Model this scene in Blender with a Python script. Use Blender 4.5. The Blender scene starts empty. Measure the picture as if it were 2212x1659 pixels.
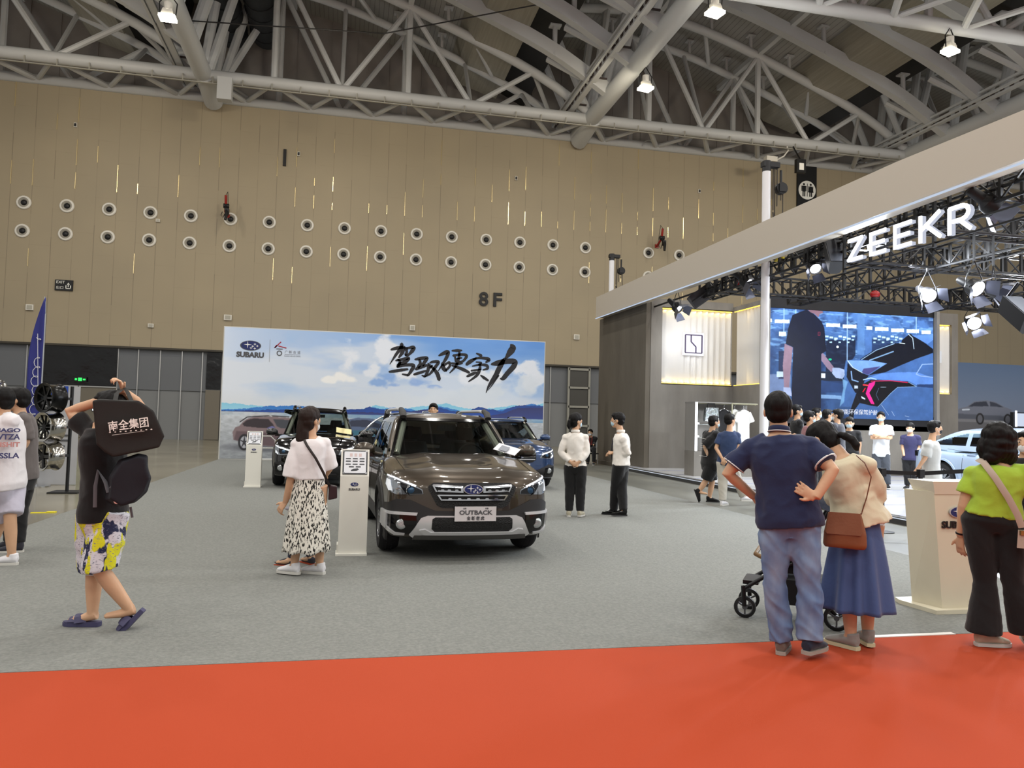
import bpy, bmesh, math, random, colorsys
import numpy as np
from mathutils import Vector, Matrix, Quaternion, noise as mnoise
S = bpy.context.scene
C = S.collection
rad = math.radians
PI = math.pi
# ------------------------------------------------------------------ camera, exposure, world, lights
# World axes: x runs along the far hall wall, y runs towards it, camera stands at the origin, 1.55 m above the floor.
FPX = 1640.0
cam_d = bpy.data.cameras.new('camera'); cam = bpy.data.objects.new('camera', cam_d); C.objects.link(cam)
cam_d.sensor_width = 36; cam_d.lens = FPX * 36 / 2212; cam_d.clip_end = 300; cam_d.clip_start = .05
cam.matrix_world = (Matrix.Translation((0, 0, 1.55)) @ Matrix.Rotation(-rad(12.3), 4, 'Z')
                    @ Matrix.Rotation(PI / 2 + math.atan(77 / 1640), 4, 'X') @ Matrix.Rotation(rad(1.5), 4, 'Z'))
S.camera = cam
S.view_settings.view_transform = 'Standard'; S.view_settings.look = 'None'; S.view_settings.gamma = 1
S.view_settings.use_curve_mapping = False; S.view_settings.exposure = 0.06
w = bpy.data.worlds.new('world'); S.world = w; w.use_nodes = True
bg = w.node_tree.nodes['Background']; bg.inputs[0].default_value = (1.0, .98, .95, 1); bg.inputs[1].default_value = .52


def area(name, loc, size, power, col=(1, .93, .82), target=None, spot=False, blend=.5, ang=90, shape='DISK'):
    L = bpy.data.lights.new(name, 'SPOT' if spot else 'AREA')
    if spot:
        L.spot_size = rad(ang); L.spot_blend = blend; L.shadow_soft_size = size
    else:
        L.shape = shape; L.size = size
    L.energy = power; L.color = col
    o = bpy.data.objects.new(name, L); C.objects.link(o); o.location = loc
    if target is not None:
        o.rotation_euler = (Vector(target) - Vector(loc)).to_track_quat('-Z', 'Y').to_euler()
    return o


HALL_LAMPS = [(x, y) for x in (-18, -7.8, 2.7, 13.2, 24.5, 34) for y in (-18, -9, 0, 8.5, 17.5, 27)]
for lx, ly in HALL_LAMPS:
    area('hall_lamp_light', (lx, ly, 17.2), .9, 430, (1, .965, .91))
    L = bpy.data.lights.new('roof_fill', 'POINT'); L.energy = 210; L.color = (1, .98, .94); L.shadow_soft_size = .3  # added fill point beside each lamp, brightens the roof steel
    o = bpy.data.objects.new('roof_fill', L); C.objects.link(o); o.location = (lx + 3.5, ly, 15.6)
# wash on the big beige wall from the lamps that hang along its truss
for lx in (-14, -1, 12, 25):
    area('hall_lamp_light', (lx, 33, 17.3), .9, 260, (1, .88, .68), target=(lx, 44, 9))

# ------------------------------------------------------------------ helpers
def lin(c):
    return tuple((v / 12.92 if v <= .04045 else ((v + .055) / 1.055) ** 2.4) for v in c)


def hx(h):
    if not isinstance(h, str): return tuple(h)
    return lin(tuple(int(h[i:i + 2], 16) / 255 for i in (0, 2, 4)))


_M = {}
def mat(name, col='808080', rough=.6, metal=0, coat=0, var=None, bump=None, emit=None, trans=0, ior=1.45, alpha=1, spec=.5, stretch=None, vcol=None, sheen=0):
    if name in _M: return _M[name]
    m = bpy.data.materials.new(name); m.use_nodes = True; _M[name] = m
    nt = m.node_tree; N = nt.nodes; b = N['Principled BSDF']; L = nt.links
    c = hx(col); I = b.inputs
    I['Base Color'].default_value = (*c, 1); I['Roughness'].default_value = rough; I['Metallic'].default_value = metal
    I['Coat Weight'].default_value = coat; I['Coat Roughness'].default_value = .03
    I['Specular IOR Level'].default_value = spec; I['Alpha'].default_value = alpha
    I['Transmission Weight'].default_value = trans; I['IOR'].default_value = ior
    if sheen: I['Sheen Weight'].default_value = sheen
    if emit:
        I['Emission Color'].default_value = (*hx(emit[0]), 1); I['Emission Strength'].default_value = emit[1]
    tc = None
    if var or bump or vcol:
        tc = N.new('ShaderNodeTexCoord'); mp = N.new('ShaderNodeMapping'); L.new(tc.outputs['Object'], mp.inputs[0])
        if stretch: mp.inputs['Scale'].default_value = stretch
    src = None
    if vcol:
        at = N.new('ShaderNodeAttribute'); at.attribute_name = vcol; src = at.outputs['Color']
    if var:
        n = N.new('ShaderNodeTexNoise'); n.inputs['Scale'].default_value = var[0]; n.inputs['Detail'].default_value = 6
        L.new(mp.outputs[0], n.inputs[0])
        mx = N.new('ShaderNodeMix'); mx.data_type = 'RGBA'; mx.blend_type = 'MIX'
        rp = N.new('ShaderNodeMapRange'); rp.inputs['From Min'].default_value = .3; rp.inputs['From Max'].default_value = .7
        L.new(n.outputs[0], rp.inputs[0]); L.new(rp.outputs[0], mx.inputs[0])
        c2 = hx(var[2]) if len(var) > 2 else tuple(v * (1 - var[1]) for v in c)
        mx.inputs[6].default_value = (*[min(1, v * (1 + (var[1] if len(var) < 3 else 0))) for v in c], 1); mx.inputs[7].default_value = (*c2, 1)
        src = mx.outputs[2]
    if src: L.new(src, b.inputs['Base Color'])
    if vcol and emit and emit[0] == 'vcol':
        pass
    if bump:
        n = N.new('ShaderNodeTexNoise'); n.inputs['Scale'].default_value = bump[0]; n.inputs['Detail'].default_value = 4
        L.new(mp.outputs[0], n.inputs[0])
        bp = N.new('ShaderNodeBump'); bp.inputs['Strength'].default_value = bump[1]; bp.inputs['Distance'].default_value = bump[2] if len(bump) > 2 else .01
        L.new(n.outputs[0], bp.inputs['Height']); L.new(bp.outputs[0], b.inputs['Normal'])
    return m


def emis(name, col, st):
    if name in _M: return _M[name]
    m = bpy.data.materials.new(name); m.use_nodes = True; _M[name] = m
    N = m.node_tree.nodes; N.remove(N['Principled BSDF']); e = N.new('ShaderNodeEmission')
    e.inputs[0].default_value = (*hx(col), 1); e.inputs[1].default_value = st
    m.node_tree.links.new(e.outputs[0], N['Material Output'].inputs[0]); return m


def lathe_(B, prof, n, axis, o):
    pass


class MB:
    def __init__(s): s.v = []; s.f = []; s.mi = []; s.cur = 0
    def add(s, vs, fs):
        o = len(s.v); s.v += [tuple(v) for v in vs]; s.f += [tuple(i + o for i in f) for f in fs]; s.mi += [s.cur] * len(fs); return s
    def box(s, c, d, rot=None, taper=1.0):
        x, y, z = (q / 2 for q in d)
        P = [(-x, -y, -z), (x, -y, -z), (x, y, -z), (-x, y, -z), (-x * taper, -y * taper, z), (x * taper, -y * taper, z), (x * taper, y * taper, z), (-x * taper, y * taper, z)]
        R = rot if rot is not None else Matrix.Identity(3)
        return s.add([R @ Vector(p) + Vector(c) for p in P], [(3, 2, 1, 0), (4, 5, 6, 7), (0, 1, 5, 4), (1, 2, 6, 5), (2, 3, 7, 6), (3, 0, 4, 7)])
    def bar(s, a, b, w, h=None, up=(0, 0, 1)):
        a = Vector(a); b = Vector(b); d = (b - a); L = d.length
        if L < 1e-6: return s
        d.normalize(); u = Vector(up)
        if abs(d.dot(u)) > .99: u = Vector((0, 1, 0))
        x = d.cross(u).normalized(); z = x.cross(d)
        R = Matrix((x, d, z)).transposed()
        return s.box((a + b) / 2, (w, L, h or w), R)
    def tube(s, pts, r, n=10, cap=True, flat=None, up=None):
        P = [Vector(p) for p in pts]; m = len(P)
        if not isinstance(r, (list, tuple)): r = [r] * m
        T = []
        for i in range(m):
            d = P[min(i + 1, m - 1)] - P[max(i - 1, 0)]
            T.append(d.normalized() if d.length > 1e-9 else Vector((0, 0, 1)))
        u = Vector(up) if up is not None else (Vector((1, 0, 0)) if abs(T[0].x) < .8 else Vector((0, 1, 0)))
        u = (u - T[0] * u.dot(T[0])).normalized()
        vs = []
        for i in range(m):
            if i:
                if up is not None: u = Vector(up)
                u = (u - T[i] * u.dot(T[i])); u = u.normalized() if u.length > 1e-6 else Vector((1, 0, 0))
            v = T[i].cross(u); ri = r[i]
            a, b = (ri if isinstance(ri, (list, tuple)) else (ri, ri))
            for k in range(n):
                t = 2 * PI * k / n
                vs.append(P[i] + u * a * math.cos(t) + v * b * math.sin(t))
        fs = []
        for i in range(m - 1):
            for k in range(n):
                k2 = (k + 1) % n
                fs.append((i * n + k, i * n + k2, (i + 1) * n + k2, (i + 1) * n + k))
        if cap:
            fs.append(tuple(range(n - 1, -1, -1))); fs.append(tuple(range((m - 1) * n, m * n)))
        return s.add(vs, fs)
    def rings(s, R, n=24, cap=True, p=2.0):
        # R: list of (cx,cy,z,rx,ry[,rot]) horizontal super-ellipses
        vs = []
        for q in R:
            cx, cy, z, rx, ry = q[:5]; ro = q[5] if len(q) > 5 else 0
            for k in range(n):
                t = 2 * PI * k / n; c_, s_ = math.cos(t), math.sin(t)
                x = rx * math.copysign(abs(c_) ** (2 / p), c_); y = ry * math.copysign(abs(s_) ** (2 / p), s_)
                vs.append((cx + x * math.cos(ro) - y * math.sin(ro), cy + x * math.sin(ro) + y * math.cos(ro), z))
        m = len(R); fs = []
        for i in range(m - 1):
            for k in range(n):
                k2 = (k + 1) % n; fs.append((i * n + k, i * n + k2, (i + 1) * n + k2, (i + 1) * n + k))
        if cap: fs.append(tuple(range(n - 1, -1, -1))); fs.append(tuple(range((m - 1) * n, m * n)))
        return s.add(vs, fs)
    def ell(s, c, r, rot=None, nu=16, nv=10):
        vs = [(0, 0, -1)]; 
        for j in range(1, nv):
            ph = -PI / 2 + PI * j / nv
            for i in range(nu):
                t = 2 * PI * i / nu; vs.append((math.cos(ph) * math.cos(t), math.cos(ph) * math.sin(t), math.sin(ph)))
        vs.append((0, 0, 1)); fs = []
        for i in range(nu): fs.append((0, 1 + (i + 1) % nu, 1 + i))
        for j in range(nv - 2):
            for i in range(nu):
                a = 1 + j * nu; i2 = (i + 1) % nu; fs.append((a + i, a + i2, a + nu + i2, a + nu + i))
        t = len(vs) - 1; a = 1 + (nv - 2) * nu
        for i in range(nu): fs.append((a + i, a + (i + 1) % nu, t))
        R = rot if rot is not None else Matrix.Identity(3)
        if not isinstance(r, (list, tuple)): r = (r, r, r)
        return s.add([R @ Vector((v[0] * r[0], v[1] * r[1], v[2] * r[2])) + Vector(c) for v in vs], fs)
    def cyl(s, a, b, r, r2=None, n=20, cap=True):
        return s.tube([a, b], [r, r if r2 is None else r2], n=n, cap=cap)
    def lathe(s, prof, M_=None, n=32):
        # prof: (r, h) along local z
        vs = []
        for r, h in prof:
            for k in range(n):
                t = 2 * PI * k / n; vs.append(Vector((r * math.cos(t), r * math.sin(t), h)))
        if M_ is not None: vs = [M_ @ v for v in vs]
        fs = []
        for i in range(len(prof) - 1):
            for k in range(n):
                k2 = (k + 1) % n; fs.append((i * n + k, i * n + k2, (i + 1) * n + k2, (i + 1) * n + k))
        return s.add(vs, fs)
    def prism(s, poly, fn, d0, d1):
        # poly: 2d outline, fn(u, v, d) -> 3d
        n = len(poly)
        vs = [fn(u, v, d0) for u, v in poly] + [fn(u, v, d1) for u, v in poly]
        fs = [tuple(range(n - 1, -1, -1)), tuple(range(n, 2 * n))] + [(i, (i + 1) % n, n + (i + 1) % n, n + i) for i in range(n)]
        return s.add(vs, fs)
    def grid(s, nu, nv, fn):
        vs = [fn(i / (nu - 1), j / (nv - 1)) for j in range(nv) for i in range(nu)]
        fs = [(j * nu + i, j * nu + i + 1, (j + 1) * nu + i + 1, (j + 1) * nu + i) for j in range(nv - 1) for i in range(nu - 1)]
        return s.add(vs, fs)
    def mesh(s, name, mats, smooth=0.0):
        me = bpy.data.meshes.new(name); me.from_pydata([tuple(v) for v in s.v], [], s.f); 
        for m in (mats if isinstance(mats, (list, tuple)) else [mats]): me.materials.append(m)
        if any(s.mi): me.polygons.foreach_set('material_index', s.mi)
        me.update()
        bm = bmesh.new(); bm.from_mesh(me); bmesh.ops.recalc_face_normals(bm, faces=bm.faces); bm.to_mesh(me); bm.free()
        if smooth:
            me.polygons.foreach_set('use_smooth', [True] * len(me.polygons))
            if smooth < 180: me.set_sharp_from_angle(angle=rad(smooth))
        return me


def link(name, me, parent=None):
    o = bpy.data.objects.new(name, me); C.objects.link(o)
    if parent is not None: o.parent = parent
    return o


def obj(name, B, m, parent=None, smooth=35, label=None):
    o = link(name, B.mesh(name, m, smooth), parent)
    if label: o['label'] = label
    return o


def tag(o, label=None, cat=None, group=None, kind=None):
    for k, v in (('label', label), ('category', cat), ('group', group), ('kind', kind)):
        if v: o[k] = v
    return o


def thing(name, label, cat, loc=(0, 0, 0), rz=0, group=None):
    o = bpy.data.objects.new(name, None); C.objects.link(o); o.location = loc; o.rotation_euler = (0, 0, rz)
    o.empty_display_size = .1
    return tag(o, label, cat, group)


def struct(name, B, m, smooth=0, label=None):
    o = obj(name, B, m, None, smooth); o['kind'] = 'structure'
    if label: o['label'] = label
    return o


def dup(root, loc, rz, label=None, group=None):
    r = root.copy(); C.objects.link(r); r.location = loc; r.rotation_euler = (0, 0, rz)
    if label: r['label'] = label
    if group: r['group'] = group
    for ch in list(root.children):
        c = ch.copy(); C.objects.link(c); c.parent = r
        for g in list(ch.children):
            d = g.copy(); C.objects.link(d); d.parent = c
    return r


_tmp = bpy.data.objects
def blob(B, vox=.01, sm=4, disp=None, m=None, name='blob', fac=.5):
    """Close the overlapping volumes in B into one continuous skin."""
    me = B.mesh(name, m or [], 0)
    o = bpy.data.objects.new('tmp', me); C.objects.link(o)
    r = o.modifiers.new('r', 'REMESH'); r.mode = 'VOXEL'; r.voxel_size = vox; r.use_smooth_shade = True
    if sm:
        q = o.modifiers.new('s', 'SMOOTH'); q.factor = fac; q.iterations = sm
    dg = bpy.context.evaluated_depsgraph_get()
    out = bpy.data.meshes.new_from_object(o.evaluated_get(dg)); out.name = name
    bpy.data.objects.remove(o); bpy.data.meshes.remove(me)
    out.polygons.foreach_set('use_smooth', [True] * len(out.polygons))
    if disp:
        n = len(out.vertices); co = np.empty(n * 3); out.vertices.foreach_get('co', co); co = co.reshape(-1, 3)
        no = np.empty(n * 3); out.vertices.foreach_get('normal', no); no = no.reshape(-1, 3)
        d = disp(co[:, 0], co[:, 1], co[:, 2]); co += no * d[:, None]; out.vertices.foreach_set('co', co.ravel()); out.update()
    if m and not out.materials:
        for q in (m if isinstance(m, (list, tuple)) else [m]): out.materials.append(q)
    return out


def text(s, size, m, parent=None, name='lettering', depth=.004, loc=(0, 0, 0), rot=(PI / 2, 0, 0), align='CENTER', bold=0, xs=1.0, shear=0, fit=None, label=None):
    cu = bpy.data.curves.new('t', 'FONT'); cu.body = s; cu.size = size; cu.extrude = depth; cu.align_x = align; cu.align_y = 'BOTTOM_BASELINE'
    cu.offset = bold; cu.shear = shear; cu.resolution_u = 3
    o = bpy.data.objects.new('tmp', cu); C.objects.link(o)
    dg = bpy.context.evaluated_depsgraph_get()
    me = bpy.data.meshes.new_from_object(o.evaluated_get(dg)); me.name = name
    bpy.data.objects.remove(o); bpy.data.curves.remove(cu)
    sx = xs
    if fit and len(me.vertices):
        xsn = [v.co.x for v in me.vertices]; sx = fit / max(1e-6, max(xsn) - min(xsn))
    me.transform(Matrix.Diagonal((sx, 1, 1, 1)))
    me.materials.clear(); me.materials.append(m)
    t = link(name, me, parent); t.location = loc; t.rotation_euler = rot
    if label: t['label'] = label
    return t


def vn(x, y, z):
    """smooth value noise in [-1, 1], vectorised"""
    xi, yi, zi = np.floor(x).astype(np.int64), np.floor(y).astype(np.int64), np.floor(z).astype(np.int64); u, v, w_ = x - xi, y - yi, z - zi
    u, v, w_ = (q * q * (3 - 2 * q) for q in (u, v, w_)); out = 0
    for a in (0, 1):
        for b in (0, 1):
            for c in (0, 1):
                h = ((xi + a) * 374761393 + (yi + b) * 668265263 + (zi + c) * 1274126177) & 0x7fffffff; h = ((h ^ (h >> 13)) * 1103515245) & 0x7fffffff
                out = out + ((h ^ (h >> 16)) % 10007) / 10007.0 * (u if a else 1 - u) * (v if b else 1 - v) * (w_ if c else 1 - w_)
    return out * 2 - 1


def fbm(x, y, z=0, o=4):
    return mnoise.fractal((x, y, z), .6, 2.0, o, noise_basis='PERLIN_ORIGINAL')
# ------------------------------------------------------------------ painted pictures (prints and screens): colours per vertex of a dense flat sheet
class Canvas:
    def __init__(s, nx, ny, x0, y0, x1, y1, bgc=(1, 1, 1)):
        s.nx, s.ny = nx, ny; s.b = (x0, y0, x1, y1)
        xs = np.linspace(x0, x1, nx); ys = np.linspace(y0, y1, ny)
        s.X, s.Y = np.meshgrid(xs, ys); s.A = np.zeros((ny, nx, 3)); s.A[:] = bgc
    def mix(s, mask, col, a=1.0):
        k = (mask * a)[..., None]; s.A = s.A * (1 - k) + np.asarray(col) * k
    def poly(s, P, col, a=1.0, soft=0):
        m = np.zeros(s.X.shape, bool); n = len(P)
        for i in range(n):
            x0, y0 = P[i]; x1, y1 = P[(i + 1) % n]
            if y0 == y1: continue
            c = ((y0 > s.Y) != (y1 > s.Y)) & (s.X < (x1 - x0) * (s.Y - y0) / (y1 - y0) + x0); m ^= c
        m = m.astype(float)
        if soft:
            for _ in range(soft):
                p = np.pad(m, 1, 'edge'); m = (p[1:-1, 1:-1] * 2 + p[:-2, 1:-1] + p[2:, 1:-1] + p[1:-1, :-2] + p[1:-1, 2:]) / 6
        s.mix(m, col, a)
    def ell(s, cx, cy, rx, ry, col, a=1.0, soft=.15):
        d = np.sqrt(((s.X - cx) / rx) ** 2 + ((s.Y - cy) / ry) ** 2); s.mix(np.clip((1 - d) / soft + .5, 0, 1), col, a)
    def line(s, P, wd, col, a=1.0):
        m = np.zeros(s.X.shape); px = (s.b[2] - s.b[0]) / s.nx
        if not isinstance(wd, (list, tuple)): wd = [wd] * len(P)
        for i in range(len(P) - 1):
            (x0, y0), (x1, y1) = P[i], P[i + 1]; dx, dy = x1 - x0, y1 - y0; L2 = dx * dx + dy * dy + 1e-9
            t = np.clip(((s.X - x0) * dx + (s.Y - y0) * dy) / L2, 0, 1)
            d = np.hypot(s.X - x0 - t * dx, s.Y - y0 - t * dy); w_ = (wd[i] + (wd[i + 1] - wd[i]) * t) / 2
            m = np.maximum(m, np.clip((w_ - d) / px + .5, 0, 1))
        s.mix(m, col, a)
    def noise(s, sx, sy, seed=0, octv=4):
        rs = np.random.RandomState(seed); out = np.zeros(s.X.shape); amp = 1; tot = 0
        for o in range(octv):
            gx, gy = int(sx * 2 ** o) + 2, int(sy * 2 ** o) + 2; g = rs.rand(gy + 1, gx + 1)
            u = (s.X - s.b[0]) / (s.b[2] - s.b[0]) * (gx - 1); v = (s.Y - s.b[1]) / (s.b[3] - s.b[1]) * (gy - 1)
            i, j = u.astype(int), v.astype(int); fu, fv = u - i, v - j; fu = fu * fu * (3 - 2 * fu); fv = fv * fv * (3 - 2 * fv)
            out += amp * ((g[j, i] * (1 - fu) + g[j, i + 1] * fu) * (1 - fv) + (g[j + 1, i] * (1 - fu) + g[j + 1, i + 1] * fu) * fv); tot += amp; amp *= .55
        return out / tot
    def sheet(s, name, w, h, parent, em=0, loc=(0, 0, 0), rough=.5, gain=1.0):
        """flat sheet in the parent's xz plane facing -y, lower left corner at loc; A's first row is the top."""
        nx, ny = s.nx, s.ny
        xs = np.linspace(0, w, nx); zs = np.linspace(h, 0, ny); X, Z = np.meshgrid(xs, zs)
        co = np.stack([X + loc[0], np.full_like(X, loc[1]), Z + loc[2]], -1).reshape(-1, 3)
        idx = np.arange(nx * ny).reshape(ny, nx)
        f = np.stack([idx[1:, :-1], idx[1:, 1:], idx[:-1, 1:], idx[:-1, :-1]], -1).reshape(-1, 4)
        me = bpy.data.meshes.new(name); me.vertices.add(len(co)); me.vertices.foreach_set('co', co.ravel())
        me.loops.add(f.size); me.loops.foreach_set('vertex_index', f.ravel().astype(np.int32))
        me.polygons.add(len(f)); me.polygons.foreach_set('loop_start', (np.arange(len(f)) * 4).astype(np.int32)); me.update(calc_edges=True)
        a = np.clip(s.A, 0, 1); a = np.where(a <= .04045, a / 12.92, ((a + .055) / 1.055) ** 2.4) * gain
        at = me.color_attributes.new('print', 'FLOAT_COLOR', 'POINT')
        at.data.foreach_set('color', np.concatenate([a.reshape(-1, 3), np.ones((nx * ny, 1))], 1).ravel())
        key = 'picture_%s_%s' % ('screen' if em else 'print', em or rough)
        if key not in _M:
            m = bpy.data.materials.new(key); m.use_nodes = True; _M[key] = m; N = m.node_tree.nodes; Lk = m.node_tree.links
            t = N.new('ShaderNodeAttribute'); t.attribute_name = 'print'; b = N['Principled BSDF']; b.inputs['Roughness'].default_value = rough
            if em:
                Lk.new(t.outputs['Color'], b.inputs['Emission Color']); b.inputs['Emission Strength'].default_value = em; b.inputs['Specular IOR Level'].default_value = .1; b.inputs['Base Color'].default_value = (.01, .01, .01, 1)
            else: Lk.new(t.outputs['Color'], b.inputs['Base Color'])
        me.materials.append(_M[key]); return link(name, me, parent)


# ------------------------------------------------------------------ the hall
WY = 44.0; WT = 18.7
m_beige = mat('beige_panel', 'b7a68a', .55, bump=(3, .05))
def wall_panel_mat():
    m = m_beige; nt = m.node_tree; N = nt.nodes; L = nt.links
    tc = N.new('ShaderNodeTexCoord'); sp = N.new('ShaderNodeSeparateXYZ'); L.new(tc.outputs['Object'], sp.inputs[0])
    def mth(op, a, b=None, c=None):
        n = N.new('ShaderNodeMath'); n.operation = op
        for i, v in enumerate((a, b, c)):
            if v is None: continue
            if isinstance(v, (int, float)): n.inputs[i].default_value = v
            else: L.new(v, n.inputs[i])
        return n.outputs[0]
    def seam(src, per, wd):
        f = mth('FRACT', mth('DIVIDE', mth('ADD', src, 200.02), per)); return mth('LESS_THAN', f, wd / per)
    col = mth('FLOOR', mth('DIVIDE', mth('ADD', sp.outputs[0], 200.02), 1.025))
    zoff = mth('MULTIPLY', mth('FRACT', mth('MULTIPLY', col, .37)), 3.1)
    vs = seam(sp.outputs[0], 1.025, .035); hs = seam(mth('ADD', sp.outputs[2], zoff), 3.1, .02)
    wn = N.new('ShaderNodeTexWhiteNoise'); wn.noise_dimensions = '2D'; cb = N.new('ShaderNodeCombineXYZ')
    L.new(col, cb.inputs[0]); L.new(mth('FLOOR', mth('DIVIDE', mth('ADD', sp.outputs[2], zoff), 1.55)), cb.inputs[1]); L.new(cb.outputs[0], wn.inputs['Vector'])
    k = mth('ADD', mth('MULTIPLY', vs, mth('MULTIPLY_ADD', wn.outputs[0], .45, .1)), mth('MULTIPLY', hs, .12))
    mx = N.new('ShaderNodeMix'); mx.data_type = 'RGBA'; L.new(k, mx.inputs[0])
    nz = N.new('ShaderNodeTexNoise'); nz.inputs['Scale'].default_value = .35
    L.new(tc.outputs['Object'], nz.inputs[0])
    m2 = N.new('ShaderNodeMix'); m2.data_type = 'RGBA'; L.new(nz.outputs[0], m2.inputs[0]); m2.inputs[6].default_value = (*hx('948973'), 1); m2.inputs[7].default_value = (*hx('a3967c'), 1)
    L.new(m2.outputs[2], mx.inputs[6]); mx.inputs[7].default_value = (*hx('63594a'), 1)
    L.new(mx.outputs[2], N['Principled BSDF'].inputs['Base Color'])
wall_panel_mat()
B = MB(); B.box((8, WY + .25, (4.85 + WT) / 2), (110, .5, WT - 4.85)); struct('wall_back', B, m_beige)
m_slit = mat('slit_light_gold', 'e6d3a0', .25, .6)  # pale metal colour stands in for yellowish light in the wall slots
B = MB(); random.seed(5)
for k in range(-25, 32):
    x = -200.02 + 1.025 * round((200.02 + k * 1.025) / 1.025)
    z = 13.2
    while z < 17.4:
        L_ = random.uniform(.4, 1.5)
        if random.random() < (.75 if 13 < z < 15.2 else .3): B.box((x + .01, WY - .015, z + L_ / 2), (.032, .03, L_))
        z += L_ + random.uniform(.3, 1.6)
    if random.random() < .35: B.box((x + .01, WY - .015, random.uniform(9.2, 11.6)), (.03, .03, random.uniform(.8, 1.8)))
struct('trim_1', B, m_slit, label='pale gold vertical strips standing for light in slots of the beige wall')
# dark upper end of the hall above the beige cladding
m_grey = mat('grey_board', '8b8682', .8, var=(.5, .12))
B = MB(); B.box((8, 48.5, 24), (120, .3, 13))
for k in range(-20, 30): B.box((k * 1.9 + (k % 3) * .13, 48.32, 23), (.05, .06, 9))
struct('wall_back_upper', B, m_grey)
# lower band: grey doors, dark glazing
m_lg = mat('lower_grey', '77797a', .5); m_lg2 = mat('lower_grey_dark', '63666a', .5); m_taupe = mat('taupe_door', '6d675b', .5)
m_dg = mat('dark_glass', '0d0e10', .18, spec=.5, bump=(.7, .3, .3)); m_dark = mat('dark_gap', '15161a', .7)
m_line = mat('door_seam_metal', 'b5b6b4', .3, .7)
B = MB(); B.box((8, WY + .45, 2.42), (110, .3, 4.85)); struct('wall_back_lower', B, m_lg)
B = MB(); B.box((8, WY + .27, 3.75), (110, .08, 2.2)); struct('wall_back_band', B, m_lg2)
B = MB(); B.box((8, WY - .02, 4.88), (110, .12, .1)); struct('trim_2', B, mat('edge_dark', '3a352c', .5), label='dark edge under the beige wall cladding')
def seams(name, xs, z0=0, z1=4.8):
    B = MB()
    for x in xs: B.box((x, WY + .2, (z0 + z1) / 2), (.05, .06, z1 - z0))
    struct(name, B, m_line, label='pale vertical seams between the tall grey door leaves')
seams('trim_3', [-16.4, -12.0, -11.0, -9.9, -8.8, -7.75, -6.7, -5.6] + [9.9, 10.95, 12.0, 13.1] + [33 + 1.1 * k for k in range(6)])
B = MB(); B.box((-13.84, WY + .2, 3.75), (3.64, .12, 2.0)); d = obj('window_1', B, m_dg); d['kind'] = 'structure'
B = MB(); B.box((-7.15, WY + .2, 3.8), (.75, .12, 2.0)); d = obj('window_2', B, m_dg); d['kind'] = 'structure'
B = MB(); B.box((-13.84, WY + .2, 1.38), (3.64, .1, 2.72)); d = obj('door_1', B, m_taupe); d['kind'] = 'structure'
B2 = MB(); B2.box((-13.84, WY + .12, 1.38), (.05, .06, 2.72)); B2.box((-13.84, WY + .12, 2.72), (3.64, .06, .06)); obj('door_frame', B2, m_line, d)
B = MB(); B.box((-7.15, WY + .2, 1.38), (.75, .1, 2.72)); d = obj('door_2', B, m_taupe); d['kind'] = 'structure'
for k, zz in enumerate((.7, 1.85, 3.0, 4.15)):
    B = MB(); B.box((13.75, WY + .1, zz), (1.15, .1, .95)); d = obj('window_%d' % (k + 3), B, mat('shelf_dark', '41403c', .4)); d['kind'] = 'structure'
B = MB()
for x in (13.1, 14.4): B.box((x, WY + .05, 2.42), (.12, .15, 4.8))
for z in (.1, 1.28, 2.43, 3.58, 4.7): B.box((13.75, WY + .05, z), (1.3, .15, .14))
struct('trim_4', B, mat('pale_frame', '8d8c84', .5), label='pale frame around the stacked dark panes')
for (x, z, w_, h_) in ((-14.2, 1.62, .25, .95), (-12.95, 1.7, .32, .5)):
    t = thing('notice_board', 'narrow bright white lit notice on the taupe exit door' if w_ < .3 else 'small squarish bright white lit notice on the taupe exit door', 'notice', (x, WY + .118, z - h_ / 2))
    B = MB(); B.box((0, 0, h_ / 2), (w_ + .06, .06, h_ + .06)); obj('frame', B, m_dark, t)
    B = MB(); B.box((0, -.035, h_ / 2), (w_, .02, h_)); obj('lit_panel', B, emis('notice_light', 'e9f0f5', 1.4), t)
t = thing('exit_sign', 'small green lit running-man exit sign in the dark glazing', 'sign', (-13.75, WY + .05, 2.98))
B = MB(); B.box((0, 0, .11), (.62, .08, .24)); obj('case', B, m_dark, t)
B = MB(); B.box((-.2, -.045, .1), (.1, .02, .1)); B.box((0, -.045, .1), (.18, .02, .17)); B.box((.2, -.045, .1), (.12, .02, .08)); obj('symbol', B, emis('exit_green', '35e05a', 2.0), t)

# floor and carpets
m_floor = mat('polished_concrete', '8b8676', .2, var=(.6, .18, '787364'), spec=.4)
B = MB(); B.box((8, 14, -.25), (110, 72, .5)); struct('floor', B, m_floor)
m_stone = mat('grey_stone_floor', '77776f', .38, var=(1.2, .2, '5f605a'), stretch=(1, .25, 1))
B = MB(); B.box((8.0, 15.5, .002), (2.4, 21, .004)); struct('floor_strip', B, m_stone, label='streaky grey floor between the carpet and the white platform')
m_gc = mat('grey_carpet', '80817c', .95, var=(38, .28, '6d6f6b'), bump=(90, .6, .01))
def carpet(label, x0, x1, y0, y1, m, z=.008):
    B = MB(); B.box(((x0 + x1) / 2, (y0 + y1) / 2, z / 2), (x1 - x0, y1 - y0, z)); o = obj('carpet', B, m, None, 0)
    tag(o, label, 'carpet'); return o
carpet('large grey carpet of the car stand, in front of the sky backdrop', -4.0, 6.85, 5.0, 26.6, m_gc)
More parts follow.
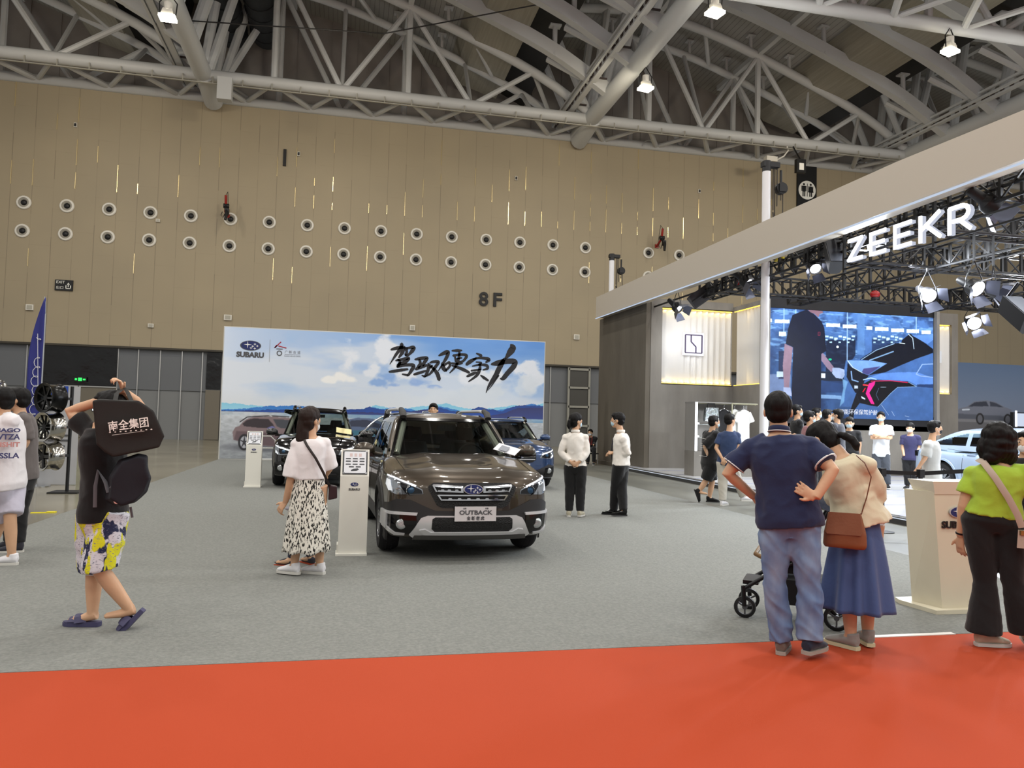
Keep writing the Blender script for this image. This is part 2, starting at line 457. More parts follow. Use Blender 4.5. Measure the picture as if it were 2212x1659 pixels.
# fine random mottling in the pile's colour
m_red = mat('red_carpet', 'ad3b0e', .9, var=(500, .12, '9c350c'), bump=(300, .4, .004))
carpet('bright orange-red aisle carpet across the foreground', -40, 40, -12, 4.985, m_red, .010)
B = MB(); B.box((-12, 5.0, .006), (16, .03, .012)); struct('trim_5', B, mat('joint_dark', '4a3a34', .8), label='dark joint beside the red carpet')
B = MB(); B.box((4.22, 5.0, .008), (.72, .05, .016)); tag(obj('tape_strip', B, mat('white_tape', 'dedcd6', .5)), 'short white tape strip along the red carpet edge by the lectern', 'tape')
B = MB(); B.box((-4.35, 12.45, .005), (.2, .06, .01), Matrix.Rotation(.1, 3, 'Z')); B.box((-4.2, 12.5, .007), (.12, .1, .014)); tag(obj('floor_tape', B, mat('yellow_tape', 'e2d21e', .5)), 'scrap of yellow tape stuck on the polished floor', 'tape')

# round air nozzles on the wall
m_white = mat('painted_white', 'd8d5cc', .45); m_blk = mat('matt_black', '0c0c0e', .5)
def nozzle():
    t = thing('air_nozzle', 'round white air nozzle with black centre, one of two rows on the beige wall', 'air nozzle', (0, 0, 0), 0, 'round air nozzles on the beige wall')
    R = Matrix.Rotation(PI / 2, 4, 'X')
    B = MB(); B.lathe([(.36, .002), (.36, .05), (.33, .08), (.26, .085), (.255, .05)], R, 28); obj('ring', B, m_white, t, 40)
    B = MB(); B.lathe([(.255, .02), (.25, .055), (.2, .07), (.16, .03), (.14, .02)], R, 28); obj('bowl', B, mat('nozzle_grey', '9a968c', .5), t, 40)
    B = MB(); B.lathe([(0, .1), (.08, .095), (.13, .07), (.15, .03), (.15, .01)], R, 24); obj('opening', B, m_blk, t, 60)
    return t
ORD = 'first second third fourth fifth sixth seventh eighth ninth tenth eleventh twelfth thirteenth fourteenth fifteenth sixteenth seventeenth eighteenth nineteenth twentieth'.split()
n0 = nozzle(); first = True
for k in range(0, 19):
    for row, z in (('upper', 12.26 - k * .007), ('lower', 10.76 - k * .007)):
        x = -16.87 + 2.055 * (k)
        if k == 16: continue
        lab = 'round white air nozzle with black centre, %s from the left in the %s row' % (ORD[k - (k > 16)], row)
        if first: n0.location = (x, WY, z); n0['label'] = lab; first = False
        else: dup(n0, (x, WY, z), 0, lab)
# 8F
t = thing('hall_sign', 'large dark 8F lettering on the beige wall', 'sign', (8.13, WY - .06, 8.24))
text('8', 1.14, m_blk, t, 'figure', .05, (-.4, 0, 0), bold=.02, fit=.56); text('F', 1.14, m_blk, t, 'letter', .05, (.42, 0, 0), bold=.02, fit=.52)
t = thing('exit_sign', 'small black EXIT sign with white arrow on the beige wall', 'sign', (-14.74, WY - .05, 7.72))
B = MB(); B.box((0, 0, .29), (.86, .08, .56)); obj('plate', B, m_blk, t)
m_sgn = mat('sign_white', 'e8e8e2', .5)
text('EXIT', .2, m_sgn, t, 'lettering', .004, (-.16, -.05, .38), fit=.4); text('出口', .16, m_sgn, t, 'lettering', .004, (-.18, -.05, .1), fit=.34)
B = MB(); B.box((.22, -.05, .12), (.26, .02, .04)); B.box((.11, -.05, .2), (.04, .02, .18)); B.box((.33, -.05, .2), (.04, .02, .18)); B.box((.22, -.05, .28), (.04, .02, .16)); B.prism([(.15, .32), (.29, .32), (.22, .44)], lambda u, v, d: (u, d, v), -.06, -.04); obj('arrow', B, m_sgn, t)
# restroom sign
t = thing('restroom_sign', 'tall black strip sign with white round toilet symbol on the beige wall', 'sign', (29.0, WY - .06, 12.6))
B = MB(); B.box((0, 0, 3.05), (1.42, .1, 6.1)); obj('strip', B, m_blk, t)
B = MB(); B.cyl((0, -.05, 4.46), (0, -.08, 4.46), .62, n=40); obj('disc', B, m_sgn, t)
B = MB()
for sx, skirt in ((-.25, 0), (.25, 1)):
    B.ell((sx, -.09, 4.83), (.075, .02, .075))
    if skirt: B.prism([(sx - .09, 4.72), (sx + .09, 4.72), (sx + .2, 4.32), (sx - .2, 4.32)], lambda u, v, d: (u, d, v), -.1, -.08)
    else: B.box((sx, -.09, 4.53), (.22, .02, .38))
    for q in (-.06, .06): B.box((sx + q, -.09, 4.2), (.07, .02, .34))
    for q in (-.15, .15): B.box((sx + q, -.09, 4.55), (.045, .02, .34))
B.box((0, -.09, 4.46), (.03, .02, .85)); obj('symbol', B, m_blk, t)
B = MB(); B.cyl((0, -.05, 3.0), (0, -.08, 3.0), .62, n=40); obj('disc', B, m_sgn, t)
# small boxes on the wall
def wbox(x, z, w_, h_, label, m=m_white, d=.12, name='junction_box', cat='box', lens=False):
    t = thing(name, label, cat, (x, WY - d / 2, z))
    B = MB(); B.box((0, 0, h_ / 2), (w_, d, h_)); obj('case', B, m, t)
    B = MB(); B.box((0, -d / 2 - .01, h_ / 2), (w_ * .7, .02, h_ * .7)); obj('cover', B, m_blk if lens else mat('box_grey', 'a9a69a', .5), t)
from_px = [(-10.3, 11.75, .2, .16, 'small cream box below the upper nozzle row at left', 0), (-10.4, 6.0, .28, .2, 'small cream box low on the beige wall, left of the sky backdrop', 0),
           (-14.6, 16.5, .14, .24, 'small black-lensed device high on the wall near its left end', 1), (-3.1, 16.1, .14, .24, 'small black-lensed device high on the wall beside the black slot', 1),
           (9.5, 15.9, .14, .24, 'small black-lensed device high on the wall right of centre', 1), (21.4, 16.2, .14, .24, 'small black-lensed device high on the wall by the white mast', 1),
           (3.6, 6.55, .3, .3, 'grey wall light above the middle of the sky backdrop', 0), (-6.5, 6.6, .4, .3, 'grey wall light above the left corner of the sky backdrop', 0),
           (13.5, 6.5, .35, .3, 'grey wall light right of the sky backdrop', 0), (-16.3, 6.6, .35, .3, 'grey wall light beside the blue feather flag', 0)]
for x, z, w_, h_, lab, ln in from_px: wbox(x, z, w_, h_, lab, lens=bool(ln))
B = MB(); B.box((-3.85, WY - .05, 15.95), (.16, .1, .95)); tag(obj('wall_slot', B, m_blk), 'narrow black vertical slot high on the beige wall', 'slot')
# fire fighting monitors on the wall
m_redp = mat('red_paint', '8e2318', .4)
def monitor(x, z, label):
    t = thing('water_cannon', label, 'water cannon', (x, WY - .02, z))
    B = MB(); B.box((0, -.03, 0), (.24, .06, .24)); B.tube([(0, -.05, 0), (-.05, -.5, .1), (.0, -.75, .35), (.0, -.9, .9)], .07); obj('pipe', B, m_redp, t, 40)
    B = MB(); B.tube([(0, -.75, .4), (.1, -1.0, -.1), (.05, -1.1, -.5)], [.1, .1, .07]); B.cyl((-.12, -.75, .35), (.16, -.75, .35), .13); B.box((.1, -.9, 0), (.2, .22, .3)); obj('nozzle', B, m_blk, t, 40)
    B = MB(); B.tube([(0, -.9, .9), (.03, -.5, 1.2), (.04, -.1, .2)], .015); B.tube([(-.16, -.8, 0), (-.22, -.85, -.2), (-.1, -.9, -.35), (-.02, -.85, -.1)], .02); obj('cable', B, m_blk, t, 40)
monitor(-6.75, 12.4, 'red and black water cannon bracketed on the wall at the left nozzle row')
monitor(18.6, 12.6, 'red and black water cannon bracketed on the wall right of the 8F sign')

# ------------------------------------------------------------------ roof
m_steel = mat('grey_white_steel', 'b9bbbb', .5); m_rib = mat('rib_steel', 'b6b8b8', .55)
m_deck = mat('roof_deck', '6f6e68', .7)
def deck_mat():
    N = m_deck.node_tree.nodes; L = m_deck.node_tree.links
    tc = N.new('ShaderNodeTexCoord'); wv = N.new('ShaderNodeTexWave'); wv.wave_type = 'BANDS'; wv.bands_direction = 'X'; wv.inputs['Scale'].default_value = 1.15
    wv.wave_profile = 'SAW'
    L.new(tc.outputs['Object'], wv.inputs[0]); bp = N.new('ShaderNodeBump'); bp.inputs['Distance'].default_value = .08; L.new(wv.outputs[1], bp.inputs['Height']); L.new(bp.outputs[0], N['Principled BSDF'].inputs['Normal'])
    cr = N.new('ShaderNodeValToRGB'); cr.color_ramp.elements[0].color = (*hx('7c7b77'), 1); cr.color_ramp.elements[0].position = .06; cr.color_ramp.elements[1].color = (*hx('a3a29c'), 1); cr.color_ramp.elements[1].position = .12
    L.new(wv.outputs[1], cr.inputs[0]); L.new(cr.outputs[0], N['Principled BSDF'].inputs['Base Color'])
deck_mat()
PX = [-24, -20, -17, -14, -11, -6.5, -3, 0]; PZ = [25.1, 25.55, 25.6, 25.05, 24.15, 22.5, 21.0, 19.2]
def prof(dx):
    # smooth arch profile relative to its low right-hand springing
    for _ in range(1):
        xs = PX; zs = PZ
    i = max(0, min(len(xs) - 2, next((k for k in range(len(xs) - 1) if dx <= xs[k + 1]), len(xs) - 2)))
    def tan(k): return (zs[min(k + 1, len(zs) - 1)] - zs[max(k - 1, 0)]) / (xs[min(k + 1, len(xs) - 1)] - xs[max(k - 1, 0)])
    h = xs[i + 1] - xs[i]; t = (dx - xs[i]) / h; a, b = tan(i) * h, tan(i + 1) * h
    return (2 * t ** 3 - 3 * t * t + 1) * zs[i] + (t ** 3 - 2 * t * t + t) * a + (-2 * t ** 3 + 3 * t * t) * zs[i + 1] + (t ** 3 - t * t) * b
def arcpts(xf, y, dz=0, a=-24, b=0, n=22): return [(xf + a + (b - a) * k / n, y, prof(a + (b - a) * k / n) + dz) for k in range(n + 1)]
FEET = (-7.8, 13.2, 34.2, 55.2)
for bi, xf in enumerate(FEET):
    B = MB(); n = 30
    def fn(u, v, xf=xf): dx = -24 + 18.3 * u; return (xf + dx, -22 + 70.5 * v, prof(dx) + 1.15)
    B.grid(n, 2, fn); B.grid(n, 2, lambda u, v, f=fn: tuple(np.add(f(u, v), (0, 0, .2)))); struct('ceiling_vault_%d' % (bi + 1), B, m_deck, 60)
    # dark north light between this vault's low edge and the next vault
    B = MB(); B.grid(2, 2, lambda u, v, xf=xf: (xf - 2.6 + .6 * u, -22 + 70.5 * v, 23.4 + 3.4 * u)); B.grid(8, 2, lambda u, v, xf=xf: (xf - 5.8 + 3.4 * u, -22 + 70.5 * v, prof(-5.8 + 3.4 * u) + 1.6)); struct('ceiling_light_%d' % (bi + 1), B, mat('north_light', '2f2f2f', .6), 0)
    # boxed gutter hung along the flank
    B = MB(); B.prism([(-7.6, prof(-7.6) + .95), (-7.3, prof(-7.6) + .1), (-6.9, prof(-6.9) - .15), (-4.6, prof(-4.6) + .1), (-4.5, prof(-4.5) + .75)], lambda u, v, d, xf=xf: (xf + u, d, v), -22, 46.5)
    struct('ceiling_duct_%d' % (bi + 1), B, mat('gutter_box', '8f8b7e', .6, var=(9, .12), stretch=(1, .05, 1)))
    # truss beams along y
    B = MB(); B.tube([(xf, -20, 18.95), (xf, 43.9, 18.95)], .45, 20); B.tube([(xf + .1, 40.9, 18.95), (xf + .1, 43.7, 18.6)], .5, 14)
    for s_ in (-1, 1): B.bar((xf - 1.5, -20, 19.6 + .15 * s_), (xf - 1.5, 44, 19.6 + .15 * s_), .12)
    B.bar((xf - 1.15, -20, 19.35), (xf - 1.15, 44, 19.35), .3, .1)
    struct('ceiling_beam_%d' % (bi + 1), B, m_steel, 40)
    B = MB()
    for y in np.arange(44, -20, -3.45): B.box((xf - .9, y, 19.5), (.9, .08, .08))
    for y in np.arange(44, -20, -.6): B.box((xf - 1.32, y, 19.5), (.05, .25, .22))
    struct('ceiling_ladder_%d' % (bi + 1), B, mat('tray_dark', '453c3a', .6))
ty = [44.0, 41.0, 27.2, 24.2, 10.4, 7.4]
for ti, y in enumerate(ty):
    main = ti % 2 == 1 or ti == 2
    rr = .30 if ti in (1, 2, 4) else .26
    B = MB(); B.tube([(-50, y, 18.9), (58, y, 18.9)], rr, 16)
    for xf in FEET:
        B.tube(arcpts(xf, y), rr * .86, 12)
        N_ = {k: xf - 21 + 3.5 * k for k in range(7)}
        top = lambda x, xf=xf: (x, y, prof(x - xf)); bot = lambda x: (x, y, 18.9)
        for k in (1, 3): B.tube([bot(N_[k]), top(N_[k])], .17, 8)
        for a, b in ((2, 1), (2, 3), (4, 3), (4, 5)): B.tube([bot(N_[a]), top(N_[b])], .15, 8)
        if ti % 2 == 0:
            for a, b in ((0, 1),): B.tube([bot(N_[a]), top(N_[b])], .2, 8)
        B.tube([(xf - 21, y, 18.9), (xf - 24, y, prof(-24) + .2)], .2, 8); B.tube([(xf - 21, y, 18.9), (xf - 20.2, y, prof(-20.2))], .24, 8)
        B.tube([(xf + .2, y, 18.9), (xf + 1.9, y, 25.3)], .24, 8)
        for k in range(1, 8):
            dx = -24 + k * 2.6
            B.tube([(xf + dx, y, prof(dx)), (xf + dx, y, prof(dx) + 1.0)], .11, 8); B.box((xf + dx, y, prof(dx) + 1.0), (.5, .4, .08))
    struct('ceiling_truss_%d' % (ti + 1), B, m_steel, 40)
for ti, (ya, yb) in enumerate(((41, 44), (24.2, 27.2), (7.4, 10.4))):
    B = MB()
    for k in range(-6, 17):
        x = -7.8 + 3.5 * k
        B.tube([(x, ya, 18.9), (x + 1.75, yb, 18.9)], .16, 8); B.tube([(x + 1.75, yb, 18.9), (x + 3.5, ya, 18.9)], .13, 8)
        xf = min(f for f in FEET if f >= x - .01)
        B.tube([(x, ya, prof(x - xf)), (x + 1.75, yb, prof(min(0, x + 1.75 - xf)))], .13, 8)
        B.tube([(x, ya, 18.9), (x, yb, prof(x - xf))], .12, 8)
    struct('ceiling_brace_%d' % (ti + 1), B, m_steel, 40)
B = MB(); B.bar((-50, 40.7, 18.38), (58, 40.7, 18.38), .08, .05)
for k in range(-40, 60): B.box((k * 1.45, 40.7, 18.55), (.05, .05, .36))
struct('ceiling_rail', B, mat('cable_rail', 'a8a69c', .4, .3))
for ri, y in enumerate((37.55, 34.1, 30.65, 20.7, 17.3, 13.9)):
    B = MB()
    for xf in FEET:
        P = arcpts(xf, y, 0, -24, -.1, 26)
        for a, b in zip(P[:-1], P[1:]):
            B.prism([(a[0], a[2] + .1), (b[0], b[2] + .1), (b[0], b[2] - .62), (a[0], a[2] - .62)], lambda u, v, d: (u, d, v), y - .22, y + .22)
        for k in range(2, 9, 2):
            dx = -24 + k * 2.6; B.tube([(xf + dx, y, prof(dx)), (xf + dx, y, prof(dx) + 1.1)], .13, 8); B.box((xf + dx, y, prof(dx) + 1.08), (.6, .45, .08))
            B.tube([(xf + dx, y - .26, prof(dx) - .5), (xf + dx, y + .26, prof(dx) - .5)], .1, 8)
        B.tube([(xf + .1, y, 18.95), (xf + 1.6 + .5 * math.sin(ri), y + .6, 25.3)], .3, 10); B.tube([(xf, y, 18.95), (xf - 3.2, y + 1.4, prof(-3.2))], .2, 8)
    struct('ceiling_rib_%d' % (ri + 1), B, m_rib, 0)
# ridge purlins along y
B = MB()
for xf in FEET:
    for dx in (-17, -10.5): B.bar((xf + dx, -20, prof(dx) + .15), (xf + dx, 46, prof(dx) + .15), .3, .3)
struct('ceiling_purlin', B, m_steel)
# spiral ducts above the left beam
for k, xo in enumerate((-7.2, -5.3)):
    B = MB(); B.tube([(xo, 20, 23.6 + k * .2), (xo, 46, 23.6 + k * .2)], .85, 24)
    for y in np.arange(20, 46, 1.2): B.tube([(xo, y, 23.6 + k * .2), (xo, y + .07, 23.6 + k * .2)], .9, 24)
    struct('ceiling_pipe_%d' % (k + 1), B, mat('duct_dark', '26282a', .6, .2), 40)
B = MB(); B.box((-6.6, 40.4, 18.0), (.7, .5, 1.15)); struct('ceiling_box', B, m_steel)
# big floodlights hung from the beams
m_glow = emis('floodlight_glow', 'fff6dd', 22)
def flood(x, y, z, label, rz=0):
    t = thing('floodlight', label, 'floodlight', (x, y, z), rz)
    B = MB(); B.box((0, 0, .28), (.5, .4, .3), taper=.7); B.cyl((0, 0, .4), (0, 0, .7), .16); obj('housing', B, m_white, t)
    B = MB(); B.tube([(-.3, 0, .2), (-.34, 0, .7), (0, 0, 1.12), (.34, 0, .7), (.3, 0, .2)], .025, 6); obj('bracket', B, m_blk, t, 40)
    B = MB(); B.box((0, 0, .08), (.62, .5, .12)); obj('lens', B, m_glow, t)
    return t
flood(-7.6, 32.4, 17.35, 'glowing floodlight under the beam at the far left of the roof')
flood(13.5, 33.6, 17.5, 'lowest glowing floodlight on the long diagonal roof tube', .2)
flood(13.5, 26.6, 17.5, 'glowing floodlight at the top of the picture on the diagonal roof tube', .2)
flood(24.6, 27.0, 17.62, 'glowing floodlight hung from the white tube at upper right', .3)
for k, (x, y) in enumerate([(-18, 0), (-7.8, 0), (2.7, 0), (13.2, 0), (24.5, 8.5), (-7.8, 8.5), (2.7, 8.5), (13.2, 8.5), (2.7, 17.5)]):
    pass
B = MB(); B.tube([(-9, 37, 19.6), (1.2, 37, 20.3), (14, 33, 22.6)], .03, 6); struct('ceiling_cable', B, m_blk)
# small lamps on the rear chord
t = thing('floodlight', 'small square lamp with cable under the roof truss beside the white mast', 'floodlight', (24.6, 41, 17.5))
B = MB(); B.box((0, 0, .2), (.7, .4, .3)); obj('housing', B, m_white, t); B = MB(); B.tube([(.4, 0, .2), (.9, 0, .5), (1.2, 0, .9), (1.0, 0, 1.3)], .05); obj('cable', B, m_white, t)
t = thing('floodlight', 'small black-framed lamp under the roof truss near the restroom sign', 'floodlight', (25.9, 39.9, 16.75))
B = MB(); B.box((0, 0, .3), (.6, .25, .8)); B.bar((0, 0, .7), (0, .75, 1.75), .06); obj('housing', B, m_blk, t); B = MB(); B.box((0, -.14, .25), (.3, .03, .4)); obj('lens', B, m_sgn, t)
# ------------------------------------------------------------------ sky backdrop of the car stand
def sky_backdrop():
    t = thing('printed_backdrop', 'wide printed backdrop wall with blue cloudy sky, mountains and brush lettering', 'backdrop', (-4.0, 26.3, .009))
    W_, H_ = 10.93, 4.37
    B = MB(); B.box((W_ / 2, .16, H_ / 2), (W_, .3, H_)); obj('frame', B, mat('board_white', 'c9c9c4', .6), t)
    # canvas units: centimetres from the lower left corner, first row is the top
    c = Canvas(760, 310, 0, 437, 1093, 0)
    v = np.clip((c.Y - 150) / 287, 0, 1)[..., None]; u = np.clip(c.X / 1093, 0, 1)[..., None]
    blue = np.array([.36, .56, .82]) * v + np.array([.76, .82, .90]) * (1 - v); pale = np.array([.80, .85, .92])
    c.A[:] = pale * (1 - u ** .7) + blue * u ** .7
    n = c.noise(5, 3, 3, 5); n2 = c.noise(3, 5, 11, 5); n3 = c.noise(9, 6, 20, 4); n4 = c.noise(16, 9, 21, 5)
    vv, uu = v[..., 0], u[..., 0]
    c.mix(np.clip((n - .52) * 5, 0, 1) * np.clip(1.25 - uu, 0, 1), (.60, .74, .90), .6)
    c.mix(np.clip((n2 - .47 + (1 - vv) * .25) * 5, 0, 1), (.88, .89, .90), .62)
    c.mix(np.clip((c.Y - 300) / 90, 0, 1) * np.clip((uu - .45) * 5, 0, 1), (.36, .57, .84), .85)
    wob = lambda k: 12 * (n3 - .5)
    def cloud(P, col=(.91, .92, .93), a=1):
        for x, y, rx, ry in P:
            d = np.sqrt(((c.X - x) / rx) ** 2 + ((c.Y - y) / ry) ** 2) + (n4 - .5) * 2.4
            c.mix(np.clip((.95 - d) / .45, 0, 1), col, a)
    cloud([(535, 390, 42, 40), (520, 350, 36, 36), (490, 325, 34, 30), (560, 345, 40, 50), (470, 300, 30, 22), (590, 300, 60, 32), (400, 350, 40, 60)], (.87, .89, .92))
    cloud([(540, 290, 40, 22), (510, 268, 50, 20)], (.52, .66, .86), .9)
    cloud([(345, 275, 30, 14), (385, 285, 36, 18), (410, 278, 32, 14)], (.93, .93, .92))
    cloud([(690, 330, 45, 24), (740, 340, 34, 26), (810, 300, 55, 30), (870, 295, 60, 26), (930, 310, 50, 30), (985, 330, 46, 32), (1040, 340, 40, 38), (1060, 300, 46, 46), (720, 300, 50, 22)], (.87, .89, .92))
    cloud([(650, 275, 60, 16), (560, 262, 34, 9), (700, 262, 40, 10)], (.50, .64, .86), .7)
    cloud([(1010, 270, 80, 50), (900, 240, 120, 40), (760, 235, 140, 34), (620, 215, 160, 30)], (.83, .86, .89), .8)
    c.mix(np.clip((232 - c.Y) / 40, 0, 1), (.84, .86, .88), .85)
    def ridge(pts, base, col, col2=None, seed=1, amp=3):
        xs = [p[0] for p in pts]; ys = [p[1] for p in pts]
        top = np.interp(c.X[0], xs, ys) + amp * np.array([fbm(x * .03, seed) + .5 * fbm(x * .1, seed) for x in c.X[0]])
        m = (c.Y < top[None]) & (c.Y > base); k = np.clip((c.Y - base) / np.maximum(top[None] - base, 1), 0, 1)[..., None]
        cc = np.asarray(col) * k + np.asarray(col2 if col2 is not None else col) * (1 - k); c.A = np.where(m[..., None], cc, c.A)
    hz = 158
    ridge([(0, 185), (90, 180), (200, 170), (300, 176), (420, 172), (470, 180), (500, 192), (560, 178), (620, 186), (680, 195), (740, 204), (790, 192), (860, 186), (930, 196), (985, 206), (1040, 198), (1093, 218)], hz, (.52, .78, .88), (.62, .82, .90), 2)
    ridge([(0, 161), (60, 166), (140, 176), (240, 183), (300, 176), (380, 170), (450, 172), (480, 186), (520, 178), (580, 186), (640, 176), (720, 194), (790, 180), (870, 178), (930, 186), (990, 200), (1050, 212), (1093, 205)], hz - 1, (.20, .47, .76), (.22, .50, .80), 5)
    ridge([(0, 158), (90, 162), (200, 168), (330, 166), (440, 176), (480, 183), (540, 172), (600, 176), (650, 170), (700, 192), (740, 184), (800, 172), (860, 196), (900, 188), (940, 182), (990, 204), (1093, 206)], hz - 2, (.13, .27, .55), (.13, .30, .66), 8)
    ridge([(330, 158), (450, 166), (560, 164), (680, 182), (760, 168), (880, 160), (950, 176), (1000, 196), (1093, 200)], hz - 2, (.20, .22, .42), (.20, .26, .52), 9, 2)
    # pale plain in front of the mountains
    m = c.Y < hz - 2
    g = np.clip(c.Y / hz, 0, 1)[..., None]; sal = np.array([.56, .58, .60]) * (1 - g) + np.array([.74, .76, .78]) * g
    sal = sal * (1 + (.28 * (c.noise(70, 60, 31, 3) - .5))[..., None]); c.A = np.where(m[..., None], sal, c.A)
    c.mix(((c.Y < hz - 1) & (c.Y > hz - 15)).astype(float) * np.clip((n3 - .3) * 3, 0, 1) * np.clip(uu * 2, .15, 1), (.38, .58, .74), .8)
    # printed estate car, three-quarter view
    bc, bd = (.50, .43, .44), (.38, .31, .33)
    c.ell(150, 38, 130, 14, (.36, .37, .40), .8, .6)
    c.poly([(42, 62), (38, 88), (46, 104), (58, 108), (70, 124), (84, 134), (110, 141), (170, 142), (205, 140), (240, 136), (262, 118), (300, 100), (330, 92), (345, 70), (340, 44), (200, 40), (120, 46), (96, 52)], bc, 1, 1)
    c.poly([(44, 62), (50, 92), (120, 90), (240, 84), (340, 74), (338, 44), (200, 40), (100, 50)], bd, 1, 3)
    c.poly([(68, 116), (80, 128), (104, 135), (150, 133), (164, 118), (172, 104), (120, 104), (74, 108)], (.20, .17, .19), 1, 1)
    c.poly([(164, 134), (232, 132), (250, 118), (244, 104), (190, 104), (178, 110)], (.26, .27, .30), 1, 1)
    c.line([(60, 122), (82, 139), (150, 145), (215, 143)], 3.5, (.22, .20, .22)); c.line([(96, 143), (104, 147), (150, 148), (160, 143)], 3, (.75, .74, .74))
    c.poly([(146, 104), (162, 112), (172, 106), (166, 98), (150, 98)], (.42, .42, .62), 1, 1)
    for wx, wy in ((76, 55), (262, 46)):
        c.ell(wx, wy, 19, 27, (.12, .12, .14)); c.ell(wx, wy, 13, 20, (.66, .67, .70))
        for k in range(5):
            a = k * 1.2566 + .3; c.line([(wx, wy), (wx + 12 * math.cos(a), wy + 19 * math.sin(a))], [7, 2], (.2, .2, .22))
    # second printed car behind the real ones (blue saloon back)
    c.poly([(360, 50), (356, 96), (372, 112), (400, 136), (440, 146), (490, 144), (540, 126), (585, 112), (600, 90), (600, 48)], (.34, .40, .52), 1, 1)
    c.poly([(400, 116), (420, 136), (470, 140), (515, 126), (545, 112)], (.20, .22, .30), 1, 1)
    c.poly([(360, 50), (358, 100), (590, 108), (600, 48)], (.20, .42, .50), .9, 2)
    c.sheet('printed_picture', W_ - .06, H_ - .06, t, 0, (.03, -.004, .03), .55)
    # logos at the upper left
    L_ = thing  # (lettering stays part of the backdrop)
    def P(px, py):   # crop pixels of the logo corner -> metres on the board
        return (px * .002503 + .0, 4.37 - .02 - (py - 20 - px * .0474) * .002503)
    m_navy = mat('print_navy', '17255f', .5); m_pw = mat('print_white', 'e2e2e0', .5); m_pg = mat('print_grey', '4c4d50', .5); m_pr = mat('print_red', 'a62035', .5)
    return t
bk = sky_backdrop()
m_navy = mat('print_navy', '1a2468', .35); m_pw = mat('print_white', 'e6e6e4', .45); m_pg = mat('print_grey', '47484c', .5); m_pr = mat('print_red', 'a62035', .5); m_ink = mat('brush_ink', '252427', .7)
m_chrome = mat('chrome', 'c9ccd0', .12, 1)


def star(B, cx, cz, r, y, yd=.004, k=.22):
    P = []
    for i in range(8):
        a = i * PI / 4 + PI / 2; q = r if i % 2 == 0 else r * k; P.append((cx + q * math.cos(a), cz + q * math.sin(a)))
    B.prism(P, lambda u, v, d: (u, d, v), y, y - yd)


def six_star_badge(parent, w_, loc, name='badge', depth=.012, m_rim=None):
    """oval emblem: dark blue field, silver rim, one large and five small four-pointed stars"""
    h_ = w_ * .5; x0, y0, z0 = loc; m_rim = m_rim or mat('badge_rim', 'b9bbbe', .35, .3)
    el = lambda s: [(x0 + s * w_ / 2 * math.cos(a), z0 + s * h_ / 2 * math.sin(a)) for a in np.linspace(0, 2 * PI, 40, endpoint=False)]
    B = MB(); B.prism(el(1), lambda u, v, d: (u, d, v), y0, y0 - depth); o = obj(name, B, m_rim or m_chrome, parent)
    B = MB(); B.prism(el(.9), lambda u, v, d: (u, d, v), y0, y0 - depth * 1.2); obj('field', B, m_navy, o)
    B = MB(); yy = y0 - depth * 1.2
    star(B, x0 - w_ * .14, z0 + h_ * .09, w_ * .2, yy, depth * .3, .16)
    for sx, sz in ((.2, .16), (.1, -.06), (.32, -.02), (.02, -.24), (.2, -.27)): star(B, x0 + w_ * sx, z0 + h_ * sz, w_ * .075, yy, depth * .3, .3)
    obj('stars', B, m_pw, o)
    return o
six_star_badge(bk, .66, (.86, -.006, 3.76), depth=.006, m_rim=m_pg)
text('SUBARU', .23, m_pg, bk, 'lettering', .003, (.86, -.012, 3.38), bold=.012, fit=.87)
B = MB(); B.box((1.47, -.01, 3.62), (.012, .006, .74)); obj('divider', B, mat('print_mid', '9fa3a8', .5), bk)
B = MB(); B.bar((1.62, -.012, 3.72), (1.82, -.012, 3.93), .006, .03, (0, 0, 1)); B.bar((1.74, -.012, 3.79), (2.0, -.012, 3.73), .006, .03); B.bar((1.62, -.012, 3.72), (1.70, -.012, 3.82), .006, .04); obj('logo', B, m_pr, bk)
B = MB(); B.box((1.78, -.012, 3.69), (.2, .006, .028)); B.lathe([(.06, 0), (.088, 0), (.088, .006), (.06, .006)], Matrix.Translation((1.78, -.012, 3.55)) @ Matrix.Rotation(PI / 2, 4, 'X'), 28); obj('logo', B, m_pg, bk)
m_pm = mat('print_mid2', '8c9098', .5)
text('广 新 合 诚', .11, m_pm, bk, 'lettering', .002, (2.2, -.01, 3.56), fit=.5)
B = MB(); B.box((2.2, -.01, 3.52), (.5, .004, .012)); obj('line', B, m_pm, bk)
text('GUANG XIN HE CHENG', .05, m_pm, bk, 'lettering', .002, (2.2, -.01, 3.45), fit=.52)
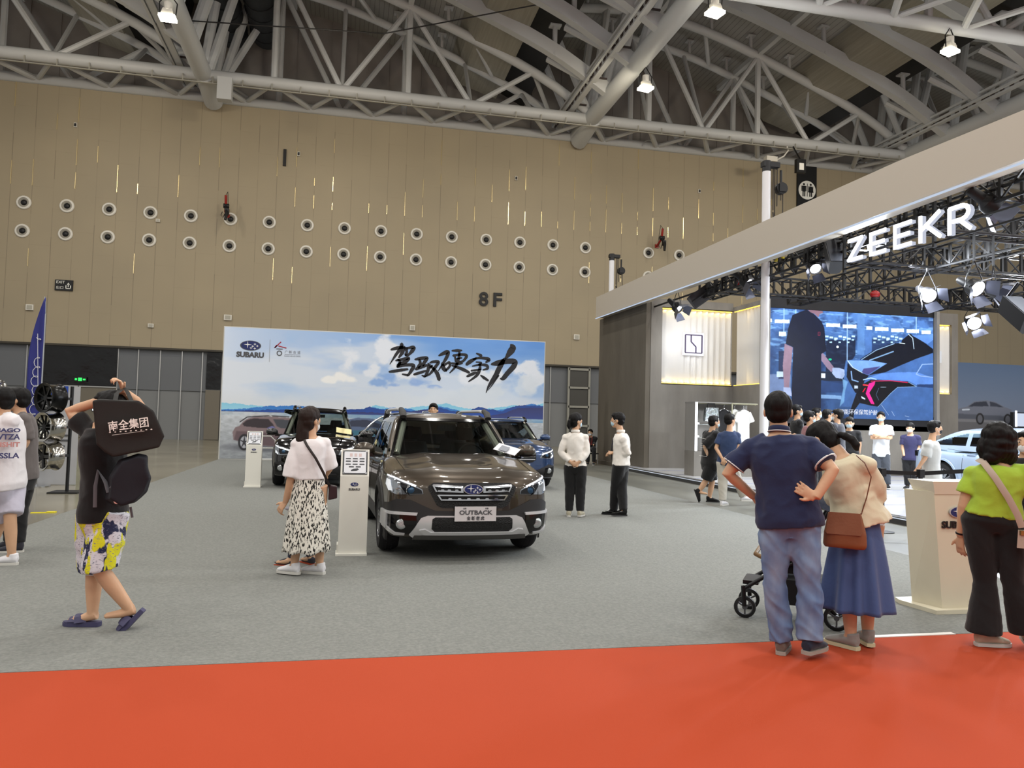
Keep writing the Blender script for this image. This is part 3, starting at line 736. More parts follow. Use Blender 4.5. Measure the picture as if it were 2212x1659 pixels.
# brush calligraphy, traced stroke by stroke (tenths of crop pixels -> metres)
STROKES = {
 0: [[(150, 220, 14), (230, 200, 30), (330, 185, 22)], [(295, 140, 26), (280, 200, 30), (215, 290, 22), (135, 415, 6)], [(330, 190, 20), (300, 260, 30), (255, 325, 14)], [(345, 195, 26), (360, 250, 22), (345, 290, 26)], [(350, 205, 20), (450, 190, 30), (430, 240, 32), (375, 295, 18), (345, 292, 22)],
     [(215, 365, 16), (300, 350, 26), (385, 335, 26), (340, 385, 30), (255, 415, 24), (235, 450, 18)], [(235, 350, 14), (270, 380, 22), (240, 450, 24)], [(235, 445, 24), (340, 425, 26), (450, 430, 30), (420, 500, 30), (375, 565, 18)], [(375, 560, 22), (300, 545, 12)], [(125, 515, 14), (200, 505, 26), (300, 490, 24), (375, 480, 16)]],
 1: [[(470, 350, 16), (560, 335, 30), (630, 330, 24), (600, 380, 30), (560, 440, 24)], [(520, 345, 14), (540, 400, 26), (500, 470, 28)], [(480, 480, 24), (560, 450, 26), (640, 430, 22), (640, 500, 28), (600, 580, 18)], [(600, 578, 22), (560, 560, 10)], [(455, 550, 18), (540, 525, 24), (620, 500, 14)],
     [(665, 395, 12), (720, 380, 24), (780, 385, 26), (740, 450, 26), (670, 540, 18), (600, 580, 8)], [(640, 400, 12), (680, 440, 20), (730, 490, 26), (770, 550, 34), (790, 620, 30)], [(700, 430, 14), (660, 470, 18)]],
 2: [[(785, 300, 14), (860, 265, 34), (910, 255, 30), (880, 340, 28), (780, 500, 8)], [(830, 400, 22), (850, 470, 34), (880, 500, 26)], [(840, 440, 16), (920, 390, 22), (930, 440, 22), (880, 495, 20)], [(960, 235, 14), (1040, 232, 24), (1090, 232, 14)], [(975, 300, 20), (1080, 285, 22), (1155, 300, 24), (1110, 370, 20), (1050, 385, 14)],
     [(1000, 310, 16), (1010, 380, 18)], [(1010, 345, 12), (1090, 330, 14)], [(1060, 240, 16), (1050, 330, 24), (1010, 440, 22), (930, 530, 10)], [(950, 400, 14), (1040, 410, 22), (1100, 400, 12)], [(960, 430, 14), (1020, 450, 22), (1100, 480, 28), (1190, 525, 22)]],
 3: [[(1285, 270, 14), (1350, 300, 26)], [(1150, 420, 22), (1200, 380, 34), (1290, 330, 18)], [(1230, 350, 12), (1340, 330, 22), (1450, 350, 28), (1410, 390, 16)], [(1280, 385, 12), (1350, 395, 16), (1300, 425, 12)], [(1230, 440, 12), (1330, 420, 18), (1420, 430, 26), (1430, 470, 22), (1370, 490, 12)], [(1330, 400, 14), (1330, 470, 26), (1290, 560, 26), (1180, 645, 10)], [(1215, 500, 16), (1290, 490, 16), (1350, 480, 10)], [(1160, 575, 20), (1240, 540, 26), (1290, 520, 12)], [(1340, 560, 12), (1380, 590, 24), (1440, 630, 20)]],
 4: [[(1745, 160, 30), (1765, 200, 60), (1720, 270, 46), (1670, 340, 20)], [(1480, 415, 14), (1560, 400, 46), (1680, 375, 44), (1790, 380, 44), (1780, 440, 46), (1700, 530, 40), (1640, 600, 36), (1600, 605, 12)], [(1660, 340, 26), (1600, 440, 44), (1540, 560, 40), (1450, 700, 22), (1412, 795, 5)], [(1580, 560, 14), (1500, 680, 10), (1440, 760, 4)]]}
def bp(x, y):   # crop (820..1180 x 720..900 at 6.144 px per px) -> board metres
    px, py = 820 + x / 6.144, 720 + y / 6.144
    # image pixels -> board plane y = 26.3 by the camera's own pinhole model
    q = cam.matrix_world.to_3x3() @ Vector(((px - 1106) / FPX, -(py - 829.5) / FPX, -1)); k = 26.3 / q.y
    return (q.x * k + 4.0, 1.55 + q.z * k)
for k, ss in STROKES.items():
    B = MB()
    for st in ss:
        pts = [(*bp(x, y), w_ / 6.144 * .0171 * .5) for x, y, w_ in st]
        # smooth the centreline
        Q = []
        for i in range(len(pts) - 1):
            p0 = pts[max(i - 1, 0)]; p1 = pts[i]; p2 = pts[i + 1]; p3 = pts[min(i + 2, len(pts) - 1)]
            for s_ in np.linspace(0, 1, 6, endpoint=False):
                Q.append(tuple(.5 * ((2 * b) + (-a + c_) * s_ + (2 * a - 5 * b + 4 * c_ - d) * s_ ** 2 + (-a + 3 * b - 3 * c_ + d) * s_ ** 3) for a, b, c_, d in zip(p0, p1, p2, p3)))
        Q.append(pts[-1])
        for i, (x, z, r) in enumerate(Q):
            pass
        Lp = []; Rp = []
        for i, (x, z, r) in enumerate(Q):
            a = Q[max(i - 1, 0)]; b = Q[min(i + 1, len(Q) - 1)]; dx, dz = b[0] - a[0], b[1] - a[1]; l = math.hypot(dx, dz) + 1e-9
            r = abs(r) * 1.5 * (1 + .12 * fbm(x * 9, z * 9)); Lp.append((x - dz / l * r, z + dx / l * r)); Rp.append((x + dz / l * r, z - dx / l * r))
        nv = len(Q); vs = [(u, -.012, v) for u, v in Lp] + [(u, -.012, v) for u, v in Rp]
        fs = [(i, i + 1, nv + i + 1, nv + i) for i in range(nv - 1)]; B.add(vs, fs)
        for (x, z, r) in (Q[0], Q[-1]):
            B.prism([(x + abs(r) * math.cos(a), z + abs(r) * math.sin(a)) for a in np.linspace(0, 2 * PI, 10, endpoint=False)], lambda u, v, d: (u, d, v), -.0115, -.0125)
    obj('brush_character', B, m_ink, bk, 0)

# ------------------------------------------------------------------ price stands
m_kiosk = mat('stand_white', 'e0ded4', .4); m_paper = mat('paper', 'd9dbe0', .5)
def kiosk(x, y, label):
    t = thing('information_stand', label, 'stand', (x, y, .009), 0, 'white car information stands')
    w_ = .31
    B = MB(); B.prism([(0, .0), (0, .87), (.12, 1.16), (.14, 1.16), (.14, .0)], lambda u, v, d: (d, u, v), -w_ / 2, w_ / 2); obj('column', B, m_kiosk, t, 0)
    B = MB(); B.box((-.01, .1, .012), (.34, .26, .024)); B.box((-.16, .13, .06), (.02, .2, .11)); obj('base', B, m_kiosk, t)
    n = Vector((0, -math.cos(math.atan2(.12, .29)), math.sin(math.atan2(.12, .29)))); sl = math.atan2(.12, .29)
    def S_(u, v, d): return (u, .0 + v * math.sin(sl) + n.y * d, .87 + v * math.cos(sl) + n.z * d)
    B = MB(); B.prism([(-.135, .02), (.135, .02), (.135, .30), (-.135, .30)], S_, 0, .008); obj('panel_frame', B, mat('dark_frame', '2b2c30', .35), t)
    B = MB(); B.prism([(-.12, .035), (.12, .035), (.12, .285), (-.12, .285)], S_, .008, .011); sh = obj('info_sheet', B, m_paper, t)
    B = MB()
    for i, v in enumerate((.2, .17, .135, .105)):
        for j in range(3 if i < 3 else 2):
            u = -.075 + j * .075 + (.035 if i == 3 else 0); B.prism([(u - .028, v - .006), (u + .028, v - .006), (u + .026, v + .007), (u - .026, v + .007)], S_, .011, .0125)
    B.prism([(-.04, .055), (-.045, .066), (-.02, .082), (.03, .088), (.045, .076), (.02, .06)], S_, .011, .0125)
    obj('print', B, mat('print_dark', '34363b', .5), sh)
    B = MB()
    for j in range(3): B.prism([(-.06 + j * .05, .225), (-.03 + j * .05, .225), (-.03 + j * .05, .262), (-.06 + j * .05, .262)], S_, .011, .0122)
    obj('print', B, mat('print_pink', 'c9b7b5', .5), sh)
    B = MB()
    for sx in (-.122, .122):
        for v in (.033, .287): B.prism([(sx - .009, v - .009), (sx + .009, v - .009), (sx + .009, v + .009), (sx - .009, v + .009)], S_, .008, .014)
    obj('clips', B, m_chrome, t)
    six_star_badge(t, .085, (0, 0, .78), depth=.004, m_rim=m_navy)
    text('SUBARU', .033, m_pg, t, 'lettering', .002, (0, -.004, .715), bold=.001, fit=.12)
    return t
kiosk(.125, 8.62, 'larger white information stand right of the woman in the patterned skirt')
kiosk(-1.83, 16.6, 'smaller white information stand beside the black car, farther back')

# ------------------------------------------------------------------ lectern
m_lec = mat('lectern_cream', 'cfc8b2', .45)
t = thing('lectern', 'cream lectern with blue oval badge, on a thin plate by the red carpet', 'lectern', (5.26, 5.62, .009), 0)
B = MB(); B.prism([(-.40, .30), (-.36, -.09), (.22, -.09), (.30, .2), (.28, .40), (-.36, .40)], lambda u, v, d: (u, v, d), .0, .035); obj('base_plate', B, m_lec, t, 0)
def frus(B, P0, P1, z0, z1):
    n = len(P0); B.add([(*p, z0) for p in P0] + [(*p, z1) for p in P1], [tuple(range(n - 1, -1, -1)), tuple(range(n, 2 * n))] + [(i, (i + 1) % n, n + (i + 1) % n, n + i) for i in range(n)])
B = MB(); frus(B, [(-.25, -.03), (.06, -.03), (.13, .24), (-.32, .24)], [(-.34, -.04), (.14, -.04), (.19, .26), (-.385, .26)], .035, 1.02); obj('body', B, m_lec, t, 0)
B = MB(); frus(B, [(-.335, -.045), (.14, -.045), (.14, .2), (-.33, .2)], [(-.375, -.07), (.175, -.07), (.17, .25), (-.36, .25)], 1.0, 1.11); obj('reading_top', B, mat('lectern_top', 'd8d2be', .45), t, 0)
six_star_badge(t, .19, (-.10, -.042, .85), depth=.012)
text('SUBARU', .08, m_blk, t, 'lettering', .004, (-.10, -.045, .715), bold=.003, fit=.33)

# ------------------------------------------------------------------ neighbouring stand
m_conc = mat('concrete_board', '7b7770', .75, var=(1.6, .2, '67635d'), bump=(14, .35, .01), stretch=(1, 1, .35))
m_fascia = mat('fascia_cream', 'b5ada0', .55)
FX = 9.0
def quad_prism(B, A, th, ax=0):
    n = len(A); o = Vector((th, 0, 0)) if ax == 0 else Vector((0, th, 0))
    B.add([Vector(a) for a in A] + [Vector(a) + o for a in A], [tuple(range(n)), tuple(range(2 * n - 1, n - 1, -1))] + [(i, i + n, (i + 1) % n + n, (i + 1) % n) for i in range(n)])
t = thing('fascia_beam', 'long cream fascia beam crossing the upper right above the display stand', 'fascia', (FX, 6, 5.3))
B = MB(); quad_prism(B, [(0, 20.9, .13), (0, 20.9, .9), (0, 9.5, .84), (0, 5.0, .8), (0, 2.6, .71), (0, -1, .62), (0, -1, -.0), (0, 2.6, .02), (0, 7, .0), (0, 9.5, .02)], .32); obj('board', B, m_fascia, t, 0)
B = MB(); B.bar((.0, -1, -.03), (.0, 9.5, -.01), .04, .022); B.bar((.0, 9.5, -.01), (.0, 20.9, .10), .04, .022); obj('light_strip', B, emis('cool_strip', 'd2e0f5', .8), t)
# masts
def mast(x, y, h, label, hoist=True):
    t = thing('mast', label, 'mast', (x, y, 0))
    B = MB(); B.cyl((0, 0, .137 if y < 20 else .0), (0, 0, h - .25), .096, n=24); obj('pole', B, mat('mast_white', 'd4d4d6', .35), t)
    B = MB(); B.cyl((0, 0, h - .25), (0, 0, h), .1, n=20); B.box((.1, 0, h - .08), (.42, .16, .12)); obj('head', B, m_blk, t)
    c = thing('chain_hoist', 'black chain hoist with hanging chains at the top of the ' + ('tall mast' if h > 7.3 and y < 20 else 'distant mast'), 'hoist', (x + .38, y, h - .9))
    B = MB(); B.cyl((0, -.07, .28), (0, .07, .28), .14, n=20); B.box((0, 0, .28), (.18, .2, .18)); B.tube([(0, 0, .42), (0, 0, .72)], .03); obj('body', B, m_blk, c)
    B = MB(); B.cyl((0, -.08, .28), (0, -.09, .28), .07, n=16); obj('badge', B, m_sgn, c)
    B = MB()
    for dx, l in ((-.2, .55), (-.16, .9), (-.1, .45), (.05, .85), (.0, .3)): B.tube([(dx, 0, .75 if dx < -.05 else .3), (dx, 0, .3 - l)], .014, 6)
    B.tube([(-.2, 0, -.3), (-.17, 0, -.55), (-.12, 0, -.6), (-.08, 0, -.5)], .02, 6); obj('chain', B, mat('chain_steel', '3f3b36', .4, .7), c)
mast(9.47, 15.95, 7.78, 'tall white mast rising past the cream fascia, right of centre')
mast(9.62, 27.0, 7.9, 'short visible white mast top above the far end of the fascia')
# platform
B = MB(); B.box((16.0, 15.0, .06), (14.2, 18.0, .12)); o = obj('display_platform', B, mat('platform_side', '3c3b39', .6), None, 0); tag(o, 'low dark-edged platform of the display stand', 'platform')
B = MB(); B.box((16.05, 15.05, .128), (14.05, 17.8, .014)); obj('white_top', B, mat('platform_white', 'cfd2d6', .12, spec=.6), o, 0)
B = MB()
for k in range(12): B.box((16, 6.5 + k * 1.5, .1365), (14.0, .02, .003))
obj('joint_line', B, mat('joint_blue', '5c6590', .4), o, 0)
B = MB(); B.box((8.885, 15.0, .1), (.015, 17.9, .015)); obj('edge_strip', B, emis('edge_light', 'dfe8f5', .8), o, 0)
# walls of the stand
def swall(name, lab, x0, x1, y0, y1, z0, z1, m=m_conc):
    B = MB(); B.box(((x0 + x1) / 2, (y0 + y1) / 2, (z0 + z1) / 2), (x1 - x0, y1 - y0, z1 - z0)); o = obj(name, B, m, None, 0); tag(o, lab, 'stand wall'); return o
Z0 = .135
def wall_with_recess(label, x0, x1, y, rx0, rx1, rz0, rz1, zt, name='stand_wall'):
    t = thing(name, label, 'stand wall', (0, y, Z0))
    B = MB(); D = .35
    for a, b, c_, d in ((x0, rx0, 0, zt), (rx1, x1, 0, zt), (rx0, rx1, 0, rz0 - Z0), (rx0, rx1, rz1 - Z0, zt)):
        if b - a > .01 and d - c_ > .01: B.box(((a + b) / 2, D / 2, (c_ + d) / 2), (b - a, D, d - c_))
    obj('board', B, m_conc, t, 0); return t
tl = wall_with_recess('grey concrete-look front wall with the glowing white pleated panel and square logo', 9.46, 12.33, 22.7, 9.84, 12.33, 2.84, 5.28, 5.42)
m_pleat = mat('pleated_panel', 'd2d0cc', .6)
def pleats(name, p0, p1, n, z0, z1, parent, nrm, amp=.10):
    B = MB(); p0 = Vector(p0); p1 = Vector(p1); nrm = Vector(nrm); vs = []
    for k in range(n + 1):
        for a, off in ((k / n, 0), ((k + .82) / n, amp)):
            if a > 1: a, off = 1, amp
            q = p0.lerp(p1, a) + nrm * off; vs += [(q.x, q.y, z0), (q.x, q.y, z1)]
    m_ = len(vs) // 2; B.add(vs, [(2 * i, 2 * i + 2, 2 * i + 3, 2 * i + 1) for i in range(m_ - 1)])
    return obj(name, B, m_pleat, parent, 0)
m_warm = emis('warm_strip', 'ffce4a', 3.2); m_halo = emis('halo_light', 'f6f8ff', 1.15)
pleats('pleated_panel', (9.84, .18, 0), (12.33, .18, 0), 12, 2.84 - Z0, 5.28 - Z0, tl, (0, -1, 0))
B = MB(); B.box((11.085, .1, 2.85 - Z0), (2.48, .03, .02)); B.box((11.085, .1, 5.27 - Z0), (2.48, .03, .02)); obj('light_strip', B, m_warm, tl)
B = MB(); B.box((11.085, .02, 2.83 - Z0), (2.5, .04, .03)); B.box((11.085, .02, 5.29 - Z0), (2.5, .04, .03)); obj('rim', B, mat('rim_warm', 'd8c070', .5), tl)
for zz, rx in ((2.9, 0), (5.22, PI)):
    L = area('strip_light', (11.085, 22.78, zz), 2.4, 5, (1, .72, .25), target=(11.085, 22.86, 2 if rx else 6), shape='RECTANGLE'); L.data.size_y = .04
# square logo sign, backlit
lg = thing('logo_sign', 'square backlit logo sign on the left white pleated panel', 'sign', (10.93, 22.72, 4.15))
m_lg_ = mat('logo_line', '352d40', .5, spec=.1)
B = MB(); s_ = .29
for a, b in (((-s_, -s_), (s_, -s_)), ((s_, -s_), (s_, s_)), ((s_, s_), (-s_, s_)), ((-s_, s_), (-s_, -s_)), ((-.09, s_), (-.09, .07)), ((-.09, .07), (.08, -.09)), ((.08, -.09), (.08, -s_))):
    B.bar((a[0], -.04, a[1]), (b[0], -.04, b[1]), .03, .036, (0, 1, 0))
obj('outline', B, m_lg_, lg)
B = MB(); B.box((0, .0, 0), (.74, .03, .74)); obj('backlight', B, m_halo, lg)
area('logo_light', (10.93, 22.6, 4.15), .7, 4, (.95, .97, 1), target=(10.93, 23, 4.15), shape='SQUARE')
area('panel_fill', (9.9, 21.9, 4.2), .25, 7, (.95, .97, 1), target=(11.4, 22.8, 4.0))  # added fill grazing the panel to brighten it and bring out the pleats
# return wall with the same panel
t = thing('stand_wall', 'short grey return wall with pleated glowing panel, left of the big screen', 'stand wall', (12.33, 20.75, Z0))
B = MB(); B.box((.17, .98, (2.84 - Z0) / 2), (.34, 1.94, 2.84 - Z0)); B.box((.17, .98, 5.35 - Z0), (.34, 1.94, .14)); B.box((.3, .98, 4.0), (.06, 1.94, 2.4)); B.box((.17, .03, 4.0), (.34, .05, 2.5)); obj('board', B, m_conc, t, 0)
pleats('pleated_panel', (.14, 1.94, 0), (.14, .05, 0), 9, 2.84 - Z0, 5.28 - Z0, t, (-1, 0, 0))
B = MB(); B.box((.05, 1.0, 2.85 - Z0), (.03, 1.88, .02)); B.box((.05, 1.0, 5.27 - Z0), (.03, 1.88, .02)); obj('light_strip', B, m_warm, t)
for zz, rx in ((2.9, 0), (5.22, PI)):
    L = area('strip_light', (12.38, 21.7, zz), .04, 4, (1, .72, .25), target=(12.46, 21.7, 2 if rx else 6), shape='RECTANGLE'); L.data.size = .06; L.data.size_y = 1.8
swall('stand_wall', 'long brownish-grey side wall under the far end of the cream fascia', 9.3, 9.46, 22.72, 27.3, .138, 5.42, mat('side_board', '605a50', .8, var=(1.6, .2, '544e45'), bump=(14, .35, .01), stretch=(1, 1, .35)))
B = MB(); B.box((9.24, 25.7, .07), (.06, 3.2, .14)); tag(obj('plinth', B, mat('plinth_dark', '4b453c', .6)), 'dark plinth along the foot of the side wall', 'plinth')
# big screen
def screen():
    t = thing('led_screen', 'big video screen showing a person in black and the tail of a blue car', 'screen', (12.25, 20.45, Z0))
    B = MB(); B.box((2.9, .2, 1.55 / 2), (5.9, .36, 1.5)); obj('base_wall', B, m_conc, t, 0)
    B = MB(); B.box((2.9, .17, 1.6), (5.85, .3, .46)); B.box((2.9, .15, 5.15), (5.85, .3, .34)); B.box((2.9, .25, 3.3), (5.85, .1, 3.6)); obj('frame', B, mat('screen_frame', '17181d', .5), t, 0)
    B = MB(); B.box((-.04, .1, 2.62), (.1, .42, 5.2)); obj('edge', B, mat('edge_grey', '83817d', .6), t, 0); B = MB(); B.box((5.84, .1, 2.62), (.1, .42, 5.2)); obj('edge', B, mat('edge_grey', '83817d', .6), t, 0)
    # picture in crop pixels of (1640..2070, 640..920) at 5.144
    c = Canvas(720, 400, 85, 140, 1885, 1340)
    T = lambda x, y: (x, y)
    n = c.noise(12, 8, 4, 4)
    def Yt(x, y):   # undo the slope of the photographed screen: top edge 130->240, bottom 1290->1350 (crop px)
        tx = (x - 85) / 1800; y0 = 130 + 110 * tx; y1 = 1300 + 55 * tx; return 140 + (y - y0) / (y1 - y0) * 1200
    M_ = lambda P: [(x, Yt(x, y)) for x, y in P]
    c.A[:] = (.22, .36, .58); v = (c.Y - 140) / 1200
    c.mix(np.clip(1 - v * 2.2, 0, 1), (.36, .55, .84), .7); c.mix(np.clip((n - .5) * 5, 0, 1), (.10, .17, .33), .6); c.mix(np.clip((c.noise(20, 40, 9, 3) - .55) * 6, 0, 1) * (v < .5), (.55, .75, .95), .6)
    c.poly(M_([(690, 480), (1010, 480), (1010, 640), (900, 820), (690, 820)]), (.06, .09, .18), .8, 3); c.poly(M_([(1190, 470), (1500, 490), (1500, 620), (1190, 640)]), (.08, .12, .24), .6, 3)
    c.poly(M_([(85, 850), (320, 850), (320, 1060), (85, 1060)]), (.55, .62, .78), .7, 4); c.poly(M_([(190, 600), (300, 600), (300, 900), (190, 900)]), (.12, .16, .28), .8, 3)
    for x in (240, 365, 920, 1690): c.line(M_([(x, 130), (x, 780 if x == 920 else 420)]), 12, (.62, .78, .95), .8)
    c.poly(M_([(1030, 200), (1110, 210), (1110, 640), (1030, 640)]), (.35, .52, .76), .9, 2); c.poly(M_([(1115, 380), (1190, 380), (1190, 640), (1115, 640)]), (.30, .46, .72), .9, 2)
    for x0, x1, y in ((85, 115, 270), (145, 300, 280), (690, 840, 320), (870, 1020, 333), (1130, 1195, 350), (1225, 1375, 362), (1405, 1550, 375), (1580, 1720, 385), (1750, 1855, 397)):
        c.poly(M_([(x0, y - 20), (x1, y - 18), (x1, y + 20), (x0, y + 18)]), (.93, .99, 1), 1, 1)
    for k in range(20):
        x = 680 + k * 48
        if x < 1000 or 1190 < x < 1520: c.poly(M_([(x, 430 + (k % 3) * 12), (x + 38, 432 + (k % 3) * 12), (x + 38, 452 + (k % 3) * 12), (x, 450 + (k % 3) * 12)]), (.82, .95, 1), .9, 1); c.poly(M_([(x, 470 + (k % 2) * 26), (x + 26, 470 + (k % 2) * 26), (x + 26, 486 + (k % 2) * 26), (x, 486 + (k % 2) * 26)]), (.75, .92, 1), .9, 1)
    c.poly(M_([(190, 390), (265, 392), (265, 440), (190, 440)]), (.85, .97, .98), 1, 1); c.ell(735, Yt(735, 690), 18, 12, (.1, .75, .55)); c.ell(815, Yt(815, 555), 14, 14, (.9, .97, 1))
    c.poly(M_([(170, 820), (240, 820), (240, 880), (170, 880)]), (.85, .95, 1), .9, 2)
    c.poly(M_([(636, 820), (770, 820), (900, 900), (900, 960), (740, 930), (636, 915)]), (.10, .14, .22), .95, 1); c.poly(M_([(636, 840), (684, 840), (684, 892), (636, 892)]), (.9, .95, 1), 1, 2)
    c.poly(M_([(640, 1070), (860, 1080), (860, 1120), (640, 1110)]), (.55, .72, .92), .9, 2); c.poly(M_([(636, 920), (880, 925), (880, 1050), (636, 1045)]), (.16, .26, .46), .8, 2)
    # car
    c.poly(M_([(905, 700), (1000, 690), (1100, 680), (1300, 560), (1500, 500), (1620, 410), (1885, 440), (1885, 1370), (1000, 1370), (960, 1200), (840, 1200), (900, 1000), (880, 860)]), (.27, .43, .69), 1, 1)
    c.poly(M_([(1060, 690), (1200, 600), (1400, 520), (1520, 510), (1530, 480), (1620, 410), (1800, 520), (1885, 580), (1885, 620), (1700, 680), (1500, 760), (1340, 830), (1160, 860), (1360, 735), (1200, 705)]), (.04, .06, .12), 1, 1)
    c.poly(M_([(1640, 430), (1885, 425), (1885, 480), (1820, 525)]), (.38, .56, .86), 1, 1); c.line(M_([(1600, 415), (1650, 460), (1665, 575)]), 8, (.75, .85, .95)); c.line(M_([(1165, 700), (1430, 605)]), 14, (.55, .72, .9), .9); c.line(M_([(1080, 690), (1240, 590), (1440, 520)]), 9, (.6, .75, .9), .9); c.line(M_([(1500, 512), (1560, 520)]), 9, (.85, .95, 1))
    c.poly(M_([(925, 700), (1200, 705), (1360, 735), (1240, 800), (1150, 860), (1080, 830), (980, 780)]), (.48, .66, .92), 1, 1); c.poly(M_([(1080, 830), (1150, 858), (1290, 765), (1100, 790)]), (.26, .24, .48), .9, 2)
    c.line(M_([(925, 705), (985, 780), (1085, 835)]), 8, (.85, .95, 1))
    c.poly(M_([(925, 720), (960, 770), (1090, 840), (1160, 865), (1110, 920), (1080, 1060), (1010, 1050), (960, 960), (915, 880)]), (.06, .08, .14), 1, 1)
    c.line(M_([(965, 820), (975, 910), (1040, 930)]), 14, (.5, .65, .85)); c.poly(M_([(1000, 970), (1040, 975), (1040, 1005), (1000, 1005)]), (.85, .92, 1), .9, 2)
    c.poly(M_([(1090, 960), (1180, 910), (1600, 930), (1700, 985), (1480, 990), (1420, 1040), (1270, 1200), (1190, 1190), (1060, 1160), (1020, 1060), (1060, 1010)]), (.04, .04, .08), 1, 1)
    c.poly(M_([(960, 1230), (1020, 1060), (1060, 1160), (1000, 1240), (990, 1360), (930, 1360)]), (.05, .06, .1), 1, 1)
    c.line(M_([(1185, 925), (1400, 920), (1590, 940)]), 10, (.85, .15, .35)); c.poly(M_([(1160, 950), (1230, 925), (1225, 960), (1165, 1050), (1225, 1175), (1185, 1170), (1125, 1060)]), (1, .16, .62), 1, 1)
    c.line(M_([(1100, 965), (1150, 970)]), 16, (1, .25, .3)); c.line(M_([(1095, 1040), (1120, 1000)]), 10, (.9, .1, .2)); c.line(M_([(1270, 1000), (1240, 1070), (1270, 1130)]), 6, (.3, .38, .5)); c.line(M_([(1290, 990), (1350, 990)]), 5, (.7, .8, .9)); c.line(M_([(1600, 935), (1695, 985), (1480, 992), (1400, 1060), (1260, 1205)]), 6, (.55, .7, .88))
    c.poly(M_([(1075, 1085), (1120, 1110), (1120, 1125), (1080, 1110)]), (.85, .92, 1), 1, 1)
    c.poly(M_([(1130, 900), (1300, 840), (1500, 830), (1700, 830), (1885, 890), (1885, 960), (1700, 970), (1600, 925), (1240, 905)]), (.38, .57, .90), 1, 2); c.poly(M_([(1700, 960), (1885, 960), (1885, 1000), (1700, 985)]), (.12, .2, .38), .8, 2)
    c.line(M_([(1885, 740), (1760, 745), (1690, 850), (1740, 870), (1885, 885)]), 12, (.62, .75, .95), .8); c.line(M_([(1100, 910), (1180, 890), (1240, 905)]), 12, (.7, .85, 1))
    for P in ([(1415, 1250), (1445, 1300)], [(1565, 1300), (1610, 1310)], [(1590, 1340), (1690, 1355)], [(1300, 1180), (1380, 1290)]): c.line(M_(P), 5, (.75, .85, 1), .8)
    c.poly(M_([(870, 900), (930, 930), (900, 1030), (890, 1150), (840, 1200), (860, 1100), (880, 1000)]), (.5, .72, .92), .8, 3)
    # standing figure in black
    c.poly(M_([(250, 520), (335, 560), (320, 760), (300, 1000), (250, 1000), (232, 760)]), (.60, .50, .58), 1, 1); c.poly(M_([(240, 990), (315, 995), (335, 1090), (245, 1060)]), (.70, .76, .92), 1, 1)
    c.poly(M_([(640, 600), (680, 650), (780, 780), (750, 830), (700, 780), (640, 700)]), (.58, .50, .60), 1, 1)
    c.poly(M_([(760, 780), (830, 780), (890, 800), (895, 860), (870, 900), (800, 890), (758, 840)]), (.66, .74, .90), 1, 1)
    c.poly(M_([(330, 210), (440, 165), (480, 150), (560, 200), (640, 280), (670, 350), (695, 600), (640, 630), (640, 900), (640, 1360), (330, 1360), (330, 1000), (340, 560), (262, 520), (285, 360)]), (.075, .10, .19), 1, 1)
    c.poly(M_([(490, 150), (650, 165), (655, 185), (620, 200), (605, 235), (560, 195), (520, 180)]), (.52, .40, .46), 1, 1)
    c.line(M_([(605, 395), (625, 395), (625, 430), (605, 430), (605, 395)]), 4, (.6, .2, .3))
    c.A = np.clip(c.A * (.92 + .22 * c.noise(26, 16, 7, 4))[..., None] * (1.08 - .25 * (c.Y - 140) / 1200)[..., None], 0, 1)
    c.sheet('video_picture', 5.72, 3.25, t, 1.3, (.03, .0, 1.72), .4)
    text('为智能环保保驾护航', .17, emis('subtitle', 'e8eefc', 1.1), t, 'subtitle', .002, (3.0, -.006, 1.86), fit=1.5)
    return t
screen()
# right-hand wall with the same panel, letters partly behind the screen
tr = wall_with_recess('grey concrete-look wall with a narrow glowing panel, right of the big screen', 17.9, 21.0, 22.7, 18.2, 20.74, 2.84, 5.28, 5.55)
pleats('pleated_panel', (18.2, .18, 0), (20.74, .18, 0), 12, 2.84 - Z0, 5.28 - Z0, tr, (0, -1, 0))
B = MB(); B.box((19.47, .1, 2.85 - Z0), (2.5, .03, .02)); B.box((19.47, .1, 5.27 - Z0), (2.5, .03, .02)); obj('light_strip', B, m_warm, tr)
for zz, rx in ((2.9, 0), (5.22, PI)):
    L = area('strip_light', (19.47, 22.78, zz), 2.4, 5, (1, .72, .25), target=(19.47, 22.86, 2 if rx else 6), shape='RECTANGLE'); L.data.size_y = .04
t = thing('logo_sign', 'thin grey letters on the narrow glowing panel right of the screen', 'sign', (19.3, 22.72, 3.98))
text('Z E E K R', .42, m_lg_, t, 'lettering', .01, (-.16, -.03, 0), bold=-.002, fit=2.0)
B = MB(); B.box((-.1, .02, .16), (2.3, .02, .42)); obj('backlight', B, emis('soft_halo', 'f2f4f8', .75), t)
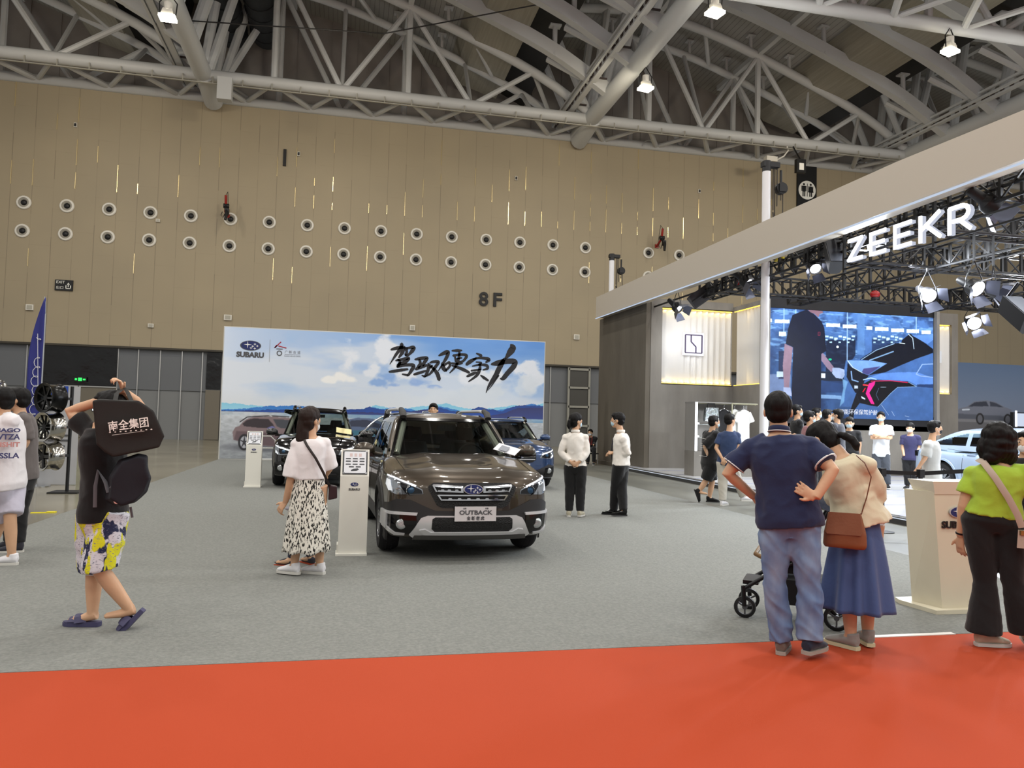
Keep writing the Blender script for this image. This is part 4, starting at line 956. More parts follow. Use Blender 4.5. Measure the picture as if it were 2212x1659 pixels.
# backdrop of the stand beyond: dusk sky with a grey saloon
def dusk():
    t = thing('printed_backdrop', 'dusk-blue printed backdrop with a grey saloon car at the far right', 'backdrop', (26.0, 30.0, 0))
    B = MB(); B.box((5, .15, 2.38), (10, .28, 4.76)); obj('frame', B, m_dark, t)
    c = Canvas(500, 240, 0, 476, 1000, 0); v = c.Y / 476
    c.A[:] = np.array([.30, .38, .50]) * v[..., None] + np.array([.56, .57, .62]) * (1 - v[..., None])
    c.mix((c.Y < 215).astype(float), (.45, .45, .47), .9); c.mix((c.Y < 200).astype(float), (.30, .30, .32), .6)
    c.poly([(150, 215), (155, 250), (185, 262), (225, 272), (262, 296), (330, 304), (380, 298), (430, 276), (470, 264), (478, 240), (470, 212)], (.40, .42, .48), 1, 1)
    c.poly([(232, 272), (266, 292), (330, 299), (344, 276)], (.16, .18, .24), 1, 1); c.poly([(352, 276), (350, 298), (385, 292), (425, 274)], (.18, .2, .26), 1, 1)
    c.poly([(150, 215), (160, 238), (250, 236), (470, 232), (470, 210)], (.28, .3, .35), .9, 2)
    for x in (295, 450): c.ell(x, 216, 22, 27, (.1, .1, .12)); c.ell(x, 216, 14, 19, (.35, .36, .4))
    c.line([(200, 256), (235, 258)], 8, (.7, .74, .8)); c.sheet('printed_picture', 10, 4.76, t, 0, (0, -.005, 0), .6)
    t = thing('light_box', 'small white lit information box in front of the dusk-blue backdrop', 'light box', (30.1, 29.2, 0))
    B = MB(); B.box((.8, .1, 1.25), (1.8, .15, 2.5)); obj('case', B, m_dark, t); B = MB(); B.box((.8, .0, 2.15), (1.6, .04, .6)); obj('lit_panel', B, emis('box_glow', 'd5e0f5', .9), t); B = MB(); B.box((.02, -.03, 2.2), (.1, .03, .75)); obj('light_tube', B, m_halo, t)
dusk()
# white low wall behind the stand at far right
def onx(x, px, py):
    q = cam.matrix_world.to_3x3() @ Vector(((px - 1106) / FPX, -(py - 829.5) / FPX, -1)); k = x / q.x; return (x, q.y * k, 1.55 + q.z * k)
def ony(y, px, py):
    q = cam.matrix_world.to_3x3() @ Vector(((px - 1106) / FPX, -(py - 829.5) / FPX, -1)); k = y / q.y; return (q.x * k, y, 1.55 + q.z * k)
def onz(z, px, py):
    q = cam.matrix_world.to_3x3() @ Vector(((px - 1106) / FPX, -(py - 829.5) / FPX, -1)); k = (z - 1.55) / q.z; return (q.x * k, q.y * k, z)
# ------------------------------------------------------------------ lighting rig
m_truss = mat('truss_black', '08080a', .5, 0)
rig = thing('lighting_rig', 'black box-truss lighting grid above the display stand', 'truss rig', (9.3, 8, 5.06))
def truss(a, b, label=None, w_=.4, h_=.44, sp=.5):
    a = Vector(a); b = Vector(b); d = (b - a); L_ = d.length; d.normalize(); s = Vector((0, 0, 1)).cross(d) * w_ / 2
    B = MB(); up = Vector((0, 0, h_)); a0 = a - Vector(rig.location); b0 = b - Vector(rig.location)
    for q in (s, -s, s + up, -s + up): B.tube([a0 + q, b0 + q], .03, 6)
    n = max(1, int(L_ / sp))
    for k in range(n + 1):
        p = a0 + d * (L_ * k / n)
        for q in (s, -s): B.bar(p + q, p + q + up, .05)
        for q in (Vector(), up): B.bar(p + s + q, p - s + q, .024)
        if k < n:
            p2 = a0 + d * (L_ * (k + 1) / n)
            for q in (s, -s): B.bar(p + q + (up if k % 2 else Vector()), p2 + q + (Vector() if k % 2 else up), .028)
            B.bar(p + s, p2 - s, .022)
    obj('truss_run', B, m_truss, rig)
for y in (18.3, 14.1, 11.4): truss((9.5, y, 5.06), (22, y, 5.06))
for x in (9.75, 12.5, 16.6): truss((x, 7.5, 5.06), (x, 19.5, 5.06))
truss((20.5, 7.5, 5.06), (20.5, 19.5, 5.06))
B = MB()
for y in (8.2, 10.6, 12.9): B.bar((.05, y - 8, -.5), (.05, y - 8, .3), .05)
B.bar((.09, .9, -.42), (.09, 5.0, -.42), .03); B.bar((.09, .9, -.22), (.09, 5.0, -.22), .03); obj('sign_bar', B, m_truss, rig); B = MB(); B.tube([(.27, 0, .2), (.27, 18.8, .24)], .03, 8); obj('support_rail', B, m_truss, rig)
B = MB()
for k in range(14): B.tube([(.2, 1.0 + k * .8, .5), (.25, 1.3 + k * .8, .38 + .06 * math.sin(k * 2.1)), (.2, 1.7 + k * .8, .5)], .012, 6)
obj('cable', B, m_truss, rig)
# hanging letters
t = thing('letter_sign', 'glowing white ZEEKR letters hung below the cream fascia', 'sign', (9.3, 11.3, 4.69))
m_let = emis('letter_glow', 'ffffff', 3.0); m_lside = emis('letter_side', 'c9cede', .9)
LET = {'Z': [[(0, 1), (1, 1), (0, 0), (1, 0)]], 'E': [[(1, 1), (0, 1), (0, 0), (1, 0)], [(0, .5), (.9, .5)]], 'K': [[(0, 1.08), (0, -.08)], [(1, 1.06), (.1, .48)], [(.3, .6), (1.05, -.06)]],
       'R': [[(0, -.08), (0, 1), (.6, 1)] + [(.6 + .36 * math.sin(a), .71 + .29 * math.cos(a)) for a in np.linspace(.3, PI - .3, 7)] + [(.6, .42), (.2, .42)], [(.5, .42), (1.05, -.06)]]}
for k, (ch, pa, pb) in enumerate((('Z', 1832, 1866), ('E', 1880, 1915), ('E', 1932, 1970), ('K', 1987, 2033), ('R', 2050, 2098))):
    ya, yb = onx(9.22, pa + 1, 500)[1] - 11.3, onx(9.22, pb - 4, 500)[1] - 11.3; z0, hh = .04 - .012 * k, .37
    for nm, mm, x0, th, sw in (('letter', m_let, -.08, .02, .062), ('letter_side', m_lside, -.03, .08, .052)):
        B = MB()
        for st in LET[ch]:
            P3 = [(x0, ya + (yb - ya) * u, z0 + hh * v) for u, v in st]
            for a_, b_ in zip(P3[:-1], P3[1:]):
                d_ = (Vector(b_) - Vector(a_)).normalized() * sw * (.5 if ch in 'E' else .2); B.bar(Vector(a_) - d_, Vector(b_) + d_, sw, th, (1, 0, 0))
        obj(nm, B, mm, t, 0)
# lamps with barn doors, speakers
def spot(loc, aim, label, on=6.0, big=1.0, rz=0):
    t = thing('stage_lamp', label, 'stage lamp', loc); d = (Vector(aim) - Vector(loc)).normalized(); q = d.to_track_quat('Z', 'Y').to_matrix()
    b = big
    def W_(p): return q @ (Vector(p) * b)
    B = MB(); M4 = q.to_4x4(); B.lathe([(0, -.32), (.05, -.32), (.06, -.3), (.07, -.12), (.12, -.06), (.13, .08), (.12, .08), (.11, -.04)], M4 @ Matrix.Scale(b, 4), 20); obj('housing', B, m_blk, t)
    B = MB(); B.tube([W_((-.14, 0, 0)), W_((-.15, 0, 0)) + Vector((0, 0, .15)), Vector((0, 0, .42 * b)), W_((.15, 0, 0)) + Vector((0, 0, .15)), W_((.14, 0, 0))], .012, 6); B.bar((0, 0, .4 * b), (0, 0, max(.43 * b, (5.27 if loc[0] < 9.7 else 5.06) - loc[2])), .03); obj('yoke', B, m_blk, t)
    if on:
        B = MB(); B.lathe([(0, .03), (.11, .03), (.11, .04), (0, .045)], M4 @ Matrix.Scale(b, 4), 20); obj('lens', B, emis('lamp_lens_%g' % on, 'f4f6ff', on), t)
    B = MB()
    for k in range(4):
        a = k * PI / 2 + .4; u = Vector((math.cos(a), math.sin(a), 0)); v = Vector((-math.sin(a), math.cos(a), 0)); L_ = .17
        P = [u * .13 - v * .1 + Vector((0, 0, .08)), u * .13 + v * .1 + Vector((0, 0, .08)), u * (.13 + L_ * .55) + v * .13 + Vector((0, 0, .08 + L_)), u * (.13 + L_ * .55) - v * .13 + Vector((0, 0, .08 + L_))]
        P = [q @ (p * b) for p in P]; nn = (P[1] - P[0]).cross(P[2] - P[0]).normalized() * .003
        B.add(P + [p + nn for p in P], [(0, 1, 2, 3), (7, 6, 5, 4), (0, 4, 5, 1), (1, 5, 6, 2), (2, 6, 7, 3), (3, 7, 4, 0)])
    obj('barn_doors', B, mat('barn_metal', '5a5e6c', .3, .6), t)
    return t
def speaker(loc, aim, label, b=1.0):
    t = thing('loudspeaker', label, 'loudspeaker', loc); d = (Vector(aim) - Vector(loc)).normalized(); q = d.to_track_quat('Y', 'Z').to_matrix()
    fn = lambda u, v, dd: q @ (Vector((u, v, dd)) * b)
    B = MB(); B.prism([(-.2, .2), (.2, .2), (.13, -.16), (.06, -.2), (-.06, -.2), (-.13, -.16)], fn, -.36, .36); obj('cabinet', B, mat('speaker_black', '121317', .45), t, 0)
    B = MB(); B.prism([(-.18, .202), (.18, .202), (.18, .21), (-.18, .21)], fn, -.34, .34); obj('grille', B, mat('speaker_grille', '20232b', .6), t, 0)
    B = MB(); B.tube([q @ Vector((-.2, 0, .38)) * b, q @ Vector((0, -.1, .5)) * b, Vector((0, 0, .62 * b))], .02, 6); B.tube([q @ Vector((-.2, 0, .38)) * b, q @ Vector((-.24, 0, 0)) * b, q @ Vector((-.2, 0, -.38)) * b], .02, 6); obj('bracket', B, m_blk, t)
spot(onx(9.55, 1463, 664), (12, 17, 1), 'stage lamp at the left end of the fascia, beside the left loudspeaker', 3, 1.25)
spot(onx(9.6, 1612, 608), (13, 12, 0), 'pair-lit stage lamp partly behind the tall white mast', 5, 1.3)
spot(onx(9.6, 1760, 578), (8, 8, 0), 'stage lamp tucked left of the loudspeaker near the glowing letters', 5, 1.0)
spot(onx(9.6, 2140, 442), (13.5, 8.5, 2), 'large dark stage lamp right of the glowing letters', 2.5, 1.25)
spot(ony(13.9, 2003, 636), (11, 8, 1), 'bright stage lamp hung left of the other two over the car', 40, 1.25)
spot(ony(11.2, 2104, 620), (11, 6, 1), 'bright stage lamp in the middle of the cluster over the car', 40, 1.15)
spot(ony(11.2, 2146, 625), (16, 8, 1), 'stage lamp turned away beside the middle bright one', 20, 1.05)
spot(ony(18.1, 2102, 697), (12, 8, 1), 'lowest bright stage lamp, against the beige wall', 40, 1.5)
speaker(onx(9.55, 1516, 640), (7.5, 20, 8), 'left black loudspeaker under the far part of the fascia', .95)
speaker(onx(9.5, 1800, 555), (8.2, 9.0, 8), 'black loudspeaker beside the glowing letters', .85)
speaker(onx(10.0, 2200, 680), (9.6, 5.0, 9), 'black loudspeaker cut by the right edge of the picture', .8)
for p, lab in (((1600, 613), 'small red alarm lamp on the truss left of the mast'), ((1890, 636), 'small red alarm lamp on the truss above the screen')):
    t = thing('alarm_lamp', lab, 'lamp', ony(18.0, *p)); B = MB(); B.ell((0, 0, 0), (.13, .13, .11)); obj('dome', B, mat('red_dome', '8c1616', .2), t, 60)
    B = MB(); B.cyl((0, 0, -.13), (0, 0, -.09), .1); B.cyl((0, 0, .1), (0, 0, .3), .02); obj('mount', B, m_blk, t)
t = thing('ratchet_strap', 'yellow strap tied to the truss right of the mast', 'strap', onx(9.7, 1684, 556)); B = MB(); B.box((0, 0, 0), (.05, .35, .04), Matrix.Rotation(.25, 3, 'X')); B.box((0, -.1, .05), (.05, .12, .08)); B.box((0, .12, -.04), (.05, .12, .06)); obj('webbing', B, mat('yellow_strap', 'c9b51f', .5), t)
# cool lights of the stand
for p, tg, pw in (((11.5, 14, 4.95), (13.5, 12.5, .5), 400), ((14.5, 11.5, 4.95), (13.5, 14, .5), 380), ((16.0, 15.5, 4.95), (13, 14, .5), 380), ((12.5, 8.5, 4.95), (11.5, 10.5, 0), 200), ((9.9, 19.5, 5.0), (10.5, 22.6, 1), 40), ((10.0, 13.0, 5.0), (6.0, 9.0, 0), 170), ((10.2, 9.0, 5.0), (5.8, 6.8, 0), 170)):
    area('stage_light', p, .5, pw, (.86, .92, 1), target=tg)
# display case at the left
tc = thing('display_case', 'open display case with bright upright light and clothes rail, on grey cabinet', 'display case', (9.36, 19.3, Z0))
B = MB(); B.box((.95, .3, .34), (1.9, .6, .68)); obj('cabinet', B, m_conc, tc, 0)
B = MB(); B.box((.03, .3, 1.36), (.05, .6, 1.34)); B.box((.95, .58, 1.36), (1.9, .04, 1.34)); B.box((.95, .3, 2.03), (1.9, .6, .03)); obj('back_panel', B, mat('case_grey', '7d7a75', .5), tc, 0)
B = MB(); B.box((.05, -.01, 1.36), (.06, .02, 1.34)); obj('light_tube', B, emis('tube_white', 'f2f7ff', 4), tc)
B = MB(); B.bar((.05, .1, 2.0), (1.9, .1, 2.0), .02); B.bar((1.12, .0, .7), (1.12, .0, 2.03), .03); B.bar((1.12, .0, 2.02), (1.9, .0, 2.02), .03); obj('rail', B, mat('brass_rail', 'a8a68c', .3, .7), tc)
B = MB(); B.box((.27, .3, 1.42), (.4, .4, .015)); B.box((.27, .3, 1.06), (.4, .4, .015)); obj('glass_shelf', B, mat('shelf_glass', 'aab2b0', .1, alpha=.35), tc)
B = MB()
for z in (1.45, 1.09): B.ell((.22, .3, z), (.07, .05, .03))
obj('shelf_light', B, emis('shelf_glow', 'f8fbff', 4), tc)
area('case_light', (9.7, 19.1, 1.5), .3, 6, (.9, .95, 1), target=(10.4, 19.5, 1.4))
t = thing('tote_bag', 'shiny silver and black bag hung in the display case', 'bag', (9.36 + .52, 19.35, Z0 + 1.5))
B = MB(); B.box((0, 0, .2), (.42, .12, .38), taper=.9); obj('bag_body', B, mat('silver_foil', '8d9496', .12, .9, bump=(18, 1, .05)), t)
B = MB(); B.tube([(-.12, 0, .38), (-.1, 0, .5), (.1, 0, .5), (.12, 0, .38)], .015); obj('handle', B, m_blk, t)
def garment(x, y, z, m, w_, L_, label, sl=True):
    t = thing('hanging_shirt', label, 'shirt', (x, y, z))
    B = MB(); B.rings([(0, 0, -L_, w_ * .56, .05), (0, 0, -L_ * .5, w_ * .52, .05), (0, 0, -.1, w_ * .5, .05), (0, 0, -.03, w_ * .3, .04), (0, 0, 0, .06, .03)], 16)
    if sl:
        for s_ in (-1, 1): B.tube([(s_ * w_ * .4, 0, -.07), (s_ * w_ * .72, 0, -.34)], [.07, .09], 10)
    me = blob(B, .02, 3, m=m, name='cloth'); link('cloth', me, t)
    B = MB(); B.tube([(-.14, 0, -.05), (0, 0, .02), (.14, 0, -.05)], .01); B.tube([(0, 0, .02), (0, 0, .1), (.03, 0, .13)], .006); obj('hanger', B, m_chrome, t)
garment(9.36 + .93, 19.4, Z0 + 1.86, mat('cloth_black', '131315', .9), .3, .75, 'black shirt on a hanger in the display case')
garment(9.36 + 1.28, 19.45, Z0 + 1.86, mat('cloth_white', 'd6d6d2', .9), .3, .8, 'white shirt on a hanger behind the upright rail of the display case')
garment(9.36 + 1.5, 19.35, Z0 + 1.86, mat('cloth_white', 'd6d6d2', .9), .36, .95, 'rightmost white shirt on a hanger in the display case')
# display stool / chair frames with clear seats at the platform edge
# belt barrier
def stanchion(x, y, z, label):
    t = thing('barrier_post', label, 'barrier post', (x, y, z))
    B = MB(); B.cyl((0, 0, .02), (0, 0, .92), .032, n=16); B.box((0, 0, .9), (.08, .08, .12)); obj('post', B, m_blk, t); B = MB(); B.lathe([(0, 0), (.17, 0), (.17, .012), (.05, .03), (0, .03)], None, 24); obj('foot', B, m_blk, t); return t
stanchion(7.95, 10.05, .004, 'black belt barrier post left of the cream lectern')
stanchion(8.45, 9.85, .004, 'second black belt barrier post, behind the cream lectern')
stanchion(9.6, 9.3, .135, 'third black belt barrier post, behind the woman in green')
stanchion(7.1, 10.6, .004, 'black belt barrier post hidden mostly by the woman in cream')
B = MB()
PTS = [(7.1, 10.6, .905), (7.95, 10.05, .905), (8.45, 9.85, .905), (9.6, 9.3, 1.03)]
for a, b in zip(PTS[:-1], PTS[1:]): B.bar(a, b, .004, .06)
tag(obj('barrier_belt', B, m_blk), 'black belt strung between the barrier posts', 'belt')


# ------------------------------------------------------------------ left side: feather flag, rim display, poster
def flag():
    t = thing('feather_flag', 'tall dark blue feather flag with white script at the far left', 'flag', (-6.0, 16.6, 0))
    m_fl = mat('flag_blue', '252a72', .7, bump=(5, .2, .02))
    B = MB(); B.cyl((.13, 0, .02), (.13, 0, 3.4), .018, n=10); B.tube([(.13, 0, 3.4), (.12, 0, 3.62), (.1, 0, 3.74)], .012, 8); B.lathe([(0, 0), (.25, 0), (.25, .02), (0, .04)], Matrix.Translation((.13, 0, 0)), 20); obj('pole', B, m_chrome, t)
    def edge(z): return -.13 + (.0 if z < 2.4 else .22 * ((z - 2.4) / 1.32) ** 1.8)
    vs = []; n = 30
    for k in range(n + 1):
        z = .45 + 3.27 * k / n
        for j in range(7):
            u = j / 6; vs.append((edge(z) * (1 - u) + .125 * u, .02 * math.sin(u * 5 + z * 2), z))
    B = MB(); B.add(vs, [(k * 7 + j, k * 7 + j + 1, k * 7 + j + 8, k * 7 + j + 7) for k in range(n) for j in range(6)])
    o = obj('cloth', B, m_fl, t, 180); sm = o.modifiers.new('s', 'SOLIDIFY'); sm.thickness = .004
    # flowing white script running up the cloth
    B = MB(); rnd = random.Random(3); P = []
    for k in range(90):
        z = 1.0 + k * .022; a = k * .75; P.append((.0 + .055 * math.sin(a) + .02 * math.sin(a * .3) + .02, -.03, z + .05 * math.cos(a)))
    for i in range(len(P) - 1): 
        if (i // 14) % 6 != 5: B.bar(P[i], P[i + 1], .006, .016, (0, 1, 0))
    B.bar((.09, -.03, 1.7), (.02, -.03, 3.0), .006, .012, (0, 1, 0)); obj('script', B, m_pw, t)
flag()
m_rimA = mat('rim_chrome', 'b3b1ab', .15, 1); m_rimB = mat('rim_black', '141414', .25, .6)
def rim_stand():
    tp = thing('rim_display_stand', 'slim upright stand holding three alloy wheels at the far left', 'stand', (-4.95, 15.45, 0), .0)
    B = MB(); B.cyl((0, 0, .02), (0, 0, 1.95), .03, n=12); B.box((0, 0, .012), (.5, .5, .024)); obj('post', B, m_blk, tp)
    specs = [(1.72, 'black', 'top black alloy wheel on the upright wheel stand'), (1.2, 'mesh', 'middle chrome alloy wheel with fine mesh spokes on the wheel stand'), (.68, 'five', 'lowest chrome alloy wheel with five black spokes on the wheel stand')]
    for z, kind, lab in specs:
        t = thing('alloy_wheel', lab, 'wheel rim', (-5.2, 15.1, z - .27)); ax = Vector((-.62, -.78, 0)).normalized()
        q = ax.to_track_quat('Z', 'Y').to_matrix().to_4x4(); M4 = Matrix.Translation((0, 0, .27)) @ q; R = .255
        B = MB(); B.lathe([(R - .04, .09), (R, .12), (R + .012, .12), (R + .01, .09), (R - .02, .06), (R - .02, -.12), (R + .01, -.17), (R - .01, -.17), (R - .045, -.12), (R - .05, .05), (R - .04, .09)], M4, 40); obj('barrel', B, m_rimB if kind == 'black' else m_rimA, t, 50)
        B = MB(); ns = {'black': 7, 'mesh': 20, 'five': 5}[kind]; wd = {'black': .03, 'mesh': .011, 'five': .055}[kind]
        for k in range(ns):
            a = 2 * PI * k / ns; c_, s_ = math.cos(a), math.sin(a); off = .35 if kind == 'mesh' and k % 2 else 0
            B.bar(M4 @ Vector((.04 * c_, .04 * s_, .06)), M4 @ Vector(((R - .03) * math.cos(a + off), (R - .03) * math.sin(a + off), .085)), wd, .03, ax)
        B.lathe([(0, .08), (.05, .08), (.06, .06), (.06, 0)], M4, 20); obj('spokes', B, m_rimB, t, 40)
        B = MB(); B.cyl(M4 @ Vector((0, 0, -.06)), M4 @ Vector((0, 0, .0)), .06); B.bar(M4 @ Vector((0, 0, -.04)), (.25, .3, .27), .05); obj('hub_mount', B, m_blk, t)
    t = thing('alloy_wheel', 'chrome alloy wheel seen just behind the two men at the left edge', 'wheel rim', (-6.55, 16.0, 1.55)); q = Vector((-.3, -.9, 0)).normalized().to_track_quat('Z', 'Y').to_matrix().to_4x4(); M4 = Matrix.Translation((0, 0, .27)) @ q
    B = MB(); B.lathe([(.2, .09), (.255, .12), (.26, .09), (.235, .05), (.235, -.12), (.26, -.17), (.2, -.12), (.2, .09)], M4, 36); obj('barrel', B, m_rimA, t, 50)
    B = MB()
    for k in range(7): B.bar(M4 @ Vector((0, 0, .05)), M4 @ Vector((.23 * math.cos(k * .9), .23 * math.sin(k * .9), .07)), .03)
    obj('spokes', B, m_rimB, t)
    B = MB(); B.cyl((0, .1, -1.53), (0, .1, .27), .03, n=10); B.box((0, .1, -1.54), (.4, .4, .02)); obj('stand_post', B, m_blk, t)
rim_stand()
t = thing('standing_poster', 'tall pale poster board with blue top behind the alloy wheels', 'poster', (-6.0, 16.9, 0))
B = MB(); B.box((.3, .03, 1.0), (.85, .04, 1.98)); obj('board', B, mat('poster_pale', 'a5a6a8', .5), t); B = MB(); B.box((.2, .0, 1.85), (.62, .02, .28)); obj('header', B, mat('poster_blue', '23479f', .4), t)
B = MB(); B.box((.4, .0, 1.0), (.4, .02, .03)); B.box((.4, .0, .9), (.42, .02, .03)); B.box((.35, 0, .78), (.3, .02, .03)); obj('print', B, m_pg, t)
# white tubular chair beside the black car
def wchair():
    t = thing('metal_chair', 'white tubular metal chair beside the black car', 'chair', (-1.76, 18.6, .009), .2); m = mat('chair_white', 'cfcfc9', .35)
    B = MB()
    B.tube([(-.2, .2, .0), (-.2, .2, .9), (-.1, .24, 1.0), (.1, .24, 1.0), (.2, .2, .9), (.2, .2, 0)], .014, 8); B.tube([(-.2, -.2, 0), (-.2, -.2, .45), (-.2, .2, .45)], .014, 8); B.tube([(.2, -.2, 0), (.2, -.2, .45), (.2, .2, .45)], .014, 8); B.tube([(-.2, .21, .72), (.2, .21, .72)], .014, 8)
    obj('frame', B, m, t); B = MB(); B.box((0, 0, .46), (.42, .42, .03)); obj('seat', B, m, t)
wchair()
# ------------------------------------------------------------------ cars
def smax(a, b, k):
    h = np.clip(.5 + .5 * (a - b) / k, 0, 1); return b * (1 - h) + a * h + k * h * (1 - h)
def I(x, P): return np.interp(x, [p[0] for p in P], [p[1] for p in P])
def cub(x, P):
    """monotone-ish smooth interpolation of a profile (vectorised)"""
    xs = np.array([p[0] for p in P], float); ys = np.array([p[1] for p in P], float)
    d = np.diff(ys) / np.diff(xs); m = np.empty_like(ys); m[0] = d[0]; m[-1] = d[-1]; m[1:-1] = np.where(d[:-1] * d[1:] > 0, 2 * d[:-1] * d[1:] / (d[:-1] + d[1:] + 1e-12), 0)
    x = np.clip(x, xs[0], xs[-1]); i = np.clip(np.searchsorted(xs, x) - 1, 0, len(xs) - 2); h = xs[i + 1] - xs[i]; t = (x - xs[i]) / h
    return (2 * t ** 3 - 3 * t * t + 1) * ys[i] + (t ** 3 - 2 * t * t + t) * h * m[i] + (-2 * t ** 3 + 3 * t * t) * ys[i + 1] + (t ** 3 - t * t) * h * m[i + 1]


class Car:
    """Car local frame: x to the viewer's right, y backwards from the front bumper, z up; nose at y = 0."""
    def __init__(s, **k):
        s.__dict__.update(dict(L=4.87, W=.9375, zb=.24, belt=[(0, .90), (.25, .985), (.6, 1.035), (1.15, 1.10), (2.2, 1.06), (3.6, 1.06), (4.6, 1.10), (4.87, 1.02)],
            front=[(.2, .16), (.3, .06), (.42, .0), (.62, .01), (.78, .03), (.86, .07), (.95, .16), (1.05, .3)], roofz=1.60, ws=(1.22, 1.98), rear=(4.05, 4.62), rk=.06))
        s.__dict__.update(k)
    def hw(s, y, z):
        plan = cub(y, [(0, s.W - .10), (.35, s.W - .045), (.9, s.W), (1.6, s.W - .02), (3.6, s.W - .01), (s.L - .6, s.W - .02), (s.L, s.W - .14)])
        sec = cub(z, [(.2, -.05), (.35, -.02), (.6, 0), (.8, -.01), (.93, -.03), (1.1, -.10), (1.3, -.2)])
        return plan + sec
    def fy(s, x, z):
        return cub(z, s.front) + .16 * np.abs(x / s.W) ** 2.6 + .10 * np.abs(x / s.W) ** 6
    def F(s, x, y, z):
        ax = np.abs(x); hood = cub(y, s.belt) - .045 * (ax / s.W) ** 2 - .05 * (ax / s.W) ** 5
        if s.__dict__.get('dome', 1): hood = hood + .014 * np.exp(-((ax - .38) / .10) ** 2) * (y < 1.4) + .012 * (ax > .42) * 0
        a = smax(ax - s.hw(y, z), z - hood, .07)
        a = smax(a, s.fy(x, z) - y, s.rk); a = smax(a, y - (s.L - .12 * (ax / s.W) ** 3 - cub(z, [(.2, .2), (.45, .0), (.8, .02), (1.1, .1)])), .06)
        a = smax(a, s.zb - z, .05)
        for wy in (.93, .93 + s.wb):
            pass
        return a
    wb = 2.745; kx = 1.0
    def G(s, x, y, z):
        """greenhouse"""
        ax = np.abs(x); t = (z - 1.0)
        tumble = s.W - .09 - .30 * np.clip(t, 0, 1) - .12 * np.clip(t, 0, 1) ** 2
        ws = s.ws[0] + (z - 1.05) * (s.ws[1] - s.ws[0]) / (s.roofz - .05 - 1.05) + .22 * (ax / .8) ** 2.5
        rr = s.rear[1] - (z - 1.05) * (s.rear[1] - s.rear[0]) / (s.roofz - 1.05) - .10 * (ax / .8) ** 2
        roof = s.roofz - .05 * (ax / .6) ** 2.4 - cub(y, [(1.5, .10), (2.0, .015), (2.6, 0), (3.6, .02), (4.7, .16)])
        plan = cub(y, [(1.2, .05), (2.0, .01), (3, 0), (4, .03), (4.8, .12)])
        a = smax(ax - (tumble - plan), ws - y, .05); a = smax(a, y - rr, .05); a = smax(a, z - roof, .07); return smax(a, .9 - z, .02)
    def march(s, f, o, d, n=34, tmax=2.6):
        """first sign change along o + t d, from inside out, vectorised bisection"""
        lo = np.zeros(len(o)); hi = np.full(len(o), tmax)
        for _ in range(n):
            m = (lo + hi) / 2; p = o + d * m[:, None]; v = f(p[:, 0], p[:, 1], p[:, 2]); lo = np.where(v < 0, m, lo); hi = np.where(v < 0, hi, m)
        return o + d * ((lo + hi) / 2)[:, None]
    def shell(s, f, y0, y1, zc, nu, nv, keep=None):
        """capsule-topology skin: nv around, nu from nose to tail"""
        us = np.linspace(0, 1, nu); O = []; D = []
        ph = np.linspace(0, 2 * PI, nv, endpoint=False); ph = ph - .18 * np.sin(4 * ph) * 0
        ne = int(nu * .3)
        for i in range(nu):
            if i < ne: th = (i + .02) / ne * PI / 2; oy = y0; dy, dr = -math.cos(th), math.sin(th)
            elif i >= nu - ne: th = (nu - 1 - i + .02) / ne * PI / 2; oy = y1; dy, dr = math.cos(th), math.sin(th)
            else: oy = y0 + (y1 - y0) * (i - ne) / (nu - 2 * ne - 1); dy, dr = 0, 1
            for p in ph: O.append((0, oy, zc)); D.append((math.sin(p) * dr * 1.35, dy, math.cos(p) * dr))
        O = np.array(O); D = np.array(D); D /= np.linalg.norm(D, axis=1)[:, None]
        P = s.march(f, O, D, tmax=2.4); idx = np.arange(nu * nv).reshape(nu, nv)
        fs = np.stack([idx[:-1], np.roll(idx[:-1], -1, 1), np.roll(idx[1:], -1, 1), idx[1:]], -1).reshape(-1, 4)
        if keep is not None:
            cen = P[fs].mean(1); fs = fs[keep(cen[:, 0], cen[:, 1], cen[:, 2])]
        B = MB(); B.v = [tuple(p) for p in P]; B.f = [tuple(map(int, q)) for q in fs]; B.mi = [0] * len(B.f); return B
    def on_front(s, pts, f=None, d=0.0):
        f = f or s.F; n = len(pts); P = np.array([(x * (s.kx if f == s.F else 1), -.5, z) for x, z in pts], float); lo = np.zeros(n); hi = np.full(n, 3.2)
        # outside -> inside search
        ts = np.linspace(0, 3.0, 160); V = np.stack([f(P[:, 0], P[:, 1] + t, P[:, 2]) for t in ts]); first = np.argmax(V < 0, 0); lo = ts[np.maximum(first - 1, 0)]; hi = ts[first]
        for _ in range(20):
            m = (lo + hi) / 2; v = f(P[:, 0], P[:, 1] + m, P[:, 2]); hi = np.where(v < 0, m, hi); lo = np.where(v < 0, lo, m)
        P[:, 1] += hi; return P
    def on_side(s, pts, sgn, f=None):
        f = f or s.F; P = np.array([(0, y, z) for y, z in pts], float); n = len(P)
        ts = np.linspace(1.3, 0, 160); V = np.stack([f(P[:, 0] + t, P[:, 1], P[:, 2]) for t in ts]); first = np.argmax(V < 0, 0); hi = ts[np.maximum(first - 1, 0)]; lo = ts[first]
        for _ in range(20):
            m = (lo + hi) / 2; v = f(m, P[:, 1], P[:, 2]); lo = np.where(v < 0, m, lo); hi = np.where(v < 0, hi, m)
        P[:, 0] = lo * sgn; return P
